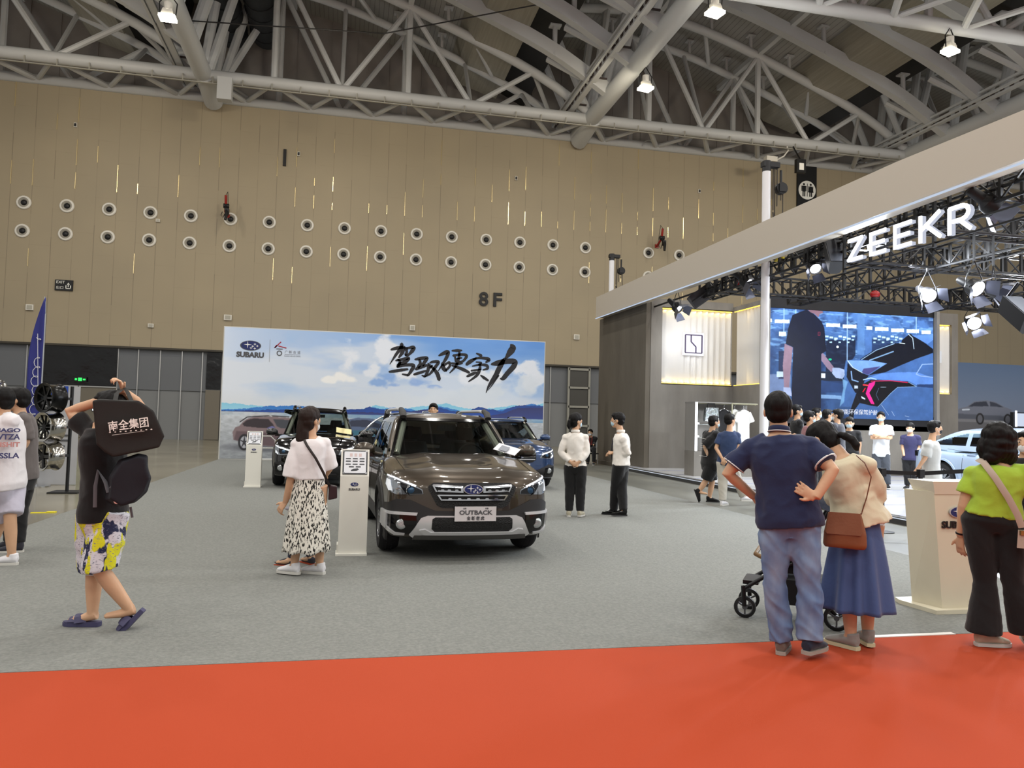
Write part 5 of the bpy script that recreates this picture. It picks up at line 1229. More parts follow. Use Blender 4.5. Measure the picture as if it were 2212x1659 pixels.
    def plate(s, B, poly, d0, d1, side=0, f=None, res=.035, depth=None):
        """a panel: 2D outline filled with a fine lattice, laid on the body skin and given thickness; d>0 stands proud"""
        me = bmesh.new(); vs = [me.verts.new((u, v, 0)) for u, v in poly]; me.faces.new(vs)
        us = [p[0] for p in poly]; vv = [p[1] for p in poly]
        for ax, lo, hi in ((0, min(us), max(us)), (1, min(vv), max(vv))):
            k = math.floor(lo / res) + 1
            while k * res < hi:
                co = (k * res, 0, 0) if ax == 0 else (0, k * res, 0); no = (1, 0, 0) if ax == 0 else (0, 1, 0)
                bmesh.ops.bisect_plane(me, geom=me.verts[:] + me.edges[:] + me.faces[:], plane_co=co, plane_no=no); k += 1
        me.verts.index_update(); pts = [(v.co.x, v.co.y) for v in me.verts]; fs = [[v.index for v in q.verts] for q in me.faces]
        bd = [[v.index for v in e.verts] for e in me.edges if len(e.link_faces) == 1]; me.free()
        P = s.on_side(pts, side, f) if side else s.on_front(pts, f)
        ff = f or s.F; e = 1e-3
        g = np.stack([ff(P[:, 0] + e, P[:, 1], P[:, 2]) - ff(P[:, 0] - e, P[:, 1], P[:, 2]), ff(P[:, 0], P[:, 1] + e, P[:, 2]) - ff(P[:, 0], P[:, 1] - e, P[:, 2]), ff(P[:, 0], P[:, 1], P[:, 2] + e) - ff(P[:, 0], P[:, 1], P[:, 2] - e)], -1)
        g /= np.linalg.norm(g, axis=1)[:, None] + 1e-9
        A = P + g * d1; Bk = P + g * d0; n = len(P)
        B.add([tuple(p) for p in A] + [tuple(p) for p in Bk], [tuple(q) for q in fs] + [tuple(i + n for i in reversed(q)) for q in fs] + [(a, b, b + n, a + n) for a, b in bd]); return B
    def wheel(s, parent, x, y, r=.345, w_=.225, style=5, m_sp=None):
        sg = 1 if x > 0 else -1; M4 = Matrix.Translation((x, y, r)) @ Matrix.Rotation(sg * PI / 2, 4, 'Y')
        B = MB(); h = w_ / 2; B.lathe([(r - .12, h - .01), (r - .10, h), (r - .03, h - .005), (r - .008, h - .03), (r, h - .05), (r, -h + .05), (r - .008, -h + .03), (r - .03, -h), (r - .12, -h)], M4, 48)
        for k in range(60):
            a = k * PI / 30
            for off in (-.03, .03): B.box(M4 @ Vector(((r + .001) * math.cos(a), (r + .001) * math.sin(a), off)), (.012, .012, .012))
        o = obj('wheel', B, mat('tyre', '17171a', .85), parent, 40)
        B = MB(); B.lathe([(r - .118, h - .015), (r - .13, h - .01), (r - .14, h - .04), (r - .15, -h + .04)], M4, 40)
        for k in range(style):
            a = 2 * PI * k / style
            for da in (-.11, .11):
                B.bar(M4 @ Vector((.04 * math.cos(a), .04 * math.sin(a), h - .06)), M4 @ Vector(((r - .13) * math.cos(a + da), (r - .13) * math.sin(a + da), h - .03)), .03, .03, (1, 0, 0))
        B.lathe([(0, h - .03), (.05, h - .03), (.06, h - .05), (.07, h - .1)], M4, 24); obj('rim', B, m_sp or mat('alloy', '8d8f92', .25, .9), o, 40)
        B = MB(); B.lathe([(0, h - .1), (r - .15, h - .1)], M4, 32); obj('brake_disc', B, mat('brake_dark', '1c1c1e', .5, .5), o, 0)


m_glass = mat('car_glass', '20262a', .03, trans=1.0, ior=1.02, spec=1.0)
def glass_setup():
    m = m_glass; N = m.node_tree.nodes; L = m.node_tree.links; out = N['Material Output']
    tr = N.new('ShaderNodeBsdfTransparent'); tr.inputs[0].default_value = (.60, .66, .64, 1); gl = N.new('ShaderNodeBsdfGlossy'); gl.inputs['Roughness'].default_value = .02
    fr = N.new('ShaderNodeFresnel'); fr.inputs[0].default_value = 1.5; mx = N.new('ShaderNodeMixShader'); L.new(fr.outputs[0], mx.inputs[0]); L.new(tr.outputs[0], mx.inputs[1]); L.new(gl.outputs[0], mx.inputs[2]); L.new(mx.outputs[0], out.inputs[0])
glass_setup()
m_clad = mat('cladding', '1f1e1f', .55, bump=(300, .2, .002)); m_silver = mat('satin_silver', 'cdced0', .35, .45); m_trim = mat('gloss_black', '060607', .12); m_seat = mat('seat_dark', '1b1b1c', .8); m_beigep = mat('pillar_beige', 'cbc7b9', .7)
m_lampglass = mat('lamp_clear', '9da3a9', .08, .8); m_lampdark = mat('lamp_dark', '101216', .1)
m_drl = mat('lamp_bright', 'e6ebf0', .15, .3, emit=('e6ecf5', .35)); m_fog = mat('fog_lens', 'b9bdbf', .1, .8, bump=(60, .5, .01))
m_lens = mat('projector_lens', '2c4a66', .03, .3)


def sym(P): return [(-x, z) for x, z in reversed(P)]
def build_car(label, loc, rz, paint, kind, cat='car', name='car', detail=True, **kw):
    c = Car(**kw); t = thing(name, label, cat, loc, rz); WB = c.wb; wy = (.93, .93 + WB); wr = getattr(c, 'wr', .345)
    arch_r = wr + .055
    def body_keep(x, y, z):
        k = np.ones(len(x), bool)
        for q in wy: k &= ~((np.hypot(y - q, z - wr) < arch_r) & (np.abs(x) > .55))
        return k
    q1 = getattr(c, 'q', 1.0); B = c.shell(c.F, .75, c.L - .75, .68, int(190 * q1), int(200 * q1), body_keep)
    body = obj('body', B, paint, t, 180)
    # wheel-arch liners and underside
    B = MB()
    for q in wy:
        for sg in (-1, 1):
            n = 22; vs = []
            for k in range(n + 1):
                a = PI * (k / n) * 1.16 - .25; yy, zz = q + arch_r * math.cos(a), wr + arch_r * math.sin(a); xo = float(c.hw(np.array([yy]), np.array([max(zz, .25)]))[0])
                vs += [(sg * .5, yy, zz), (sg * (xo + .004), yy, zz)]
            B.add(vs, [(2 * i, 2 * i + 2, 2 * i + 3, 2 * i + 1) for i in range(n)])
    B.box((0, c.L / 2, .27), (1.2, c.L - .8, .1)); B.box((0, wy[0], .4), (1.3, .9, .3)); B.box((0, wy[1], .4), (1.3, .9, .3)); obj('wheel_housing', B, m_trim, t, 0)
    # arch cladding and sills
    cl_w = getattr(c, 'clad', .07); m_at = m_clad if kind != 'sleek' else paint
    for q in wy:
        for sg in (-1, 1):
            B = MB(); n = 26; vs = []; AA = [PI * (k / n) * 1.22 - .35 for k in range(n + 1)]
            XO = np.abs(c.on_side([(q + rr * math.cos(a), max(wr + rr * math.sin(a), .28)) for a in AA for rr in (arch_r - .01, arch_r - .005, arch_r + cl_w, arch_r + cl_w + .008)], 1)[:, 0])
            for k in range(n + 1):
                a = PI * (k / n) * 1.22 - .35
                for rr, off in ((arch_r - .01, -.03), (arch_r - .005, .018), (arch_r + cl_w, .014), (arch_r + cl_w + .008, -.01)):
                    yy, zz = q + rr * math.cos(a), wr + rr * math.sin(a); xo = max(.6, XO[len(vs)]); vs.append((sg * (xo + off), yy, zz))
            B.add(vs, [(4 * i + j, 4 * i + j + 1, 4 * i + j + 5, 4 * i + j + 4) for i in range(n) for j in range(3)]); obj('wheel_arch_trim', B, m_at, t, 50)
    for sg in (-1, 1): B = MB(); c.plate(B, [(wy[0] + arch_r + .02, .27), (wy[1] - arch_r - .02, .27), (wy[1] - arch_r - .02, .43), (wy[0] + arch_r + .02, .43)], -.02, .014, sg, res=.12); obj('sill', B, m_at, t, 50)
    for q in wy:
        for sg in (-1, 1): c.wheel(t, sg * (c.W - .125), q, wr, style=getattr(c, 'spokes', 5))
    # greenhouse: windscreen, side glass and rear glass are cut out of the upper shell
    rz_ = c.roofz
    def ws_in(x, y, z):  # windscreen opening in front view
        zt = rz_ - .10; zb = 1.04; k = (z - zb) / (zt - zb); wl = .735 * (1 - k) + .575 * k; wys = c.ws[0] + (z - 1.05) * (c.ws[1] - c.ws[0]) / (rz_ - .05 - 1.05) + .35
        return (z > zb) & (z < zt) & (np.abs(x) < wl) & (y < wys)
    sb = 1.10; st = rz_ - .14
    def side_in(x, y, z):
        k = (z - sb) / (st - sb); f_ = c.ws[0] + .26 + (c.ws[1] - c.ws[0] - .02) * k; b_ = c.rear[1] - .22 - (c.rear[1] - c.rear[0] - .05) * k
        pil = ((y > 2.32) & (y < 2.42)) | ((y > 3.30) & (y < 3.40))
        return (z > sb) & (z < st) & (y > f_) & (y < b_) & (np.abs(x) > .35) & ~pil
    def rear_in(x, y, z): return (z > 1.15) & (z < rz_ - .12) & (np.abs(x) < .56) & (y > c.rear[0] - .1)
    def keepg(x, y, z): return ~(ws_in(x, y, z) | side_in(x, y, z) | rear_in(x, y, z)) & (z > 1.0)
    B = c.shell(c.G, 2.1, 3.9, 1.18, int(260 * q1), int(260 * q1), keepg); obj('roof', B, paint if kind != 'blackroof' else m_trim, t, 180)
    B = c.shell(c.G, 2.1, 3.9, 1.18, 120, 130, lambda x, y, z: (z > 1.02) & (z < rz_ - .08)); B.v = [(x * .992, y + (.006 if y < 2.6 else -.006), z) for x, y, z in B.v]
    # keep only the glazed areas (with a small lap under the pillars)
    V = np.array(B.v); fs = np.array(B.f); cen = V[fs].mean(1); X_, Y_, Z_ = cen.T
    lap = lambda fn: fn(X_, Y_, Z_) | fn(X_ * .95, Y_, Z_) | fn(X_, Y_, Z_ - .03) | fn(X_, Y_, Z_ + .03)
    for nm, fn in (('windscreen', ws_in), ('side_window', side_in), ('rear_window', rear_in)):
        sel = lap(fn) if nm == 'windscreen' else fn(X_, Y_, Z_) | fn(X_, Y_ - .03, Z_) | fn(X_, Y_ + .03, Z_) | fn(X_, Y_, Z_ + .025) | fn(X_, Y_, Z_ - .025)
        Bg = MB(); Bg.v = B.v; Bg.f = [tuple(q) for q, k in zip(B.f, sel) if k]; Bg.mi = [0] * len(Bg.f)
        if Bg.f: obj(nm, Bg, m_glass, t, 180)
    # black surround of the windscreen, wipers
    zt = rz_ - .10; zb = 1.04
    B = MB()
    for P in ([(-.76, zb - .03), (.76, zb - .03), (.735, zb + .03), (-.735, zb + .03)],): c.plate(B, P, -.004, .004, f=c.G, res=.06)
    c.plate(B, [(-.60, zt - .015), (.60, zt - .015), (.59, zt + .022), (-.59, zt + .022)], -.004, .004, f=c.G, res=.06)
    for sg in (-1, 1):
        P = [(sg * .735, zb), (sg * .765, zb), (sg * .60, zt + .01), (sg * .572, zt)]; c.plate(B, P if sg > 0 else P[::-1], -.004, .005, f=c.G, res=.06)
    for sg, x0, x1 in ((1, -.55, .1), (1, .0, .62)):
        P = c.on_front([(x0, zb + .035), ((x0 + x1) / 2, zb + .045), (x1, zb + .03)], c.G); B.tube([tuple(p + np.array([0, -.03, .0])) for p in P], .009, 6)
    obj('windscreen_surround', B, m_trim, t, 40)
    # interior
    B = MB(); B.box((0, c.ws[0] + .45, .98), (1.32, .5, .14)); B.box((0, 2.6, .5), (1.4, 3.0, .3))
    for sx in (-.37, .37):
        for yy in (2.35, 3.25):
            B.rings([(sx, yy, .6, .24, .09), (sx, yy + .05, 1.0, .24, .08), (sx, yy + .09, 1.2, .19, .06)], 14); B.rings([(sx, yy + .1, 1.23, .10, .05), (sx, yy + .1, 1.30, .14, .06), (sx, yy + .11, 1.40, .12, .05)], 12)
    B.tube([(.37 + .18 * math.cos(a), c.ws[0] + .78 + .06 * math.sin(a), 1.02 + .17 * math.sin(a)) for a in np.linspace(0, 2 * PI, 25)], .014, 6); B.box((.37, c.ws[0] + .8, 1.0), (.3, .04, .05))
    B.box((0, c.ws[1] - .12, rz_ - .2), (.24, .03, .07)); B.box((0, 4.0, 1.2), (1.2, .05, .15)); obj('interior', B, m_seat, t, 40)
    B = MB()
    for sg in (-1, 1): B.tube([(sg * .68, c.ws[0] + .26, 1.07), (sg * .535, c.ws[1] + .07, rz_ - .12)], .042, 8)
    obj('pillar_lining', B, m_beigep, t, 40)
    # mirrors
    for sg in (-1, 1):
        B = MB(); x0 = sg * (c.W + .12); B.ell((x0, 1.72, 1.12), (.135, .085, .085)); B.bar((sg * (c.W - .12), 1.75, 1.05), (x0 - sg * .05, 1.74, 1.08), .07, .04); me = blob(B, .012, 3, m=paint if not getattr(c, 'mirror_m', None) else c.mirror_m, name='mirror'); link('mirror', me, t)
        B = MB(); B.box((sg * (c.W - .02), 1.74, 1.035), (.14, .07, .03)); B.box((x0, 1.655, 1.06), (.2, .02, .02)); obj('mirror_base', B, m_trim, t)
    # door seams and handles
    B = MB()
    for sg in (-1, 1):
        for yy in (1.42, 2.40, 3.38):
            P = c.on_side([(yy, z) for z in np.linspace(.45, 1.04, 10)], sg); 
            for a, b in zip(P[:-1], P[1:]): B.bar(a, b, .006)
    obj('door_seam', B, m_trim, t, 0)
    B = MB()
    for sg in (-1, 1):
        for yy in (2.2, 3.18):
            P = c.on_side([(yy - .1, .93), (yy + .1, .935)], sg); o = Vector((sg * .03, 0, 0)); B.tube([Vector(P[0]), Vector(P[0]) + o, Vector(P[1]) + o, Vector(P[1])], .013, 8)
    obj('door_handle', B, paint, t, 40)
    return c, t


def roof_rails(c, t, m_bar, m_end, z0=None, thick=.028, x=.60, y0=2.0, y1=4.25, lift=.085):
    for sg in (-1, 1):
        zs = c.roofz - .035; B = MB(); B.tube([(sg * x, y0 + .12, zs + lift - .02), (sg * x, y0 + .4, zs + lift), (sg * x, y1 - .5, zs + lift), (sg * x, y1 - .1, zs + lift - .05)], [(thick, thick * .7)] * 4, 10); r = obj('roof_rail', B, m_bar, t, 50)
        B = MB(); B.tube([(sg * x, y0 - .12, zs - .03), (sg * x, y0 - .02, zs + lift * .55), (sg * x, y0 + .16, zs + lift)], [(thick * 1.5, thick * .9), (thick * 1.6, thick), (thick * 1.2, thick)], 10); obj('rail_foot', B, m_end, r, 50); B = MB(); B.tube([(sg * x, y1 - .2, zs + lift - .01), (sg * x, y1 + .1, zs - .08)], [(thick * 1.3, thick), (thick * 1.5, thick)], 10); obj('rail_foot', B, m_end, r, 50)


def estate():
    paint = mat('paint_bronze', '40382e', .30, .6, coat=.8)
    c, t = build_car('bronze-brown estate car facing the camera, between the white stand and the white-shirted staff', (1.37, 8.08, .017), rad(2.2), paint, 'clad', L=4.87, clad=.09)
    # lower bumper cladding
    B = MB(); c.plate(B, [(-.90, .29), (.90, .29), (.915, .40), (.90, .60), (.80, .66), (.66, .655), (.50, .585), (.40, .545), (-.40, .545), (-.50, .585), (-.66, .655), (-.80, .66), (-.90, .60), (-.915, .40)], -.02, .012)
    obj('bumper_cladding', B, m_clad, t, 40)
    B = MB(); P = [(-.60, .265), (.60, .265), (.655, .30), (.545, .47), (.48, .495), (-.48, .495), (-.545, .47), (-.655, .30)]; c.plate(B, P, .0, .035)
    obj('skid_plate', B, m_silver, t, 40)
    B = MB(); c.plate(B, [(-.40, .345), (.40, .345), (.435, .375), (.43, .46), (.40, .48), (-.40, .48), (-.43, .46), (-.435, .375)], .03, .039); obj('lower_grille', B, mat('grille_hole', '050506', .6, bump=(90, .8, .02)), t, 0)
    B = MB(); c.plate(B, [(-.62, .262), (.62, .262), (.60, .30), (-.60, .30)], .03, .042); 
    obj('skid_lip', B, mat('dark_silver', '5c5b59', .4, .6), t, 40)
    # silver lip bar under the opening
    B = MB(); c.plate(B, [(-.50, .315), (.50, .315), (.56, .365), (.50, .375), (.44, .345), (-.44, .345), (-.50, .375), (-.56, .365)], .034, .052); obj('skid_bar', B, m_silver, t, 40)
    # grille
    B = MB(); G_ = [(-.33, .575), (.33, .575), (.385, .60), (.475, .76), (.48, .80), (.42, .835), (-.42, .835), (-.48, .80), (-.475, .76), (-.385, .60)]; c.plate(B, G_, -.01, .010); gr = obj('grille', B, mat('grille_hole', '050506', .6), t, 0)
    B = MB()
    def chrome(P): c.plate(B, P, .004, .026, res=.05)
    for sg in (-1, 1):
        for P in ([(.115, .782), (.40, .79), (.435, .803), (.425, .815), (.115, .80)], [(.115, .735), (.385, .745), (.375, .76), (.115, .75)], [(.385, .745), (.40, .742), (.435, .803), (.42, .806)], [(.108, .735), (.135, .735), (.135, .80), (.108, .80)]):
            Q = [(sg * x, z) for x, z in P]; chrome(Q if sg > 0 else Q[::-1])
        for xx in (.18, .26, .33):
            Q = [(sg * (xx - .02), .755), (sg * (xx + .02), .755), (sg * (xx + .014), .768), (sg * (xx - .014), .768)]; chrome(Q if sg > 0 else Q[::-1])
    chrome([(-.365, .70), (.365, .70), (.375, .714), (-.375, .714)]); chrome([(-.33, .655), (.33, .655), (.335, .668), (-.335, .668)])
    for sg in (-1, 1):
        Q = [(sg * .33, .655), (sg * .345, .655), (sg * .385, .71), (sg * .368, .714)]; chrome(Q if sg > 0 else Q[::-1])
    for k in range(6):
        xx = -.25 + k * .1; chrome([(xx - .022, .668), (xx + .022, .668), (xx + .014, .68), (xx - .014, .68)])
    obj('grille_bars', B, m_chrome, gr, 30)
    y_ = float(c.on_front([(0, .775)])[0][1]); six_star_badge(t, .215, (0, y_ - .012, .775), depth=.02)
    # headlamps
    for sg in (-1, 1):
        q = lambda P: [(sg * x, z) for x, z in P] if sg > 0 else [(sg * x, z) for x, z in P][::-1]
        B = MB(); c.plate(B, q([(.53, .72), (.80, .705), (.875, .735), (.895, .80), (.885, .875), (.86, .90), (.80, .885), (.62, .805), (.54, .765)]), -.02, .006, res=.03); h = obj('headlamp', B, m_lampglass, t, 30)
        B = MB(); c.plate(B, q([(.535, .722), (.70, .712), (.72, .74), (.76, .79), (.76, .825), (.62, .79), (.55, .76)]), .004, .011, res=.03); obj('lamp_mask', B, m_lampdark, h, 0)
        P = c.on_front([(sg * .655, .755)])[0]; B = MB(); B.ell((P[0], P[1] + .0, P[2]), (.045, .03, .04)); obj('projector', B, m_lens, h, 180)
        B = MB(); B.lathe([(.046, -.01), (.056, 0), (.05, .012)], Matrix.Translation((P[0], P[1] - .008, P[2])) @ Matrix.Rotation(PI / 2, 4, 'X'), 24); obj('lens_ring', B, m_chrome, h, 60)
        B = MB(); c.plate(B, q([(.60, .805), (.80, .875), (.87, .90), (.875, .885), (.80, .858), (.61, .785)]), .006, .016, res=.03); c.plate(B, q([(.84, .74), (.872, .745), (.888, .80), (.88, .86), (.855, .85), (.85, .80)]), .006, .012, res=.03); obj('daytime_light', B, m_drl, h, 40)
        # fog lamp pod
        B = MB(); c.plate(B, q([(.625, .31), (.78, .30), (.86, .34), (.885, .42), (.88, .50), (.60, .50), (.59, .44)]), .008, .02, res=.04); obj('fog_recess', B, m_trim, t, 0)
        B = MB(); c.plate(B, q([(.59, .495), (.885, .50), (.90, .53), (.58, .525)]), .012, .035, res=.04); c.plate(B, q([(.865, .34), (.90, .36), (.905, .53), (.872, .51)]), .012, .035, res=.04); c.plate(B, q([(.70, .292), (.80, .29), (.895, .345), (.87, .37), (.79, .315), (.70, .312)]), .012, .032, res=.04); obj('fog_surround', B, m_silver, t, 40)
        P = c.on_front([(sg * .745, .40)])[0]; B = MB(); B.lathe([(0, .03), (.03, .032), (.048, .028), (.058, .01), (.06, -.02)], Matrix.Translation((P[0], P[1], P[2])) @ Matrix.Rotation(PI / 2, 4, 'X'), 24); obj('fog_lamp', B, m_fog, t, 60)
    # plate
    y_ = float(c.on_front([(0, .53)])[0][1]); B = MB(); B.box((.02, y_ - .05, .52), (.45, .012, .155)); p_ = obj('number_plate', B, mat('plate_white', 'c9c5c6', .4), t)
    text('OUTBACK', .062, m_pg, p_, 'lettering', .002, (.02, y_ - .059, .515), bold=.0016, fit=.36); text('全 新 傲 虎', .042, m_pg, p_, 'lettering', .002, (.02, y_ - .059, .46), bold=.001, fit=.19); text('出新', .018, m_pg, p_, 'lettering', .001, (-.10, y_ - .059, .572)); text('奇趣', .018, m_pg, p_, 'lettering', .001, (.14, y_ - .059, .572))
    roof_rails(c, t, m_silver, m_clad, x=.565, thick=.03, lift=.07)
    # bonnet seam lines
    B = MB()
    for sg in (-1, 1):
        pts = []
        for y in np.linspace(.3, 1.25, 14):
            x = sg * (.70 + .05 * (y / 1.2)); z = 1.4
            zz = np.linspace(.7, 1.3, 200); v = c.F(np.full(200, x), np.full(200, y), zz); pts.append((x, y, float(zz[np.argmax(v > 0)])))
        for a, b in zip(pts[:-1], pts[1:]): B.bar(a, b, .006)
    obj('bonnet_seam', B, m_trim, t, 0)
    # leaflet under the wiper
    q = thing('leaflet', 'white leaflet tucked under the wiper of the bronze estate', 'leaflet', (1.98, 9.28, 1.12), -.5); B = MB(); B.box((0, 0, .06), (.33, .004, .14), Matrix.Rotation(-.95, 3, 'X') @ Matrix.Rotation(.35, 3, 'Y')); obj('sheet', B, m_paper, q); B = MB(); B.box((-.03, -.02, .07), (.12, .003, .09), Matrix.Rotation(-.95, 3, 'X') @ Matrix.Rotation(.35, 3, 'Y')); obj('print', B, m_pm, q)
    return c, t
estate()


def suv(label, loc, paint, kind, **kw):
    c, t = build_car(label, loc, 0, paint, 'clad', L=4.6, **kw)
    B = MB(); c.plate(B, [(-.88, .28), (.88, .28), (.89, .40), (.88, .52), (.74, .56), (.60, .50), (.45, .44), (-.45, .44), (-.60, .50), (-.74, .56), (-.88, .52), (-.89, .40)], -.02, .012); obj('bumper_cladding', B, m_clad, t, 40)
    B = MB(); c.plate(B, [(-.30, .60), (.30, .60), (.40, .66), (.40, .80), (.34, .84), (-.34, .84), (-.40, .80), (-.40, .66)], -.01, .012); gr = obj('grille', B, mat('grille_hole', '050506', .6), t, 0)
    B = MB()
    for z in (.66, .72, .78): c.plate(B, [(-.37, z), (.37, z), (.37, z + .012), (-.37, z + .012)], .006, .022)
    c.plate(B, [(-.40, .80), (-.34, .845), (.34, .845), (.40, .80), (.37, .80), (.33, .83), (-.33, .83), (-.37, .80)], .006, .03); obj('grille_bars', B, m_silver, gr, 30)
    y_ = float(c.on_front([(0, .74)])[0][1]); six_star_badge(t, .2, (0, y_ - .012, .74), depth=.02)
    for sg in (-1, 1):
        q = lambda P: [(sg * x, z) for x, z in P] if sg > 0 else [(sg * x, z) for x, z in P][::-1]
        B = MB(); c.plate(B, q([(.50, .70), (.78, .68), (.86, .72), (.885, .80), (.87, .89), (.80, .87), (.56, .81)]), -.02, .006, res=.03); h = obj('headlamp', B, m_lampglass, t, 30)
        B = MB(); c.plate(B, q([(.54, .71), (.76, .70), (.79, .75), (.78, .83), (.60, .78)]), .004, .011, res=.03); obj('lamp_mask', B, m_lampdark, h, 0)
        P = c.on_front([(sg * .68, .755)])[0]; B = MB(); B.ell(tuple(P), (.045, .03, .04)); obj('projector', B, m_lens, h, 180)
        B = MB(); c.plate(B, q([(.56, .79), (.80, .85), (.87, .885), (.865, .86), (.80, .825), (.56, .765)]), .006, .016, res=.03); c.plate(B, q([(.80, .69), (.86, .73), (.855, .78), (.80, .72)]), .006, .014, res=.03); obj('daytime_light', B, m_drl, h, 40)
        P = c.on_front([(sg * .74, .42)])[0]; B = MB(); B.lathe([(0, .03), (.035, .032), (.055, .028), (.065, .0), (.07, -.03)], Matrix.Translation(tuple(P)) @ Matrix.Rotation(PI / 2, 4, 'X'), 24); obj('fog_lamp', B, m_fog, t, 60)
        B = MB(); c.plate(B, q([(.62, .33), (.84, .35), (.86, .5), (.64, .48)]), .008, .02, res=.05); obj('fog_recess', B, m_trim, t, 0)
    B = MB(); c.plate(B, [(-.5, .265), (.5, .265), (.46, .32), (-.46, .32)], .01, .04); obj('skid_plate', B, m_silver if kind == 'b' else m_clad, t, 40)
    B = MB(); y_ = float(c.on_front([(0, .5)])[0][1]); B.box((0, y_ - .04, .51), (.44, .012, .14)); obj('number_plate', B, mat('plate_white', 'c9c5c6', .4), t)
    return c, t
m_blackp = mat('paint_black', '08080a', .12, 0, coat=1.0)
c1, t1 = suv('glossy black SUV with one front door open, behind the woman in the patterned skirt', (-.58, 16.25, .017), m_blackp, 'a', kx=.93, W=.9075, roofz=1.70, belt=[(0, .95), (.25, 1.03), (.6, 1.08), (1.15, 1.12), (2.2, 1.10), (3.6, 1.10), (4.4, 1.12), (4.6, 1.02)], rear=(4.1, 4.5), wb=2.67)
roof_rails(c1, t1, m_trim, m_trim, x=.56, thick=.026, lift=.05, y1=4.1)
# its open front door
B = MB(); hx_ = .86
ang = rad(62); dv = Vector((math.sin(ang), math.cos(ang), 0)); H0 = Vector((hx_, 1.35, 0)); P = lambda u, z: H0 + dv * u + Vector((0, 0, z)); nn = Vector((math.cos(ang), -math.sin(ang), 0)) * .05
poly = [(0, .40), (.95, .40), (1.02, .7), (1.0, 1.08), (0, 1.05)]
B.add([P(u, z) + nn for u, z in poly] + [P(u, z) - nn for u, z in poly], [(0, 1, 2, 3, 4), (9, 8, 7, 6, 5)] + [(i, (i + 1) % 5, 5 + (i + 1) % 5, 5 + i) for i in range(5)]); dr = obj('open_door', B, m_blackp, t1, 0)
B = MB(); B.tube([P(.02, 1.06), P(.18, 1.2), P(.42, 1.42), P(.62, 1.52), P(.85, 1.54), P(.97, 1.48), P(1.0, 1.08)], .022, 8); obj('window_frame', B, m_chrome, dr, 60)
B = MB(); q_ = [P(.04, 1.06), P(.2, 1.2), P(.44, 1.41), P(.63, 1.5), P(.85, 1.52), P(.95, 1.46), P(.98, 1.08)]; B.add(q_, [tuple(range(7))]); obj('window_glass', B, m_glass, dr, 0)
B = MB(); B.ell(P(.18, 1.12) + nn * 3.2, (.13, .08, .08)); me = blob(B, .015, 2, m=m_blackp, name='mirror'); link('mirror', me, dr)
q = thing('leaflet', 'cream and white leaflet under the wiper of the black SUV', 'leaflet', (-.02, 17.43, 1.14), .3); B = MB(); B.box((0, 0, .06), (.34, .004, .16), Matrix.Rotation(-.8, 3, 'X') @ Matrix.Rotation(.2, 3, 'Y')); obj('sheet', B, mat('leaflet_cream', 'd9cf9a', .5), q)
m_bluep = mat('paint_blue', '2f4468', .2, .5, coat=1.0)
c2, t2 = suv('blue SUV parked at the right, half hidden behind the bronze estate', (3.78, 16.3, .017), m_bluep, 'b', kx=.92, W=.90, roofz=1.56, wb=2.665)
roof_rails(c2, t2, m_silver, m_trim, x=.555, thick=.024, lift=.07, y1=4.1)
# a dark rear SUV whose rails show above the estate
c3, t3 = build_car('dark car parked behind the bronze estate, only its roof rail showing', (1.75, 19.2, .017), 0, mat('paint_grey', '30343a', .2, .5, coat=1), 'clad', L=4.6, W=.9, roofz=1.66, wb=2.665, q=.6)
roof_rails(c3, t3, m_trim, m_silver, x=.56, thick=.028, lift=.08, y1=4.1)
# light blue electric hatchback on the platform
m_ice = mat('paint_ice', 'a6b9d0', .2, .25, coat=1.0)
c4, t4 = build_car('ice-blue fastback on the white platform, tail towards the left', (13.2, 9.75, .152), 0, m_ice, 'sleek', q=.8, L=4.9, W=.98, roofz=1.50, wb=3.0, clad=.03, rear=(3.6, 4.75), ws=(1.2, 2.1), spokes=10, wr=.37, mirror_m=m_trim,
    belt=[(0, .80), (.3, .90), (.8, .96), (1.2, 1.0), (2.2, 1.0), (3.6, 1.02), (4.6, 1.06), (4.9, 1.0)])
B = MB()
for sg in (-1, 1):
    P = np.array([(sg * .5, 4.82, .93), (sg * .9, 4.72, .90)]); B.bar(P[0], P[1], .06, .12)
B.box((0, 4.86, .93), (1.0, .06, .05)); obj('tail_lamp', B, m_trim, t4)
# olive car at the far left edge
c5, t5 = build_car('olive-green car cut off behind the two men at the far left', (-5.75, 8.0, .003), 0, mat('paint_olive', '3e3f16', .2, .3, coat=1), 'sleek', L=4.5, W=.92, roofz=1.45, wb=2.65, clad=.03, q=.5)
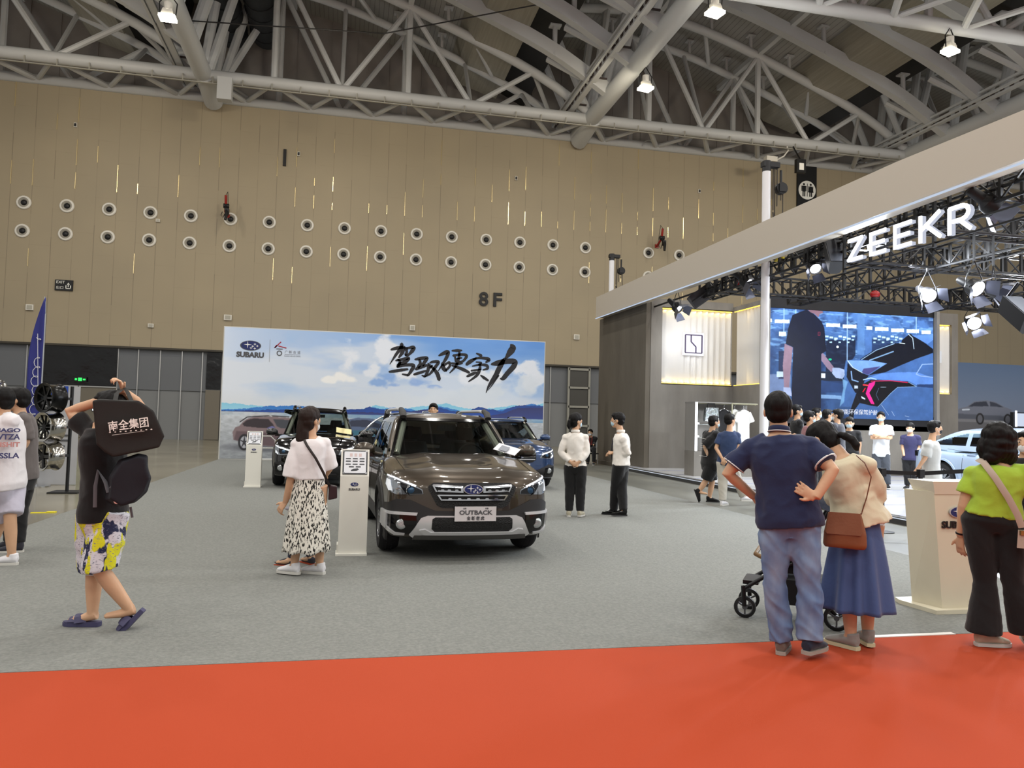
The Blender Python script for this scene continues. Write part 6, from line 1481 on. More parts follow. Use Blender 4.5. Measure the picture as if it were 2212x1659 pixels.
# ------------------------------------------------------------------ people
def pat(name, base, layers, rough=.85, bump=None):
    """cloth with printed shapes: layers of (scale, threshold, colour, stretch, seed)"""
    m = mat(name, base, rough, bump=bump or (40, .3, .004)); N = m.node_tree.nodes; L = m.node_tree.links; tc = N.new('ShaderNodeTexCoord'); src = None
    for sc, th, col, st, seed in layers:
        mp = N.new('ShaderNodeMapping'); mp.inputs['Scale'].default_value = st[:3]; mp.inputs['Location'].default_value = (seed, seed * .7, seed * 1.3)
        if len(st) > 3: mp.inputs['Rotation'].default_value = (0, st[3], 0)
        L.new(tc.outputs['Object'], mp.inputs[0]); n = N.new('ShaderNodeTexNoise'); n.inputs['Scale'].default_value = sc; n.inputs['Detail'].default_value = 2; L.new(mp.outputs[0], n.inputs[0])
        g = N.new('ShaderNodeMapRange'); g.inputs['From Min'].default_value = th - .015; g.inputs['From Max'].default_value = th + .015; L.new(n.outputs[0], g.inputs[0])
        mx = N.new('ShaderNodeMix'); mx.data_type = 'RGBA'; L.new(g.outputs[0], mx.inputs[0]); mx.inputs[7].default_value = (*hx(col), 1)
        if src: L.new(src, mx.inputs[6])
        else: mx.inputs[6].default_value = (*hx(base), 1)
        src = mx.outputs[2]
    L.new(src, N['Principled BSDF'].inputs['Base Color']); return m


def cloth(name, col, rough=.9, var=None): return mat('cloth_' + name, col, rough, var=var, bump=(45, .35, .004), sheen=.15)
m_skin = mat('skin', 'c49c7c', .55, var=(6, .08)); m_hair = mat('hair_black', '0b0909', .6, spec=.25, bump=(90, .8, .004), stretch=(1, 1, .25)); m_hairb = mat('hair_brown', '20130d', .6, spec=.3, bump=(90, .8, .004), stretch=(1, 1, .25))
m_mask = mat('mask_blue', 'a9c3cf', .8, bump=(30, .3, .004)); m_maskw = mat('mask_white', 'd4d6d6', .8); m_maskb = mat('mask_black', '1b1c20', .8); m_eye = mat('eye_dark', '15100e', .2)
m_sole = mat('sole_white', 'c9c7c0', .7)


def ray_local(base, az, px, py, d=0.0):
    q = cam.matrix_world.to_3x3() @ Vector(((px - 1106) / FPX, -(py - 829.5) / FPX, -1)); f = Vector((math.sin(az), math.cos(az), 0)); b = Vector(base)
    k = (Vector((b.x, b.y, 0)).dot(f) + d) / q.dot(f); p = Vector((0, 0, 1.55)) + q * k - b
    return Vector((p.x * math.cos(az) - p.y * math.sin(az), p.x * math.sin(az) + p.y * math.cos(az), p.z))


class Fig:
    """joints are read from image points; local frame: x right, y away from the camera, z up. phi = 0 faces away, +90 faces image left."""
    def __init__(s, label, base, phi, J, sex='m', wd=1.0, vox=.008, hd=(0, 0), name='person', skin=None, hs=1.1):
        s.az = math.atan2(base[0], base[1]); s.base = base; s.t = thing(name, label, 'person', base, -s.az); s.vox = vox; s.wd = wd; s.sex = sex
        s.phi = rad(phi); s.fw = Vector((-math.sin(s.phi), math.cos(s.phi), 0)); s.ax = Vector((math.cos(s.phi), math.sin(s.phi), 0)); s.skin = skin or m_skin
        s.J = {k: ray_local(base, s.az, *v) for k, v in J.items()}; J = s.J
        s.hs = hs
        if 'hipL' not in J:
            h = J['hip']; k = .085 * (1.05 if sex == 'f' else 1) * wd; J['hipL'] = h - s.ax * k; J['hipR'] = h + s.ax * k
        else: J['hip'] = (J['hipL'] + J['hipR']) / 2
        if 'shL' not in J:
            n = J['neck']; k = (.185 if sex == 'm' else .16) * wd; J['shL'] = n - s.ax * k - Vector((0, 0, .055)); J['shR'] = n + s.ax * k - Vector((0, 0, .055))
        dz = .085 * (1 if hs > .9 else .8) - min(J['anL'].z, J['anR'].z)
        for q in 'LR':
            k = 1 if q == 'R' else -1; J['an' + q] = J['an' + q] + Vector((0, 0, dz))
            if 'kn' + q not in J: J['kn' + q] = (J['hip' + q] + J['an' + q]) / 2 + s.fw * .02 + Vector((0, 0, .01))
        yaw, pitch = rad(hd[0]), rad(hd[1])
        s.H = Matrix.Translation(J['head']) @ Matrix.Rotation(s.phi + PI + yaw, 4, 'Z') @ Matrix.Rotation(-pitch, 4, 'X')  # head faces its own -y
        s.H = s.H @ Matrix.Scale(hs, 4)
        s.lv = (J['neck'] - J['hip'])
    def torso(s, B, t0, t1, ease, flare=0, belly=0, n=9, shx=1.0):
        W = s.wd; m = s.sex == 'm'
        prof = [(-.22, .12, .07), (0, .165, .12), (.2, .152 if m else .135, .112 + belly), (.4, .152 if m else .12, .11 + belly), (.65, .172 if m else .142, .12), (.84, .172 if m else .145, .108), (.93, .125, .088), (1.0, .068, .068), (1.1, .058, .06)]
        pts = []; rr = []
        for t in np.linspace(t0, t1, n):
            rx = np.interp(t, [p[0] for p in prof], [p[1] for p in prof]) * W * shx; ry = np.interp(t, [p[0] for p in prof], [p[2] for p in prof]) * (W ** .7)
            e = ease + flare * max(0, (.35 - t)); bend = s.fw * (-.012 * math.sin(PI * min(max(t, 0), 1)))
            pts.append(s.J['hip'] + s.lv * t + bend); rr.append((rx + e, ry + e * .8))
        B.tube(pts, rr, 24, up=s.ax)
    def arm(s, B, q, f0=0, f1=2.0, r=(.052, .046, .040, .036, .028), ease=0):
        a, b, c = s.J['sh' + q] - Vector((0, 0, .01)), s.J['el' + q], s.J['wr' + q]; P = []; R = []
        for t in np.linspace(f0, f1, 9):
            P.append(a.lerp(b, t) if t <= 1 else b.lerp(c, t - 1)); R.append(float(np.interp(t, [0, .5, 1, 1.35, 2], r)) * s.wd ** .7 + ease)
        B.tube(P, R, 14)
        if f0 == 0: B.ell(a, R[0] * 1.08); B.tube([a, a.lerp(s.J['neck'], .6)], [R[0] * .95, .04], 12)
    def leg(s, B, q, f0=0, f1=2.0, r=(.088, .078, .056, .057, .036), ease=0, flare=None):
        a, b, c = s.J['hip' + q], s.J['kn' + q], s.J['an' + q]; P = []; R = []
        for t in np.linspace(f0, f1, 11):
            P.append(a.lerp(b, t) if t <= 1 else b.lerp(c, t - 1)); R.append(float(np.interp(t, [0, .5, 1, 1.35, 2], r)) * s.wd ** .7 + (float(np.interp(t, [0, 1, 2], flare)) if flare else ease))
        B.tube(P, R, 16)
    def hand(s, B, q, d, nrm, curl=.4, k=1.0, thumb=1):
        w = s.J['wr' + q]; d = Vector(d).normalized(); nrm = Vector(nrm); nrm = (nrm - d * nrm.dot(d)).normalized(); lat = d.cross(nrm)
        B.tube([w, w + d * .03 * k, w + d * .085 * k], [(.028 * k, .02 * k), (.036 * k, .017 * k), (.041 * k, .013 * k)], 12, up=lat)
        for i, (off, L_) in enumerate(((-.031, .058), (-.0105, .073), (.0105, .078), (.031, .07))):
            p = w + d * .08 * k + lat * off * k; dd = (d + lat * off * 3.2).normalized(); P = [p]
            for j, f in enumerate((.42, .32, .26)):
                dd = Matrix.Rotation(curl * (1 if j else .7) * (1 + .12 * i), 3, lat) @ dd if True else dd
                if (dd - d).dot(nrm) < -.001 and curl > 0: pass
                p = p + dd * L_ * f * k * 1.1; P.append(p)
            B.tube(P, [.0095 * k, .0088 * k, .008 * k, .0066 * k], 8)
        p = w + d * .03 * k + lat * thumb * .03 * k; dd = (d * .8 + lat * thumb * .75 - nrm * .35).normalized(); P = [p, p + dd * .035 * k]; dd = (d + nrm * -.4 + lat * thumb * .25).normalized(); P += [P[-1] + dd * .028 * k]
        B.tube(P, [.013 * k, .011 * k, .008 * k], 8)
    def body(s, bare_legs=True, hands=None, k=1.0, feet=True):
        B = MB(); s.torso(B, -.1, 1.0, -.016)
        J = s.J
        n0 = J['neck']; hc = J['head']; B.tube([n0 - s.lv.normalized() * .05, n0.lerp(hc, .35), hc - Vector((0, 0, .02))], [.066 * s.wd ** .5, .056 * s.wd ** .5, .052], 14)
        H = s.H; R3 = H.to_3x3()
        E = lambda c, r: B.ell(H @ Vector(c), tuple(q * s.hs for q in r), R3.normalized())
        E((0, .012, .02), (.075, .093, .098)); E((0, -.035, -.045), (.056, .055, .066)); E((0, -.06, -.088), (.03, .026, .022)); E((0, -.06, .0), (.058, .035, .05))
        B.tube([H @ Vector((0, -.088, .015)), H @ Vector((0, -.104, -.022)), H @ Vector((0, -.092, -.036))], [.008, .013, .012], 8); E((0, -.088, -.058), (.022, .01, .008))
        for sx in (-1, 1):
            B.ell(H @ Vector((sx * .078, .012, -.012)), (.012, .02, .032), R3.normalized()); E((sx * .03, -.078, .022), (.016, .012, .007))
        for q in 'LR':
            if 'el' + q in J: s.arm(B, q)
            s.leg(B, q, r=(.088, .078, .056, .057, .036) if bare_legs else (.076, .068, .048, .048, .034))
            if feet:
                td = s.toe(q); B.tube([J['an' + q] - td * .03, J['an' + q] + td * .06 - Vector((0, 0, .03)), J['an' + q] + td * .16 - Vector((0, 0, .045))], [(.035, .04), (.04, .03), (.035, .018)], 10, up=td.cross(Vector((0, 0, 1))))
            if hands and q in hands: s.hand(B, q, *hands[q])
        me = blob(B, s.vox, 3, m=s.skin, name='body'); o = link('body', me, s.t)
        B = MB()
        for sx in (-1, 1):
            B.ell(H @ Vector((sx * .03, -.083, .008)), (.0135 * s.hs, .009, .008), R3.normalized(), 10, 8)
        obj('eyes', B, mat('eye_white', 'bdb6ae', .3), s.t, 180)
        B = MB()
        for sx in (-1, 1): B.ell(H @ Vector((sx * .03, -.0905, .008)), (.006, .004, .006), R3.normalized(), 10, 8); B.tube([H @ Vector((sx * .014, -.094, .028)), H @ Vector((sx * .032, -.093, .034)), H @ Vector((sx * .05, -.083, .028))], .0045, 6)
        obj('eyebrows', B, m_eye, s.t, 180)
        return o
    def toe(s, q):
        if 'toe' + q in s.J: d = s.J['toe' + q] - s.J['an' + q]; d.z = 0; return d.normalized()
        return (s.fw + s.ax * (.15 if q == 'R' else -.15)).normalized()
    def hair(s, kind='short', m=None, extra=None, amp=.004, px=None):
        B = MB(); H = s.H; R3 = H.to_3x3().normalized(); k = s.hs
        E = lambda c, r: B.ell(H @ Vector(c), tuple(q * k for q in r), R3)
        E((0, .022, .036), (.084, .096, .092)); E((0, .045, -.01), (.076, .065, .07))
        if kind == 'short': E((0, -.03, .085), (.062, .055, .032)); E((.03, -.05, .07), (.04, .035, .022))
        if kind in ('tied', 'pony', 'bob', 'long'): E((0, .0, .05), (.083, .09, .082)); E((0, .04, -.03), (.07, .06, .07))
        if kind == 'pony':
            P = [H @ Vector(p) for p in extra] if extra else [ray_local(s.base, s.az, *q) for q in px]; B.tube(P, [.02] + [.028] * (len(P) - 2) + [.012], 12)
        if kind == 'long':
            P = [H @ Vector(p) for p in extra]; B.tube(P, [(.075, .05)] + [(.06, .035)] * (len(P) - 2) + [(.02, .012)], 14, up=s.ax)
        if kind == 'bob':
            E((0, .03, .045), (.105, .11, .095)); E((0, .045, -.07), (.118, .085, .085)); E((0, .04, -.02), (.112, .10, .08))
            for sx in (-1, 1): E((sx * .088, -.005, -.06), (.036, .055, .085)); E((sx * .06, .05, -.115), (.06, .055, .05))
        me = blob(B, .008, 2, disp=lambda x, y, z: amp * ((vn(x * 60, y * 60, z * 22) + .4 + (1.2 * vn(x * 24, y * 24, z * 30) if kind == 'bob' else 0))), m=m or m_hair, name='hair'); o = link('hair', me, s.t); return o
    def mask(s, m=None):
        H = s.H; R3 = H.to_3x3().normalized(); B = MB(); B.ell(H @ Vector((0, -.05, -.052)), (.061, .058, .052), R3); B.ell(H @ Vector((0, -.075, -.035)), (.035, .034, .03), R3)
        me = blob(B, .007, 2, m=m or m_mask, name='face_mask'); o = link('face_mask', me, s.t)
        B = MB()
        for sx in (-1, 1): B.tube([H @ Vector((sx * .055, -.06, -.03)), H @ Vector((sx * .076, -.01, .01)), H @ Vector((sx * .084, .02, .012))], .0022, 5); B.tube([H @ Vector((sx * .055, -.05, -.07)), H @ Vector((sx * .076, -.01, -.03)), H @ Vector((sx * .084, .02, -.01))], .0022, 5)
        obj('ear_loops', B, m_maskw, s.t, 40); return o
    def top(s, name, m, t0=-.1, sleeve=.8, ease=.02, sr=.028, flare=.03, fold=.006, long_cuff=None, t1=.97, belly=0, puff=0, vox=.011):
        B = MB(); s.torso(B, t0, t1, ease, flare, belly, 12)
        for q in 'LR':
            if 'el' + q not in s.J: continue
            a = s.J['sh' + q] - Vector((0, 0, .012)); n = s.J['neck']; B.ell(a, .054 * s.wd ** .7 + ease * .7); B.tube([a, a.lerp(n, .62) + Vector((0, 0, -.002))], [.05 * s.wd ** .7 + ease * .6, .042 + ease * .4], 12)
            r = (.046 + sr * .5, .047 + sr + puff * .5, .042 + sr + puff, .040 + sr + puff, .03 + sr * .7)
            s.arm(B, q, 0, sleeve, r)
        f = lambda x, y, z: fold * (1.0 * vn(x * 9 + 3, y * 9, z * 6) + 1.1 * (.35 - np.abs(vn(x * 9 + z * 7, y * 9, z * 12 - x * 8))))
        me = blob(B, vox, 3, disp=f, m=m, name=name); return link(name, me, s.t)
    def collar(s, m, parent, r=.062):
        B = MB(); B.tube([s.J['neck'] + Vector((r * math.cos(a), r * 1.1 * math.sin(a), .02)) for a in np.linspace(0, 2 * PI, 25)], [(.026, .010)] * 25, 8, up=(0, 0, 1)); return obj('collar', B, m, parent, 180)
    def trousers(s, name, m, f1=1.95, ease=.018, flare=None, t1=.12, fold=.006, vox=.011, w0=1.0, belly=0):
        B = MB(); s.torso(B, -.2, t1, .014 + ease * .5, 0, belly, 5)
        for q in 'LR': s.leg(B, q, -.05, f1, (.092, .082, .062, .06, .045), ease, flare)
        f = lambda x, y, z: fold * (.9 * vn(x * 10, y * 10, z * 5) + 1.2 * (.35 - np.abs(vn(x * 10 + z * 6, y * 10, z * 13 + x * 9))))
        me = blob(B, vox, 3, disp=f, m=m, name=name); return link(name, me, s.t)
    def shoe(s, q, m, msole=None, L_=.27, w_=.095, h_=.09, lift=0, slide=False, rot=None):
        td = s.toe(q); a = s.J['an' + q]; up = Vector((0, 0, 1)); 
        if rot is not None: R = Matrix.Rotation(rot, 3, td.cross(up)); td = R @ td; up = R @ up
        lat = td.cross(up).normalized(); g = a - up * .085; fn = lambda u, v, d: g + td * u + lat * v + up * d
        B = MB(); out = [(-.065, 0), (-.055, .028), (0, .034), (.08, .042), (.14, .044), (.18, .035), (L_ - .065, .01), (L_ - .065, -.01), (.18, -.035), (.14, -.042), (.08, -.036), (0, -.032), (-.055, -.026)]
        k = w_ / .088; out = [(u, v * k) for u, v in out]
        B.prism(out, fn, .0, .024); o = obj('sole', B, msole or m_sole, None, 40)
        B = MB()
        if slide:
            B.prism([(u * .97, v * .97) for u, v in out], fn, .018, .032); B.tube([fn(.06, .046, .03), fn(.07, .03, .065), fn(.08, 0, .078), fn(.07, -.03, .065), fn(.06, -.046, .03)], [(.008, .04)] * 5, 10, up=up)
            B.tube([fn(.12, .044, .03), fn(.12, .02, .055), fn(.12, 0, .06), fn(.12, -.02, .055), fn(.12, -.044, .03)], [(.008, .035)] * 5, 10, up=up)
            me = B.mesh('shoe', m, 40)
        else:
            B.tube([fn(-.055, 0, .05), fn(.0, 0, .06), fn(.06, 0, .055), fn(.12, 0, .042), fn(.17, 0, .034), fn(L_ - .075, 0, .03)], [(.028 * k, .035), (.037 * k, .042), (.040 * k, .036), (.043 * k, .027), (.038 * k, .02), (.016, .012)], 16, up=lat); B.tube([fn(-.02, 0, .05), fn(-.012, 0, h_ + .02)], [.040, .044], 14)
            me = blob(B, .008, 2, m=m, name='shoe')
        so = link('shoe', me, s.t); o.parent = so; return so
    def skirt(s, name, m, t0, z1, rx0, ry0, rx1, ry1, npl=14, amp=.03, off=(0, 0), ease=0, wave=0):
        B = MB(); top = s.J['hip'] + s.lv * t0; n = 120; R = 26; vs = []
        cx, cy = top.x + off[0], top.y + off[1]
        for i in range(R):
            t = i / (R - 1); z = top.z + (z1 - top.z) * t; e = t ** .8; rx = rx0 + (rx1 - rx0) * e; ry = ry0 + (ry1 - ry0) * e
            for k in range(n):
                a = 2 * PI * k / n; w_ = amp * t * (math.sin(a * npl + 1.3 * math.sin(a * 3)) + .5 * math.sin(a * (npl * .6) + 2)); x, y = (rx + w_) * math.cos(a), (ry + w_) * math.sin(a)
                p = s.ax * x + s.fw * y; vs.append((top.x + (cx - top.x) * t + p.x, top.y + (cy - top.y) * t + p.y, z + wave * t * math.sin(a * 7)))
        B.add(vs, [(i * n + k, i * n + (k + 1) % n, (i + 1) * n + (k + 1) % n, (i + 1) * n + k) for i in range(R - 1) for k in range(n)]); o = obj(name, B, m, s.t, 180); q = o.modifiers.new('s', 'SOLIDIFY'); q.thickness = .006; return o


def W2(p, base, az):   # local figure point -> world
    return Vector((base[0] + p[0] * math.cos(az) + p[1] * math.sin(az), base[1] - p[0] * math.sin(az) + p[1] * math.cos(az), base[2] + p[2]))
Z = .009

# --- man in navy polo
F = Fig('man in navy polo and jeans with hands on hips at the red carpet edge', (2.98, 4.66, .012), 0,
    dict(head=(1681, 888, .03), neck=(1683, 934, .0), shL=(1617, 968, 0), shR=(1750, 962, 0), elL=(1572, 1022, -.02), wrL=(1628, 1072, .10), elR=(1799, 1016, -.10), wrR=(1762, 1076, -.17), hipL=(1675, 1126, 0), hipR=(1735, 1126, 0),
         knL=(1672, 1262, .0), anL=(1688, 1398, .04), knR=(1747, 1262, 0), anR=(1749, 1398, -.02), toeR=(1790, 1398, .22), toeL=(1700, 1398, .4)), 'm', 1.1, .007, hs=1.1)
F.body(False, {'L': ((.35, .25, -.5), (.5, .5, 0), .5), 'R': ((-.75, .12, .45), (0, 1, 0), .12, 1.0, 1)}); F.hair('short')
m_navyp = cloth('navy', '1a2547'); sh = F.top('polo_shirt', m_navyp, t0=-.06, sleeve=.70, ease=.03, sr=.03, fold=.010, flare=.06)
B = MB(); B.tube([F.J['neck'] + Vector((.062 * math.cos(a), .068 * math.sin(a), .018 + .012 * math.sin(a) * -1)) for a in np.linspace(0, 2 * PI, 25)], [(.022, .011)] * 25, 8, up=(0, 0, 1)); c_ = obj('collar', B, m_navyp, sh, 180)
B = MB(); B.tube([F.J['neck'] + Vector((.074 * math.cos(a), .08 * math.sin(a), .004 - .012 * math.sin(a))) for a in np.linspace(0, 2 * PI, 25)], .004, 6); obj('collar_stripe', B, m_maskw, c_, 180)
for q in 'LR':
    a, b = F.J['sh' + q], F.J['el' + q]; d = (b - a).normalized(); p = a.lerp(b, .69); B = MB(); B.tube([p - d * .004, p + d * .004], .083, 24); obj('sleeve_band', B, m_maskw, sh, 180)
m_jean = mat('jeans', '516a93', .85, var=(7, .3, '8094ae'), bump=(30, .4, .005), stretch=(1, 1, .5))
F.trousers('jeans', m_jean, 2.0, flare=(.016, .010, .030), fold=.013, t1=.14)
m_shn = cloth('shoe_navy', '1d2536'); m_or = mat('sole_grey', '9a938a', .7)
F.shoe('L', cloth('shoe_grey', '6c625a'), m_or, w_=.105); F.shoe('R', m_shn, m_or, w_=.11)

# --- woman in cream blouse
F = Fig('woman in cream blouse and blue skirt bending her head beside the man in navy', (3.5, 4.80, .012), 35,
    dict(head=(1778, 951, .06), neck=(1818, 984, .0), shL=(1808, 1006, .10), shR=(1866, 1002, -.06), elL=(1812, 1072, .12), wrL=(1786, 1066, .26), elR=(1885, 1066, .06), wrR=(1840, 1070, .28), hip=(1856, 1130, 0),
         anL=(1838, 1388, -.03), anR=(1874, 1380, .10), toeL=(1795, 1400, .05), toeR=(1852, 1395, .25)), 'f', 1.05, .007, hd=(18, -42))
F.body(True, {'L': ((-.8, .5, .1), (0, 0, -1), .5), 'R': ((-.8, .4, 0), (0, 0, -1), .5)}); F.hair('pony', px=[(1812, 938, .0), (1826, 942, -.02), (1841, 950, -.03), (1850, 962, -.03), (1851, 974, -.03)]); F.mask(m_maskw)
m_cream = cloth('cream', 'cdc3a6', .7); F.top('blouse', m_cream, t0=-.02, sleeve=1.35, ease=.035, sr=.03, fold=.012, puff=.025, flare=.10, t1=.95)
z_ = ray_local(F.base, F.az, 1860, 1314)[2]; F.skirt('skirt', cloth('denim_skirt', '3a4e7b', .8), .12, z_, .14, .115, .245, .24, 11, .022, off=(.0, .0))
m_sg = cloth('shoe_light', '8f8d88')
F.shoe('L', m_sg, mat('sole_cream', 'c9c39f', .7), L_=.27); F.shoe('R', m_sg, mat('sole_cream', 'c9c39f', .7), L_=.25)
def strap(pts, base, az, w_, m, label, cat='strap'): pass
def loc(F, px, py, d): return W2(ray_local(F.base, F.az, px, py, d), F.base, F.az)
t = thing('shoulder_bag', 'tan brown leather shoulder bag hanging behind the woman in cream blouse', 'bag', loc(F, 1824, 1183, -.22), -F.az)
m_tan = mat('tan_leather', '7d4a2c', .45, bump=(60, .25, .003)); B = MB(); B.rings([(0, 0, 0, .128, .045), (0, 0, .02, .138, .055), (0, 0, .10, .135, .058), (0, 0, .2, .112, .042), (0, 0, .235, .105, .03)], 24, p=3.2); me = blob(B, .008, 3, disp=lambda x, y, z: .004 * vn(x * 14, y * 14, z * 9), m=m_tan, name='bag_body'); link('bag_body', me, t)
B = MB(); B.prism([(-.11, .095), (.10, .095), (.108, .11), (.098, .24), (-.098, .24), (-.118, .11)], lambda u, v, d: (u, d - .055 + (v - .1) * .16, v), -.008, .006); obj('flap', B, m_tan, t, 0)
P = [(1862, 1106), (1872, 1075), (1882, 1030), (1868, 1000), (1850, 984)]; B = MB(); o_ = t.location
Q = [ray_local(F.base, F.az, px, py, -.16 - .02 * (i > 1)) - ray_local(F.base, F.az, 1824, 1183, -.22) for i, (px, py) in enumerate(P)]; B.tube(Q, [(.011, .004)] * 5, 8, up=(0, 1, 0)); B.tube([Q[0], Q[0] + Vector((-.05, -.03, -.09))], [(.008, .004)] * 2, 8); obj('bag_strap', B, mat('strap_brown', '6e3f2a', .5), t, 60)
t = thing('hand_fan', 'round pale blue hand fan held by the woman in cream blouse', 'fan', loc(F, 1792, 1087, .16), -F.az)
B = MB(); B.lathe([(0, -.003), (.082, -.003), (.084, 0), (.082, .003), (0, .003)], Matrix.Rotation(rad(-52), 4, 'X') @ Matrix.Rotation(rad(12), 4, 'Y'), 32); obj('fan_leaf', B, mat('fan_blue', '8fa8bd', .5, var=(14, .4, '5d7591')), t); B = MB(); B.bar((0, .05, .04), (-.02, .12, .13), .014, .006); obj('handle', B, m_chrome, t)

# --- woman in green
F = Fig('woman in bright green knit top and black flared trousers at the right edge', (4.60, 4.64, .012), 12,
    dict(head=(2151, 953, .0), neck=(2160, 1002, 0), shL=(2104, 1022, 0), shR=(2217, 1022, 0), elL=(2083, 1094, -.02), wrL=(2075, 1158, .02), elR=(2246, 1090, 0), wrR=(2240, 1150, .1), hip=(2146, 1124, 0),
         knL=(2128, 1262, 0), anL=(2124, 1394, 0), knR=(2190, 1262, 0), anR=(2222, 1390, .05), toeL=(2150, 1398, .05)), 'f', 1.12, .007, hd=(25, 0), hs=1.0)
F.body(False, {'L': ((-.03, .05, -1), (.7, .7, 0), .28, 1.0, -1), 'R': ((0, 0, -1), (-1, 0, 0), .4)}); F.hair('bob', amp=.006); F.mask(m_maskw)
m_green = cloth('green', '97b532', .85); F.top('knit_top', m_green, t0=.10, sleeve=.62, ease=.022, sr=.024, fold=.008, puff=.015, flare=.04, t1=.96)
m_bt = cloth('black_trousers', '0b0b0d'); F.trousers('trousers', m_bt, 1.97, flare=(.010, .006, .075), t1=.2, w0=1.1, fold=.004)
F.shoe('L', cloth('shoe_beige', 'b7ad99')); F.shoe('R', cloth('shoe_beige', 'b7ad99'))
B = MB(); w_ = F.J['wrL'].lerp(F.J['elL'], .1); d = (F.J['elL'] - F.J['wrL']).normalized(); B.tube([w_ - d * .006, w_ + d * .006], .036, 20); obj('bracelet', B, m_blk, F.t, 60)
t = thing('shoulder_bag', 'pale bag with wide beige strap worn across the back of the woman in green', 'bag', loc(F, 2215, 1165, -.12), -F.az)
b0 = ray_local(F.base, F.az, 2215, 1165, -.12); m_bg = mat('strap_beige', 'a8998a', .5)
Q = [ray_local(F.base, F.az, px, py, dd) - b0 for px, py, dd in ((2112, 992, -.06), (2124, 998, -.12), (2150, 1032, -.165), (2178, 1075, -.165), (2198, 1112, -.16), (2208, 1140, -.15))]
B = MB(); B.tube(Q, [(.022, .003)] * 6, 8, up=(.9, 0, .4)); obj('bag_strap', B, m_bg, t, 60); B = MB(); B.box((.03, 0, .0), (.16, .07, .12), taper=.9); obj('bag_body', B, m_bg, t); B = MB(); B.cyl(Q[-1] + Vector((0, 0, -.02)), Q[-1] + Vector((0, 0, -.05)), .016); obj('clasp', B, mat('brass', 'a58a55', .3, .9), t)

# --- walking man with bags over his head
F = Fig('man in black tee and splash-print shorts walking left with a bag raised over his head', (-1.59, 5.88, .009), 48,
    dict(head=(236, 884, .06), neck=(220, 918, .0), shL=(192, 928, .06), shR=(245, 930, .02), elL=(150, 889, .16), wrL=(238, 858, .02), elR=(303, 874, .04), wrR=(268, 846, .0), hipL=(208, 1112, .04), hipR=(236, 1112, -.02),
         knL=(204, 1228, .13), anL=(200, 1322, .12), knR=(214, 1228, -.06), anR=(281, 1312, -.06), toeL=(160, 1340, .18), toeR=(240, 1340, -.02)), 'm', .98, .007)
F.body(True, {'L': ((.5, -.1, .25), (.3, -.2, -1), .7), 'R': ((-.25, -.15, .6), (-.5, 0, -.6), .8)}); F.hair('short')
F.top('tee', cloth('black_tee', '0c0c0e'), t0=-.06, sleeve=.62, ease=.016, sr=.03, fold=.008, flare=.05)
m_sp = pat('splash_shorts', 'c9cad2', [(12, .555, '1d2445', (1, 1, .8), 3), (9, .565, 'cfd01e', (1.6, 1.6, .6), 9), (50, .62, '6b6e80', (1, 1, 4), 5)])
F.trousers('shorts', m_sp, 1.05, flare=(.035, .055, .06), t1=.1, fold=.008)
m_sl = mat('slide_purple', '3f3d5c', .6); F.shoe('L', m_sl, m_sl, slide=True); F.shoe('R', m_sl, m_sl, slide=True, rot=-.85)
t = thing('tote_bag', 'big black holdall with white lettering carried over the walking man\'s shoulder', 'bag', loc(F, 262, 985, -.26), -F.az + .0)
m_bag = mat('bag_black', '1a1917', .75, bump=(30, .3, .004)); o_ = ray_local(F.base, F.az, 262, 985, -.26); b_ = lambda px, py, d: ray_local(F.base, F.az, px, py, d) - o_
B = MB(); front = [(200, 866), (215, 862), (300, 866), (332, 888), (356, 942), (345, 966), (244, 987), (226, 976), (208, 960)]
n = len(front); A = [b_(px, py, -.36) for px, py in front]; Bk = [b_(px * .96 + 8, py, -.17) for px, py in front]; B.add(A + Bk, [tuple(range(n)), tuple(range(2 * n - 1, n - 1, -1))] + [(i, i + n, (i + 1) % n + n, (i + 1) % n) for i in range(n)])
me = blob(B, .008, 4, disp=lambda x, y, z: .004 * vn(x * 9, y * 9, z * 9), m=m_bag, name='bag_body'); bb = link('bag_body', me, t)
B = MB(); B.tube([b_(248, 868, -.30), b_(252, 850, -.2), b_(262, 842, -.08), b_(258, 842, .0)], [(.014, .003)] * 4, 8, up=(1, 0, 0)); B.tube([b_(286, 870, -.26), b_(276, 848, -.15), b_(270, 838, -.05)], [(.014, .003)] * 3, 8, up=(1, 0, 0)); obj('handles', B, m_bag, t, 60)
o = text('南全集团', .072, m_sgn, t, 'lettering', .002, b_(279, 925, -.405), (PI / 2, -.16, 0), bold=.001, fit=.24); o = text('• • • • • • • • •', .03, m_sgn, t, 'lettering', .001, b_(283, 934, -.40), (PI / 2, -.10, 0), fit=.26); B = MB(); B.bar(b_(242, 940, -.39), b_(312, 931, -.39), .002, .008, (0, 1, 0)); obj('rule', B, m_sgn, t)
t = thing('backpack', 'black backpack with grey straps slung low behind the walking man', 'backpack', loc(F, 275, 1095, -.24), -F.az); o_ = ray_local(F.base, F.az, 275, 1095, -.24)
out = [(232, 1080), (238, 1030), (262, 992), (300, 980), (318, 985), (320, 1005), (328, 1032), (318, 1062), (292, 1086), (260, 1096)]
n = len(out); B = MB(); A = [b_(px * .9 + 27, py * .92 + 84, -.36) for px, py in out]; M1 = [b_(px, py, -.28) for px, py in out]; Bk = [b_(px - 6, py, -.14) for px, py in out]
B.add(A + M1 + Bk, [tuple(range(n)), tuple(range(3 * n - 1, 2 * n - 1, -1))] + [(r * n + i, (r + 1) * n + i, (r + 1) * n + (i + 1) % n, r * n + (i + 1) % n) for r in range(2) for i in range(n)])
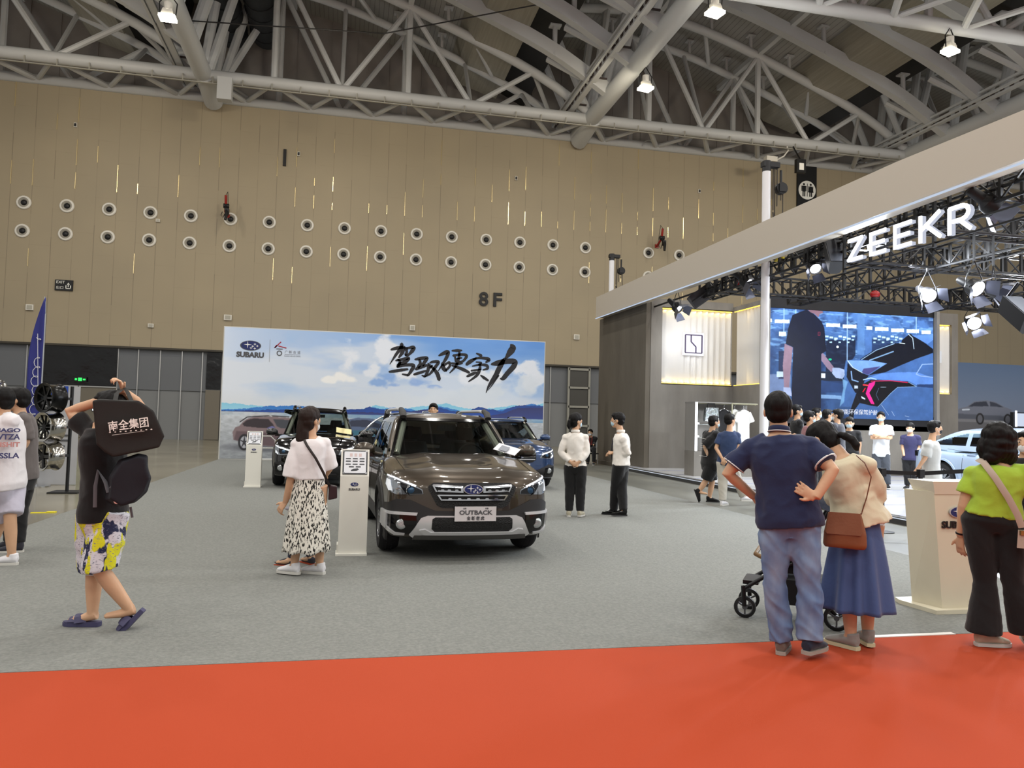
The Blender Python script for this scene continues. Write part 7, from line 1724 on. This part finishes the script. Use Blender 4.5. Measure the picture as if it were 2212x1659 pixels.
me = blob(B, .008, 5, disp=lambda x, y, z: .008 * vn(x * 8, y * 8, z * 8), m=mat('pack_navy', '10111b', .8, bump=(30, .3, .004)), name='bag_body'); link('bag_body', me, t)
m_gs = mat('strap_grey', '5a5b60', .7); B = MB(); B.tube([b_(205, 1096, -.19), b_(206, 1050, -.19), b_(212, 1016, -.18), b_(228, 1042, -.22), b_(234, 1064, -.24)], [(.012, .003)] * 5, 8, up=(1, 0, 0)); B.tube([b_(282, 1095, -.16), b_(286, 1118, -.16)], [(.008, .003)] * 2, 8); B.tube([b_(238, 1054, -.31), b_(256, 1030, -.34), b_(272, 1006, -.33)], [(.006, .006)] * 3, 8); obj('straps', B, m_gs, t, 60)
B = MB(); B.cyl(b_(252, 1083, -.345), b_(252, 1083, -.352), .018, n=12); obj('badge', B, mat('badge_pink', 'b98a80', .5), t)

# --- woman with patterned skirt
F = Fig('woman in white puff-sleeve blouse and black-and-white patterned skirt, seen from behind', (-.33, 7.62, .009), -12,
    dict(head=(670, 909, .02), neck=(670, 944, 0), shL=(642, 958, 0), shR=(700, 956, 0), elL=(629, 1030, -.03), wrL=(617, 1084, .05), elR=(712, 1010, .04), wrR=(700, 1030, .25), hip=(668, 1048, 0), anL=(636, 1224, 0), anR=(690, 1224, .02), toeL=(612, 1236, .08), toeR=(678, 1236, .05)), 'f', 1.0, .007, hd=(-30, 0))
F.body(True, {'L': ((-.55, .1, -.8), (.6, .6, -.2), .5, 1.0, -1), 'R': ((0, 1, 0), (0, 0, -1), .4)}); F.hair('long', m_hairb, [(0, .06, .0), (.005, .085, -.08), (.0, .09, -.17), (.02, .085, -.25)]); F.mask(m_maskw)
F.top('blouse', cloth('white_blouse', 'e0dcdd', .8), t0=.14, sleeve=1.02, ease=.02, sr=.024, fold=.006, puff=.02, flare=.02, t1=.95)
m_fl = pat("leaf_print", "d6d3c8", [(58, .54, "24221f", (1.3, 1, .5, .7), 2)]); z_ = ray_local(F.base, F.az, 660, 1190)[2]
F.skirt("skirt", m_fl, .26, z_, .13, .115, .225, .20, 9, .012, off=(-.01, 0), wave=.012)
F.shoe('L', cloth('white_shoe', 'dddcdf')); F.shoe('R', cloth('white_shoe', 'dddcdf'))
t = thing('shoulder_bag', 'small dark plum bag on a dark strap worn by the woman in the patterned skirt', 'bag', loc(F, 719, 1080, -.02), -F.az); o_ = ray_local(F.base, F.az, 719, 1080, -.02)
b_ = lambda px, py, d: ray_local(F.base, F.az, px, py, d) - o_
B = MB(); B.prism([(-.045, .0), (.04, .02), (.035, .135), (-.04, .15)], lambda u, v, d: (u, d, v), -.04, .04); me = blob(B, .006, 3, m=mat('plum_leather', '2c1a1f', .4), name='bag_body'); link('bag_body', me, t)
B = MB(); B.tube([b_(657, 950, -.10), b_(663, 962, -.15), b_(682, 990, -.175), b_(697, 1018, -.175), b_(709, 1044, -.12), b_(714, 1052, -.03)], [(.012, .003)] * 6, 8, up=(.8, 0, .5)); obj('bag_strap', B, mat('strap_dark', '211612', .5), t, 60)
t = thing('folded_mask', 'crumpled grey-white face mask held in the hand of the woman in the patterned skirt', 'mask', loc(F, 624, 1098, .0), -F.az); B = MB(); B.ell((0, 0, 0), (.04, .03, .022)); me = blob(B, .006, 2, disp=lambda x, y, z: .008 * vn(x * 30, y * 30, z * 30), m=mat('mask_grey', '8b8b92', .6), name='sheet'); link('sheet', me, t)
# child behind her
F = Fig('child in dark blue jeans and orange-soled shoes, hidden behind the woman in the patterned skirt', (-.24, 8.1, .009), 40,
    dict(head=(655, 1055, 0), neck=(655, 1082, 0), elL=(640, 1110, 0), wrL=(638, 1128, .05), elR=(672, 1110, 0), wrR=(672, 1128, .05), hip=(654, 1140, 0), anL=(630, 1206, 0), anR=(672, 1202, .05), toeL=(606, 1215, .05)), 'm', .62, .01, hs=.85)
F.body(True); F.hair('short'); F.top('tee', cloth('child_tee', '39405a'), t0=-.05, sleeve=.6, ease=.012, sr=.015, vox=.012); F.trousers('jeans', cloth('child_jeans', '1a1f35'), 1.95, ease=.012); F.shoe('L', cloth('shoe_dark', '2a2a33'), mat('sole_orange', 'b5492a', .6), L_=.2, w_=.07, h_=.05); F.shoe('R', cloth('shoe_dark', '2a2a33'), mat('sole_orange', 'b5492a', .6), L_=.2, w_=.07, h_=.05)

# --- the two staff in white shirts
m_wsh = cloth('white_shirt', 'dfdad2', .8)
F = Fig('woman in white long-sleeved shirt and black trousers with hands behind her back', (3.66, 11.85, .009), -8,
    dict(head=(1244, 910, .02), neck=(1243, 934, 0), shL=(1222, 944, 0), shR=(1263, 944, 0), elL=(1211, 978, -.04), wrL=(1232, 998, -.13), elR=(1268, 978, -.04), wrR=(1251, 999, -.13), hip=(1243, 1008, 0), anL=(1229, 1104, 0), anR=(1253, 1104, 0)), 'f', .95, .008, hd=(-45, 0))
F.body(False, {'L': ((.8, -.1, -.35), (0, 1, 0), .3, .9), 'R': ((-.8, -.1, -.35), (0, 1, 0), .3, .9)}); F.hair('pony', extra=[(0, .09, .03), (.0, .125, .0), (.0, .13, -.07), (0, .12, -.12)]); F.mask(m_mask)
F.collar(m_wsh, F.top('shirt', m_wsh, t0=-.02, sleeve=1.9, ease=.02, sr=.018, fold=.008)); F.trousers('trousers', m_bt, 1.98, ease=.02, t1=.06, fold=.004); F.shoe('L', cloth('cream_shoe', 'b8b19c')); F.shoe('R', cloth('cream_shoe', 'b8b19c'))
F = Fig('man in white shirt, dark tie and blue lanyard facing left beside the woman in white', (4.5, 11.95, .009), 76,
    dict(head=(1334, 908, 0), neck=(1341, 934, 0), shL=(1341, 948, .17), shR=(1346, 948, -.17), elL=(1352, 978, .20), wrL=(1322, 980, .08), elR=(1357, 980, -.16), wrR=(1325, 978, -.05), hip=(1341, 1005, 0), anL=(1326, 1102, .12), anR=(1347, 1104, -.1), toeL=(1300, 1104, .12), toeR=(1320, 1104, -.12)), 'm', 1.0, .008)
F.body(False, {'L': ((-.9, -.3, 0), (0, -.5, -.6), .7, .95), 'R': ((-.9, .35, 0), (0, .5, -.6), .7, .95)}); F.hair('short'); F.mask(m_mask)
sh = F.top('shirt', m_wsh, t0=-.0, sleeve=1.9, ease=.028, sr=.02, fold=.009); F.collar(m_wsh, sh); F.trousers('trousers', m_bt, 1.98, ease=.025, t1=.07, fold=.004); F.shoe('L', m_trim, m_blk); F.shoe('R', m_trim, m_blk)
B = MB(); n0 = F.J['neck']; fw = F.fw; B.tube([n0 + fw * .078 + Vector((0, 0, -.02)), n0 + fw * .135 + Vector((0, 0, -.12)), n0 + fw * .15 + Vector((0, 0, -.3)), n0 + fw * .145 + Vector((0, 0, -.46))], [(.012, .006), (.022, .006), (.034, .006), (.01, .005)], 8, up=F.ax); obj('tie', B, cloth('tie', '14182c'), F.t, 60)
B = MB(); B.tube([n0 - fw * .07 + Vector((0, 0, .012)), n0 + F.ax * .075 - fw * .02 + Vector((0, 0, -.005)), n0 + F.ax * .085 + fw * .06 + Vector((0, 0, -.06)), n0 + fw * .15 + Vector((0, 0, -.22))], .007, 6); obj('lanyard', B, mat('lanyard_blue', '27357a', .5), F.t, 60)

# --- two visitors by the display case
F = Fig('young man in oversized black tee and black shorts stepping towards the display case', (7.12, 14.05, .006), -62,
    dict(head=(1543, 912, 0), neck=(1537, 932, 0), elL=(1527, 962, .15), wrL=(1540, 985, .2), elR=(1522, 965, -.18), wrR=(1530, 985, -.15), hip=(1535, 1000, 0), knL=(1538, 1042, .08), anL=(1532, 1076, .08), toeL=(1552, 1080, .1), knR=(1524, 1040, -.05), anR=(1510, 1062, -.08), toeR=(1520, 1080, -.08)), 'm', 1.05, .009)
F.body(True); F.hair('short'); F.mask(m_mask); tt = F.top('tee', cloth('black_tee', '0c0c0e'), t0=-.22, sleeve=.95, ease=.05, sr=.05, flare=.08); F.trousers('shorts', m_bt, .9, ease=.05, t1=.05)
F.shoe('L', m_bt, m_blk); F.shoe('R', m_bt, m_blk, rot=-1.2)
p = ray_local(F.base, F.az, 1519, 962, -.22); B = MB()
for a, b in (((-.07, .15), (.08, .12)), ((.08, .12), (.07, -.22)), ((.07, -.22), (-.08, -.2))): B.bar(p + Vector((a[0], 0, a[1])), p + Vector((b[0], -.0, b[1])), .004, .01, (0, 1, 0))
for z in (.04, .0, -.04): B.bar(p + Vector((-.05, 0, z)), p + Vector((.05, 0, z - .01)), .004, .012 if z > 0 else .006, (0, 1, 0))
obj('back_print', B, m_sgn, tt)
F = Fig('man in blue tee and white trousers walking with hands clasped behind him', (7.42, 13.3, .006), -12,
    dict(head=(1577, 908, .02), neck=(1576, 930, 0), shL=(1557, 940, 0), shR=(1592, 940, 0), elL=(1547, 968, -.05), wrL=(1560, 990, -.14), elR=(1594, 968, -.05), wrR=(1567, 990, -.15), hip=(1570, 1000, 0), anL=(1561, 1082, 0), anR=(1606, 1072, .25), toeR=(1616, 1076, .3), toeL=(1570, 1084, .15)), 'm', .95, .009, hd=(-30, 0))
F.body(False, {'L': ((.4, -.1, -.8), (0, 1, 0), .4), 'R': ((-.4, -.1, -.8), (0, 1, 0), .4)}); F.hair('short'); F.top('tee', cloth('blue_tee', '27385a'), t0=-.08, sleeve=.7, ease=.028, sr=.03); F.trousers('trousers', cloth('white_trousers', 'b5b0a4'), 1.95, ease=.03, t1=.03); F.shoe('L', cloth('white_shoe', 'dddcdf')); F.shoe('R', cloth('white_shoe', 'dddcdf'))

# --- men at the left edge
F = Fig('young man in white printed tee and white shorts walking out at the left edge', (-3.28, 8.35, .004), 62,
    dict(head=(2, 866, 0), neck=(10, 893, 0), shL=(0, 908, .16), shR=(22, 908, -.15), elL=(-14, 950, .2), wrL=(-26, 975, .2), elR=(12, 950, -.12), wrR=(-32, 975, .0), hip=(12, 1045, 0), knL=(2, 1125, .12), anL=(-28, 1190, .12), knR=(22, 1118, -.06), anR=(26, 1192, -.06), toeR=(0, 1200, -.02)), 'm', 1.0, .009)
F.body(True); F.hair('short'); F.mask(m_mask); tt = F.top('tee', cloth('white_tee', 'd8d4d6'), t0=-.08, sleeve=.85, ease=.045, sr=.05, flare=.05); F.trousers('shorts', cloth('lilac_shorts', 'b9b6c4'), .92, ease=.045, t1=.05); F.shoe('L', cloth('white_shoe', 'dddcdf')); F.shoe('R', cloth('white_shoe', 'dddcdf'))
q = thing('tee_print', 'x', 'x') if False else None
m_pp = mat('print_purple', '3c3c66', .6); m_pk = mat('print_coral', 'b9807c', .6)
p = ray_local(F.base, F.az, 15, 940, -.24); n_ = lambda dz, dx=0, dy=0: p + Vector((dx, dy, dz))
for s_, dz, sz, mm in (('MAGO', .03, .05, m_pp), ('WTZA', -.04, .07, m_pp), ('MISHIT', -.11, .06, m_pk), ('USSLA', -.22, .07, m_pp)): text(s_, sz, mm, tt, 'lettering', .002, n_(dz), (PI / 2, 0, .25), bold=.002, fit=.22)
F = Fig('man in grey tee and black trousers with white mask, second from the left edge', (-3.3, 9.15, .004), 70,
    dict(head=(38, 864, 0), neck=(44, 889, 0), shL=(36, 904, .16), shR=(52, 906, -.15), elL=(30, 950, .2), wrL=(16, 985, .1), elR=(56, 955, -.16), wrR=(40, 990, -.1), hip=(48, 1030, 0), anL=(22, 1172, .12), anR=(38, 1178, -.06), toeR=(14, 1184, -.04), toeL=(0, 1178, .12)), 'm', 1.0, .009)
F.body(False); F.hair('short'); F.mask(m_maskw); F.top('tee', cloth('grey_tee', '5e5755'), t0=-.04, sleeve=.9, ease=.03, sr=.04); F.trousers('trousers', m_bt, 1.95, ease=.02); F.shoe('L', cloth('shoe_dark', '2a2a33')); F.shoe('R', cloth('shoe_dark', '2a2a33'))

# --- people on and around the display stand
PZ_ = .136
F = Fig('man in white tee with arms folded facing the camera in front of the screen', (12.56, 15.89, PZ_), 180,
    dict(head=(1903, 901, 0), neck=(1904, 917, 0), shL=(1922, 924, 0), shR=(1885, 924, 0), elL=(1925, 946, -.05), wrL=(1898, 942, -.16), elR=(1883, 946, -.05), wrR=(1912, 946, -.20), hip=(1903, 982, 0), anL=(1917, 1055, 0), anR=(1896, 1055, 0)), 'm', .97, .01)
F.body(False, {'L': ((-1, 0, .1), (0, 1, 0), .4), 'R': ((1, 0, 0), (0, 1, 0), .4)}); F.hair('short'); F.mask(m_mask); F.top('tee', cloth('white_tee2', 'c9cccf'), t0=-.08, sleeve=.75, ease=.03, sr=.035); F.trousers('trousers', cloth('grey_trousers', '3c4047'), 1.95, ease=.03); F.shoe('L', m_bt); F.shoe('R', m_bt)
F = Fig('woman in purple top and white mask standing behind the ice-blue car', (13.35, 15.7, PZ_), 170,
    dict(head=(1966, 925, 0), neck=(1967, 940, 0), elL=(1984, 968, 0), wrL=(1980, 985, -.1), elR=(1950, 968, 0), wrR=(1953, 985, -.1), hip=(1967, 992, 0), anL=(1975, 1062, 0), anR=(1960, 1062, 0)), 'f', 1.0, .012)
F.body(False); F.hair('tied'); F.mask(m_maskw); F.top('tee', cloth('purple_tee', '2b2a4c'), t0=-.05, sleeve=.7, ease=.03, sr=.03); F.trousers('trousers', m_bt, 1.95, ease=.02); F.shoe('L', m_bt); F.shoe('R', m_bt)
F = Fig('man in light grey shirt and black mask, hands behind his back, beside the ice-blue car', (9.95, 11.35, PZ_), -68,
    dict(head=(2020, 925, 0), neck=(2012, 950, 0), shL=(2012, 962, .18), shR=(2005, 962, -.18), elL=(2000, 990, .16), wrL=(1986, 1012, -.02), elR=(1998, 990, -.2), wrR=(1984, 1010, -.14), hip=(2012, 1035, 0), anL=(2018, 1135, .1), anR=(2010, 1140, -.08)), 'm', 1.0, .009)
F.body(False, {'L': ((-.4, -.1, -.8), (0, 1, 0), .4), 'R': ((-.4, .2, -.8), (0, 1, 0), .4)}); F.hair('short'); F.mask(m_maskb); F.top('shirt', cloth('lightgrey_shirt', 'aeb0ae', .85), t0=-.08, sleeve=.85, ease=.035, sr=.04, flare=.05); F.trousers('trousers', m_bt, 1.95, ease=.025); F.shoe('L', m_bt); F.shoe('R', m_bt)
def crowd(label, px, py, y, phi, topm, hairk, maskm, sex='m', wd=1.0, hd=(0, 0), glasses=False, z=PZ_):
    x = ony(y, px, py)[0]; b = (x, y, z); az = math.atan2(x, y); dep = x * math.sin(az) + y * math.cos(az); k = FPX / (dep * math.cos(az - rad(12.3)))
    hz_ = ray_local(b, az, px, py)[2]; f = lambda dx, zz, d=0: (px + dx * k, py + (hz_ - zz) * k, d); s_ = (hz_ / 1.64)
    sgn = math.cos(rad(phi))
    F = Fig(label, b, phi, dict(head=f(0, hz_), neck=f(0, hz_ - .165 * s_), elL=f(-.24 * sgn * s_, hz_ - .50 * s_), wrL=f(-.22 * sgn * s_, hz_ - .72 * s_, .06), elR=f(.24 * sgn * s_, hz_ - .50 * s_), wrR=f(.22 * sgn * s_, hz_ - .72 * s_, .06), hip=f(0, hz_ - .70 * s_), anL=f(-.08, .085), anR=f(.08, .085)), sex, wd, .012, hd=hd)
    F.body(False); F.hair(hairk if hairk != 'pony' else 'tied')
    if maskm: F.mask(maskm)
    F.top('tee', topm, t0=-.08, sleeve=.75, ease=.03, sr=.03, vox=.014); F.trousers('trousers', cloth('dark_trousers', '17181c'), 1.95, ease=.02, vox=.014); F.shoe('L', m_bt); F.shoe('R', m_bt)
    if glasses:
        B = MB(); H = F.H
        for sx in (-1, 1): B.tube([H @ Vector((sx * .03 + .02 * math.cos(a), -.102, .008 + .016 * math.sin(a))) for a in np.linspace(0, 2 * PI, 13)], .002, 5); B.tube([H @ Vector((sx * .052, -.1, .012)), H @ Vector((sx * .08, .01, .012))], .002, 5)
        obj('glasses', B, m_blk, F.t, 60)
    return F
crowd('man in black tee with glasses and blue mask, leftmost of the crowd before the screen', 1722, 888, 14.0, -75, cloth('black_tee', '0c0c0e'), 'short', m_mask, glasses=True)
crowd('man in dusty pink tee with glasses and mask in the crowd before the screen', 1749, 902, 13.2, -70, cloth('pink_tee', '8d6468'), 'short', m_mask, glasses=True, z=PZ_)
crowd('man in pale tee behind the man in pink, in the crowd before the screen', 1765, 893, 16.2, -80, cloth('pale_tee', 'b9bcc0'), 'short', m_mask)
crowd('man in white tee turned right, in the middle of the crowd before the screen', 1788, 897, 14.9, -60, cloth('white_tee2', 'c9cccf'), 'short', m_mask)
crowd('young man in dark grey tee and white mask facing left in the crowd', 1809, 897, 14.2, 70, cloth('dark_tee', '2d2f37'), 'short', m_maskw)
crowd('woman in black sleeveless top and blue mask facing the camera, rightmost of the crowd', 1835, 914, 14.6, 175, cloth('black_tee', '0c0c0e'), 'tied', m_mask, sex='f')
crowd('man in dark jacket with grey mask cut off by the right edge of the picture', 2216, 957, 6.9, 165, cloth('dark_jacket', '0e0e11'), 'short', m_maskw, z=.006)
crowd('person behind the bronze estate, only the black-haired top of the head showing', 936, 886, 14.6, 178, cloth('dark_jacket', '0e0e11'), 'short', None, z=.009)
# seated man by the far wall
F = Fig('man in black sitting on a chair far back beside the grey side wall', (8.72, 26.2, .004), 165,
    dict(head=(1275, 935, 0), neck=(1276, 943, .02), elL=(1284, 956, 0), wrL=(1282, 962, -.25), elR=(1268, 956, 0), wrR=(1272, 962, -.25), hip=(1276, 970, .1), knL=(1283, 970, -.35), anL=(1283, 993, -.35), knR=(1270, 970, -.35), anR=(1270, 993, -.3)), 'm', 1.0, .014)
F.body(False); F.hair('short'); F.mask(m_maskw); F.top('jacket', cloth('dark_jacket', '0e0e11'), t0=-.1, sleeve=1.8, ease=.03, sr=.02); F.trousers('trousers', m_bt, 1.95, ease=.02); F.shoe('L', m_bt); F.shoe('R', m_bt)
B = MB(); n0 = F.J['neck']; B.tube([n0 + Vector((-.05, -.08, 0)), n0 + Vector((-.01, -.16, -.3)), n0 + Vector((.04, -.16, -.3)), n0 + Vector((.05, -.08, 0))], .012, 6); obj('lanyard', B, mat('lanyard_red', '8c2a22', .6), F.t)
t = thing('folding_chair', 'black chair under the seated man far back by the side wall', 'chair', (8.75, 26.35, .004), 0)
B = MB(); B.box((0, 0, .40), (.42, .42, .03)); obj('seat', B, m_blk, t); B = MB(); B.box((0, .22, .66), (.4, .03, .26)); obj('backrest', B, m_blk, t)
for sx in (-.19, .19):
    for sy in (-.19, .19): B = MB(); B.cyl((sx, sy, 0), (sx, sy, .8 if sy > 0 else .4), .012, n=8); obj('leg', B, m_chrome, t)

# --- pushchair in front of the man in navy
t = thing('pushchair', 'black folding pushchair standing in front of the man in navy and woman in cream', 'pushchair', (3.60, 5.55, .009), .95)
m_fr = mat('pushchair_frame', '111215', .35, .3); m_fab = cloth('pushchair', '101012')
B = MB()
for sx in (-.2, .2):
    B.tube([(sx, -.30, .10), (sx, .0, .45), (sx, .08, .60)], .016, 8); B.tube([(sx, .38, .24), (sx * .95, .18, .38), (sx, .0, .48), (sx, -.30, 1.0)], .016, 8); B.tube([(sx * 1.02, .38, .1), (sx * 1.02, .39, .26)], .018, 8)
B.tube([(-.2, -.30, 1.0), (.2, -.30, 1.0)], .018, 8); B.tube([(-.2, -.30, .1), (.2, -.30, .1)], .014, 8); obj('frame', B, m_fr, t, 60)
B = MB(); B.rings([(0, .05, .38, .17, .17), (0, .05, .46, .19, .19), (0, .0, .62, .19, .12), (0, -.08, .95, .19, .09)], 20, p=3); me = blob(B, .014, 3, m=m_fab, name='seat'); link('seat', me, t)
B = MB(); B.grid(14, 10, lambda u, v: (.21 * math.cos(PI * u), .0 + .30 * (v - .35), .86 + .26 * math.sin(PI * u) * (1 - .25 * v))); o = obj('canopy', B, m_fab, t, 60); q = o.modifiers.new('s', 'SOLIDIFY'); q.thickness = .012
B = MB(); B.box((0, -.08, .24), (.34, .38, .2), taper=1.15); obj('basket', B, m_fab, t)
B = MB(); B.tube([(-.19, .12, .44), (-.19, .30, .52), (.19, .30, .52), (.19, .12, .44)], .018, 8); obj('bumper_bar', B, mat('bar_tan', '7b6242', .6), t, 60)
B = MB(); B.box((0, .34, .28), (.3, .12, .03)); obj('footrest', B, m_fr, t)
for x, y, r in ((-.23, -.30, .095), (.23, -.30, .095), (-.16, .38, .085), (.16, .38, .085)):
    M4 = Matrix.Translation((x, y, r)) @ Matrix.Rotation(PI / 2, 4, 'Y'); B = MB(); B.lathe([(r - .022, -.018), (r, -.014), (r, .014), (r - .022, .018), (r - .022, -.018)], M4, 28); o = obj('wheel', B, m_blk, t, 60)
    B = MB(); B.lathe([(r - .022, -.012), (r - .028, -.012), (r - .028, .012), (r - .022, .012)], M4, 24); B.cyl(M4 @ Vector((0, 0, -.016)), M4 @ Vector((0, 0, .016)), .02)
    for k in range(3): a = k * 2.094; B.bar(M4 @ Vector((0, 0, 0)), M4 @ Vector(((r - .025) * math.cos(a), (r - .025) * math.sin(a), 0)), .02, .012)
    obj('wheel_hub', B, m_pg, o, 60)

for px, py, w_ in ((1402, 318, .42), (1637, 340, .42), (1848, 362, .42)):
    x, y, z = ony(43.7, px, py); t = thing('cable_hoop', 'thin pale hoop on top of the beige wall, ' + {1402: 'the leftmost one', 1637: 'by the white mast', 1848: 'right of the toilet sign'}[px], 'hoop', (x, y, 18.72))
    B = MB(); B.tube([(w_ * math.cos(a), 0, w_ * math.sin(a)) for a in np.linspace(0, PI, 17)], .03, 6); obj('hoop_tube', B, m_steel, t, 60)
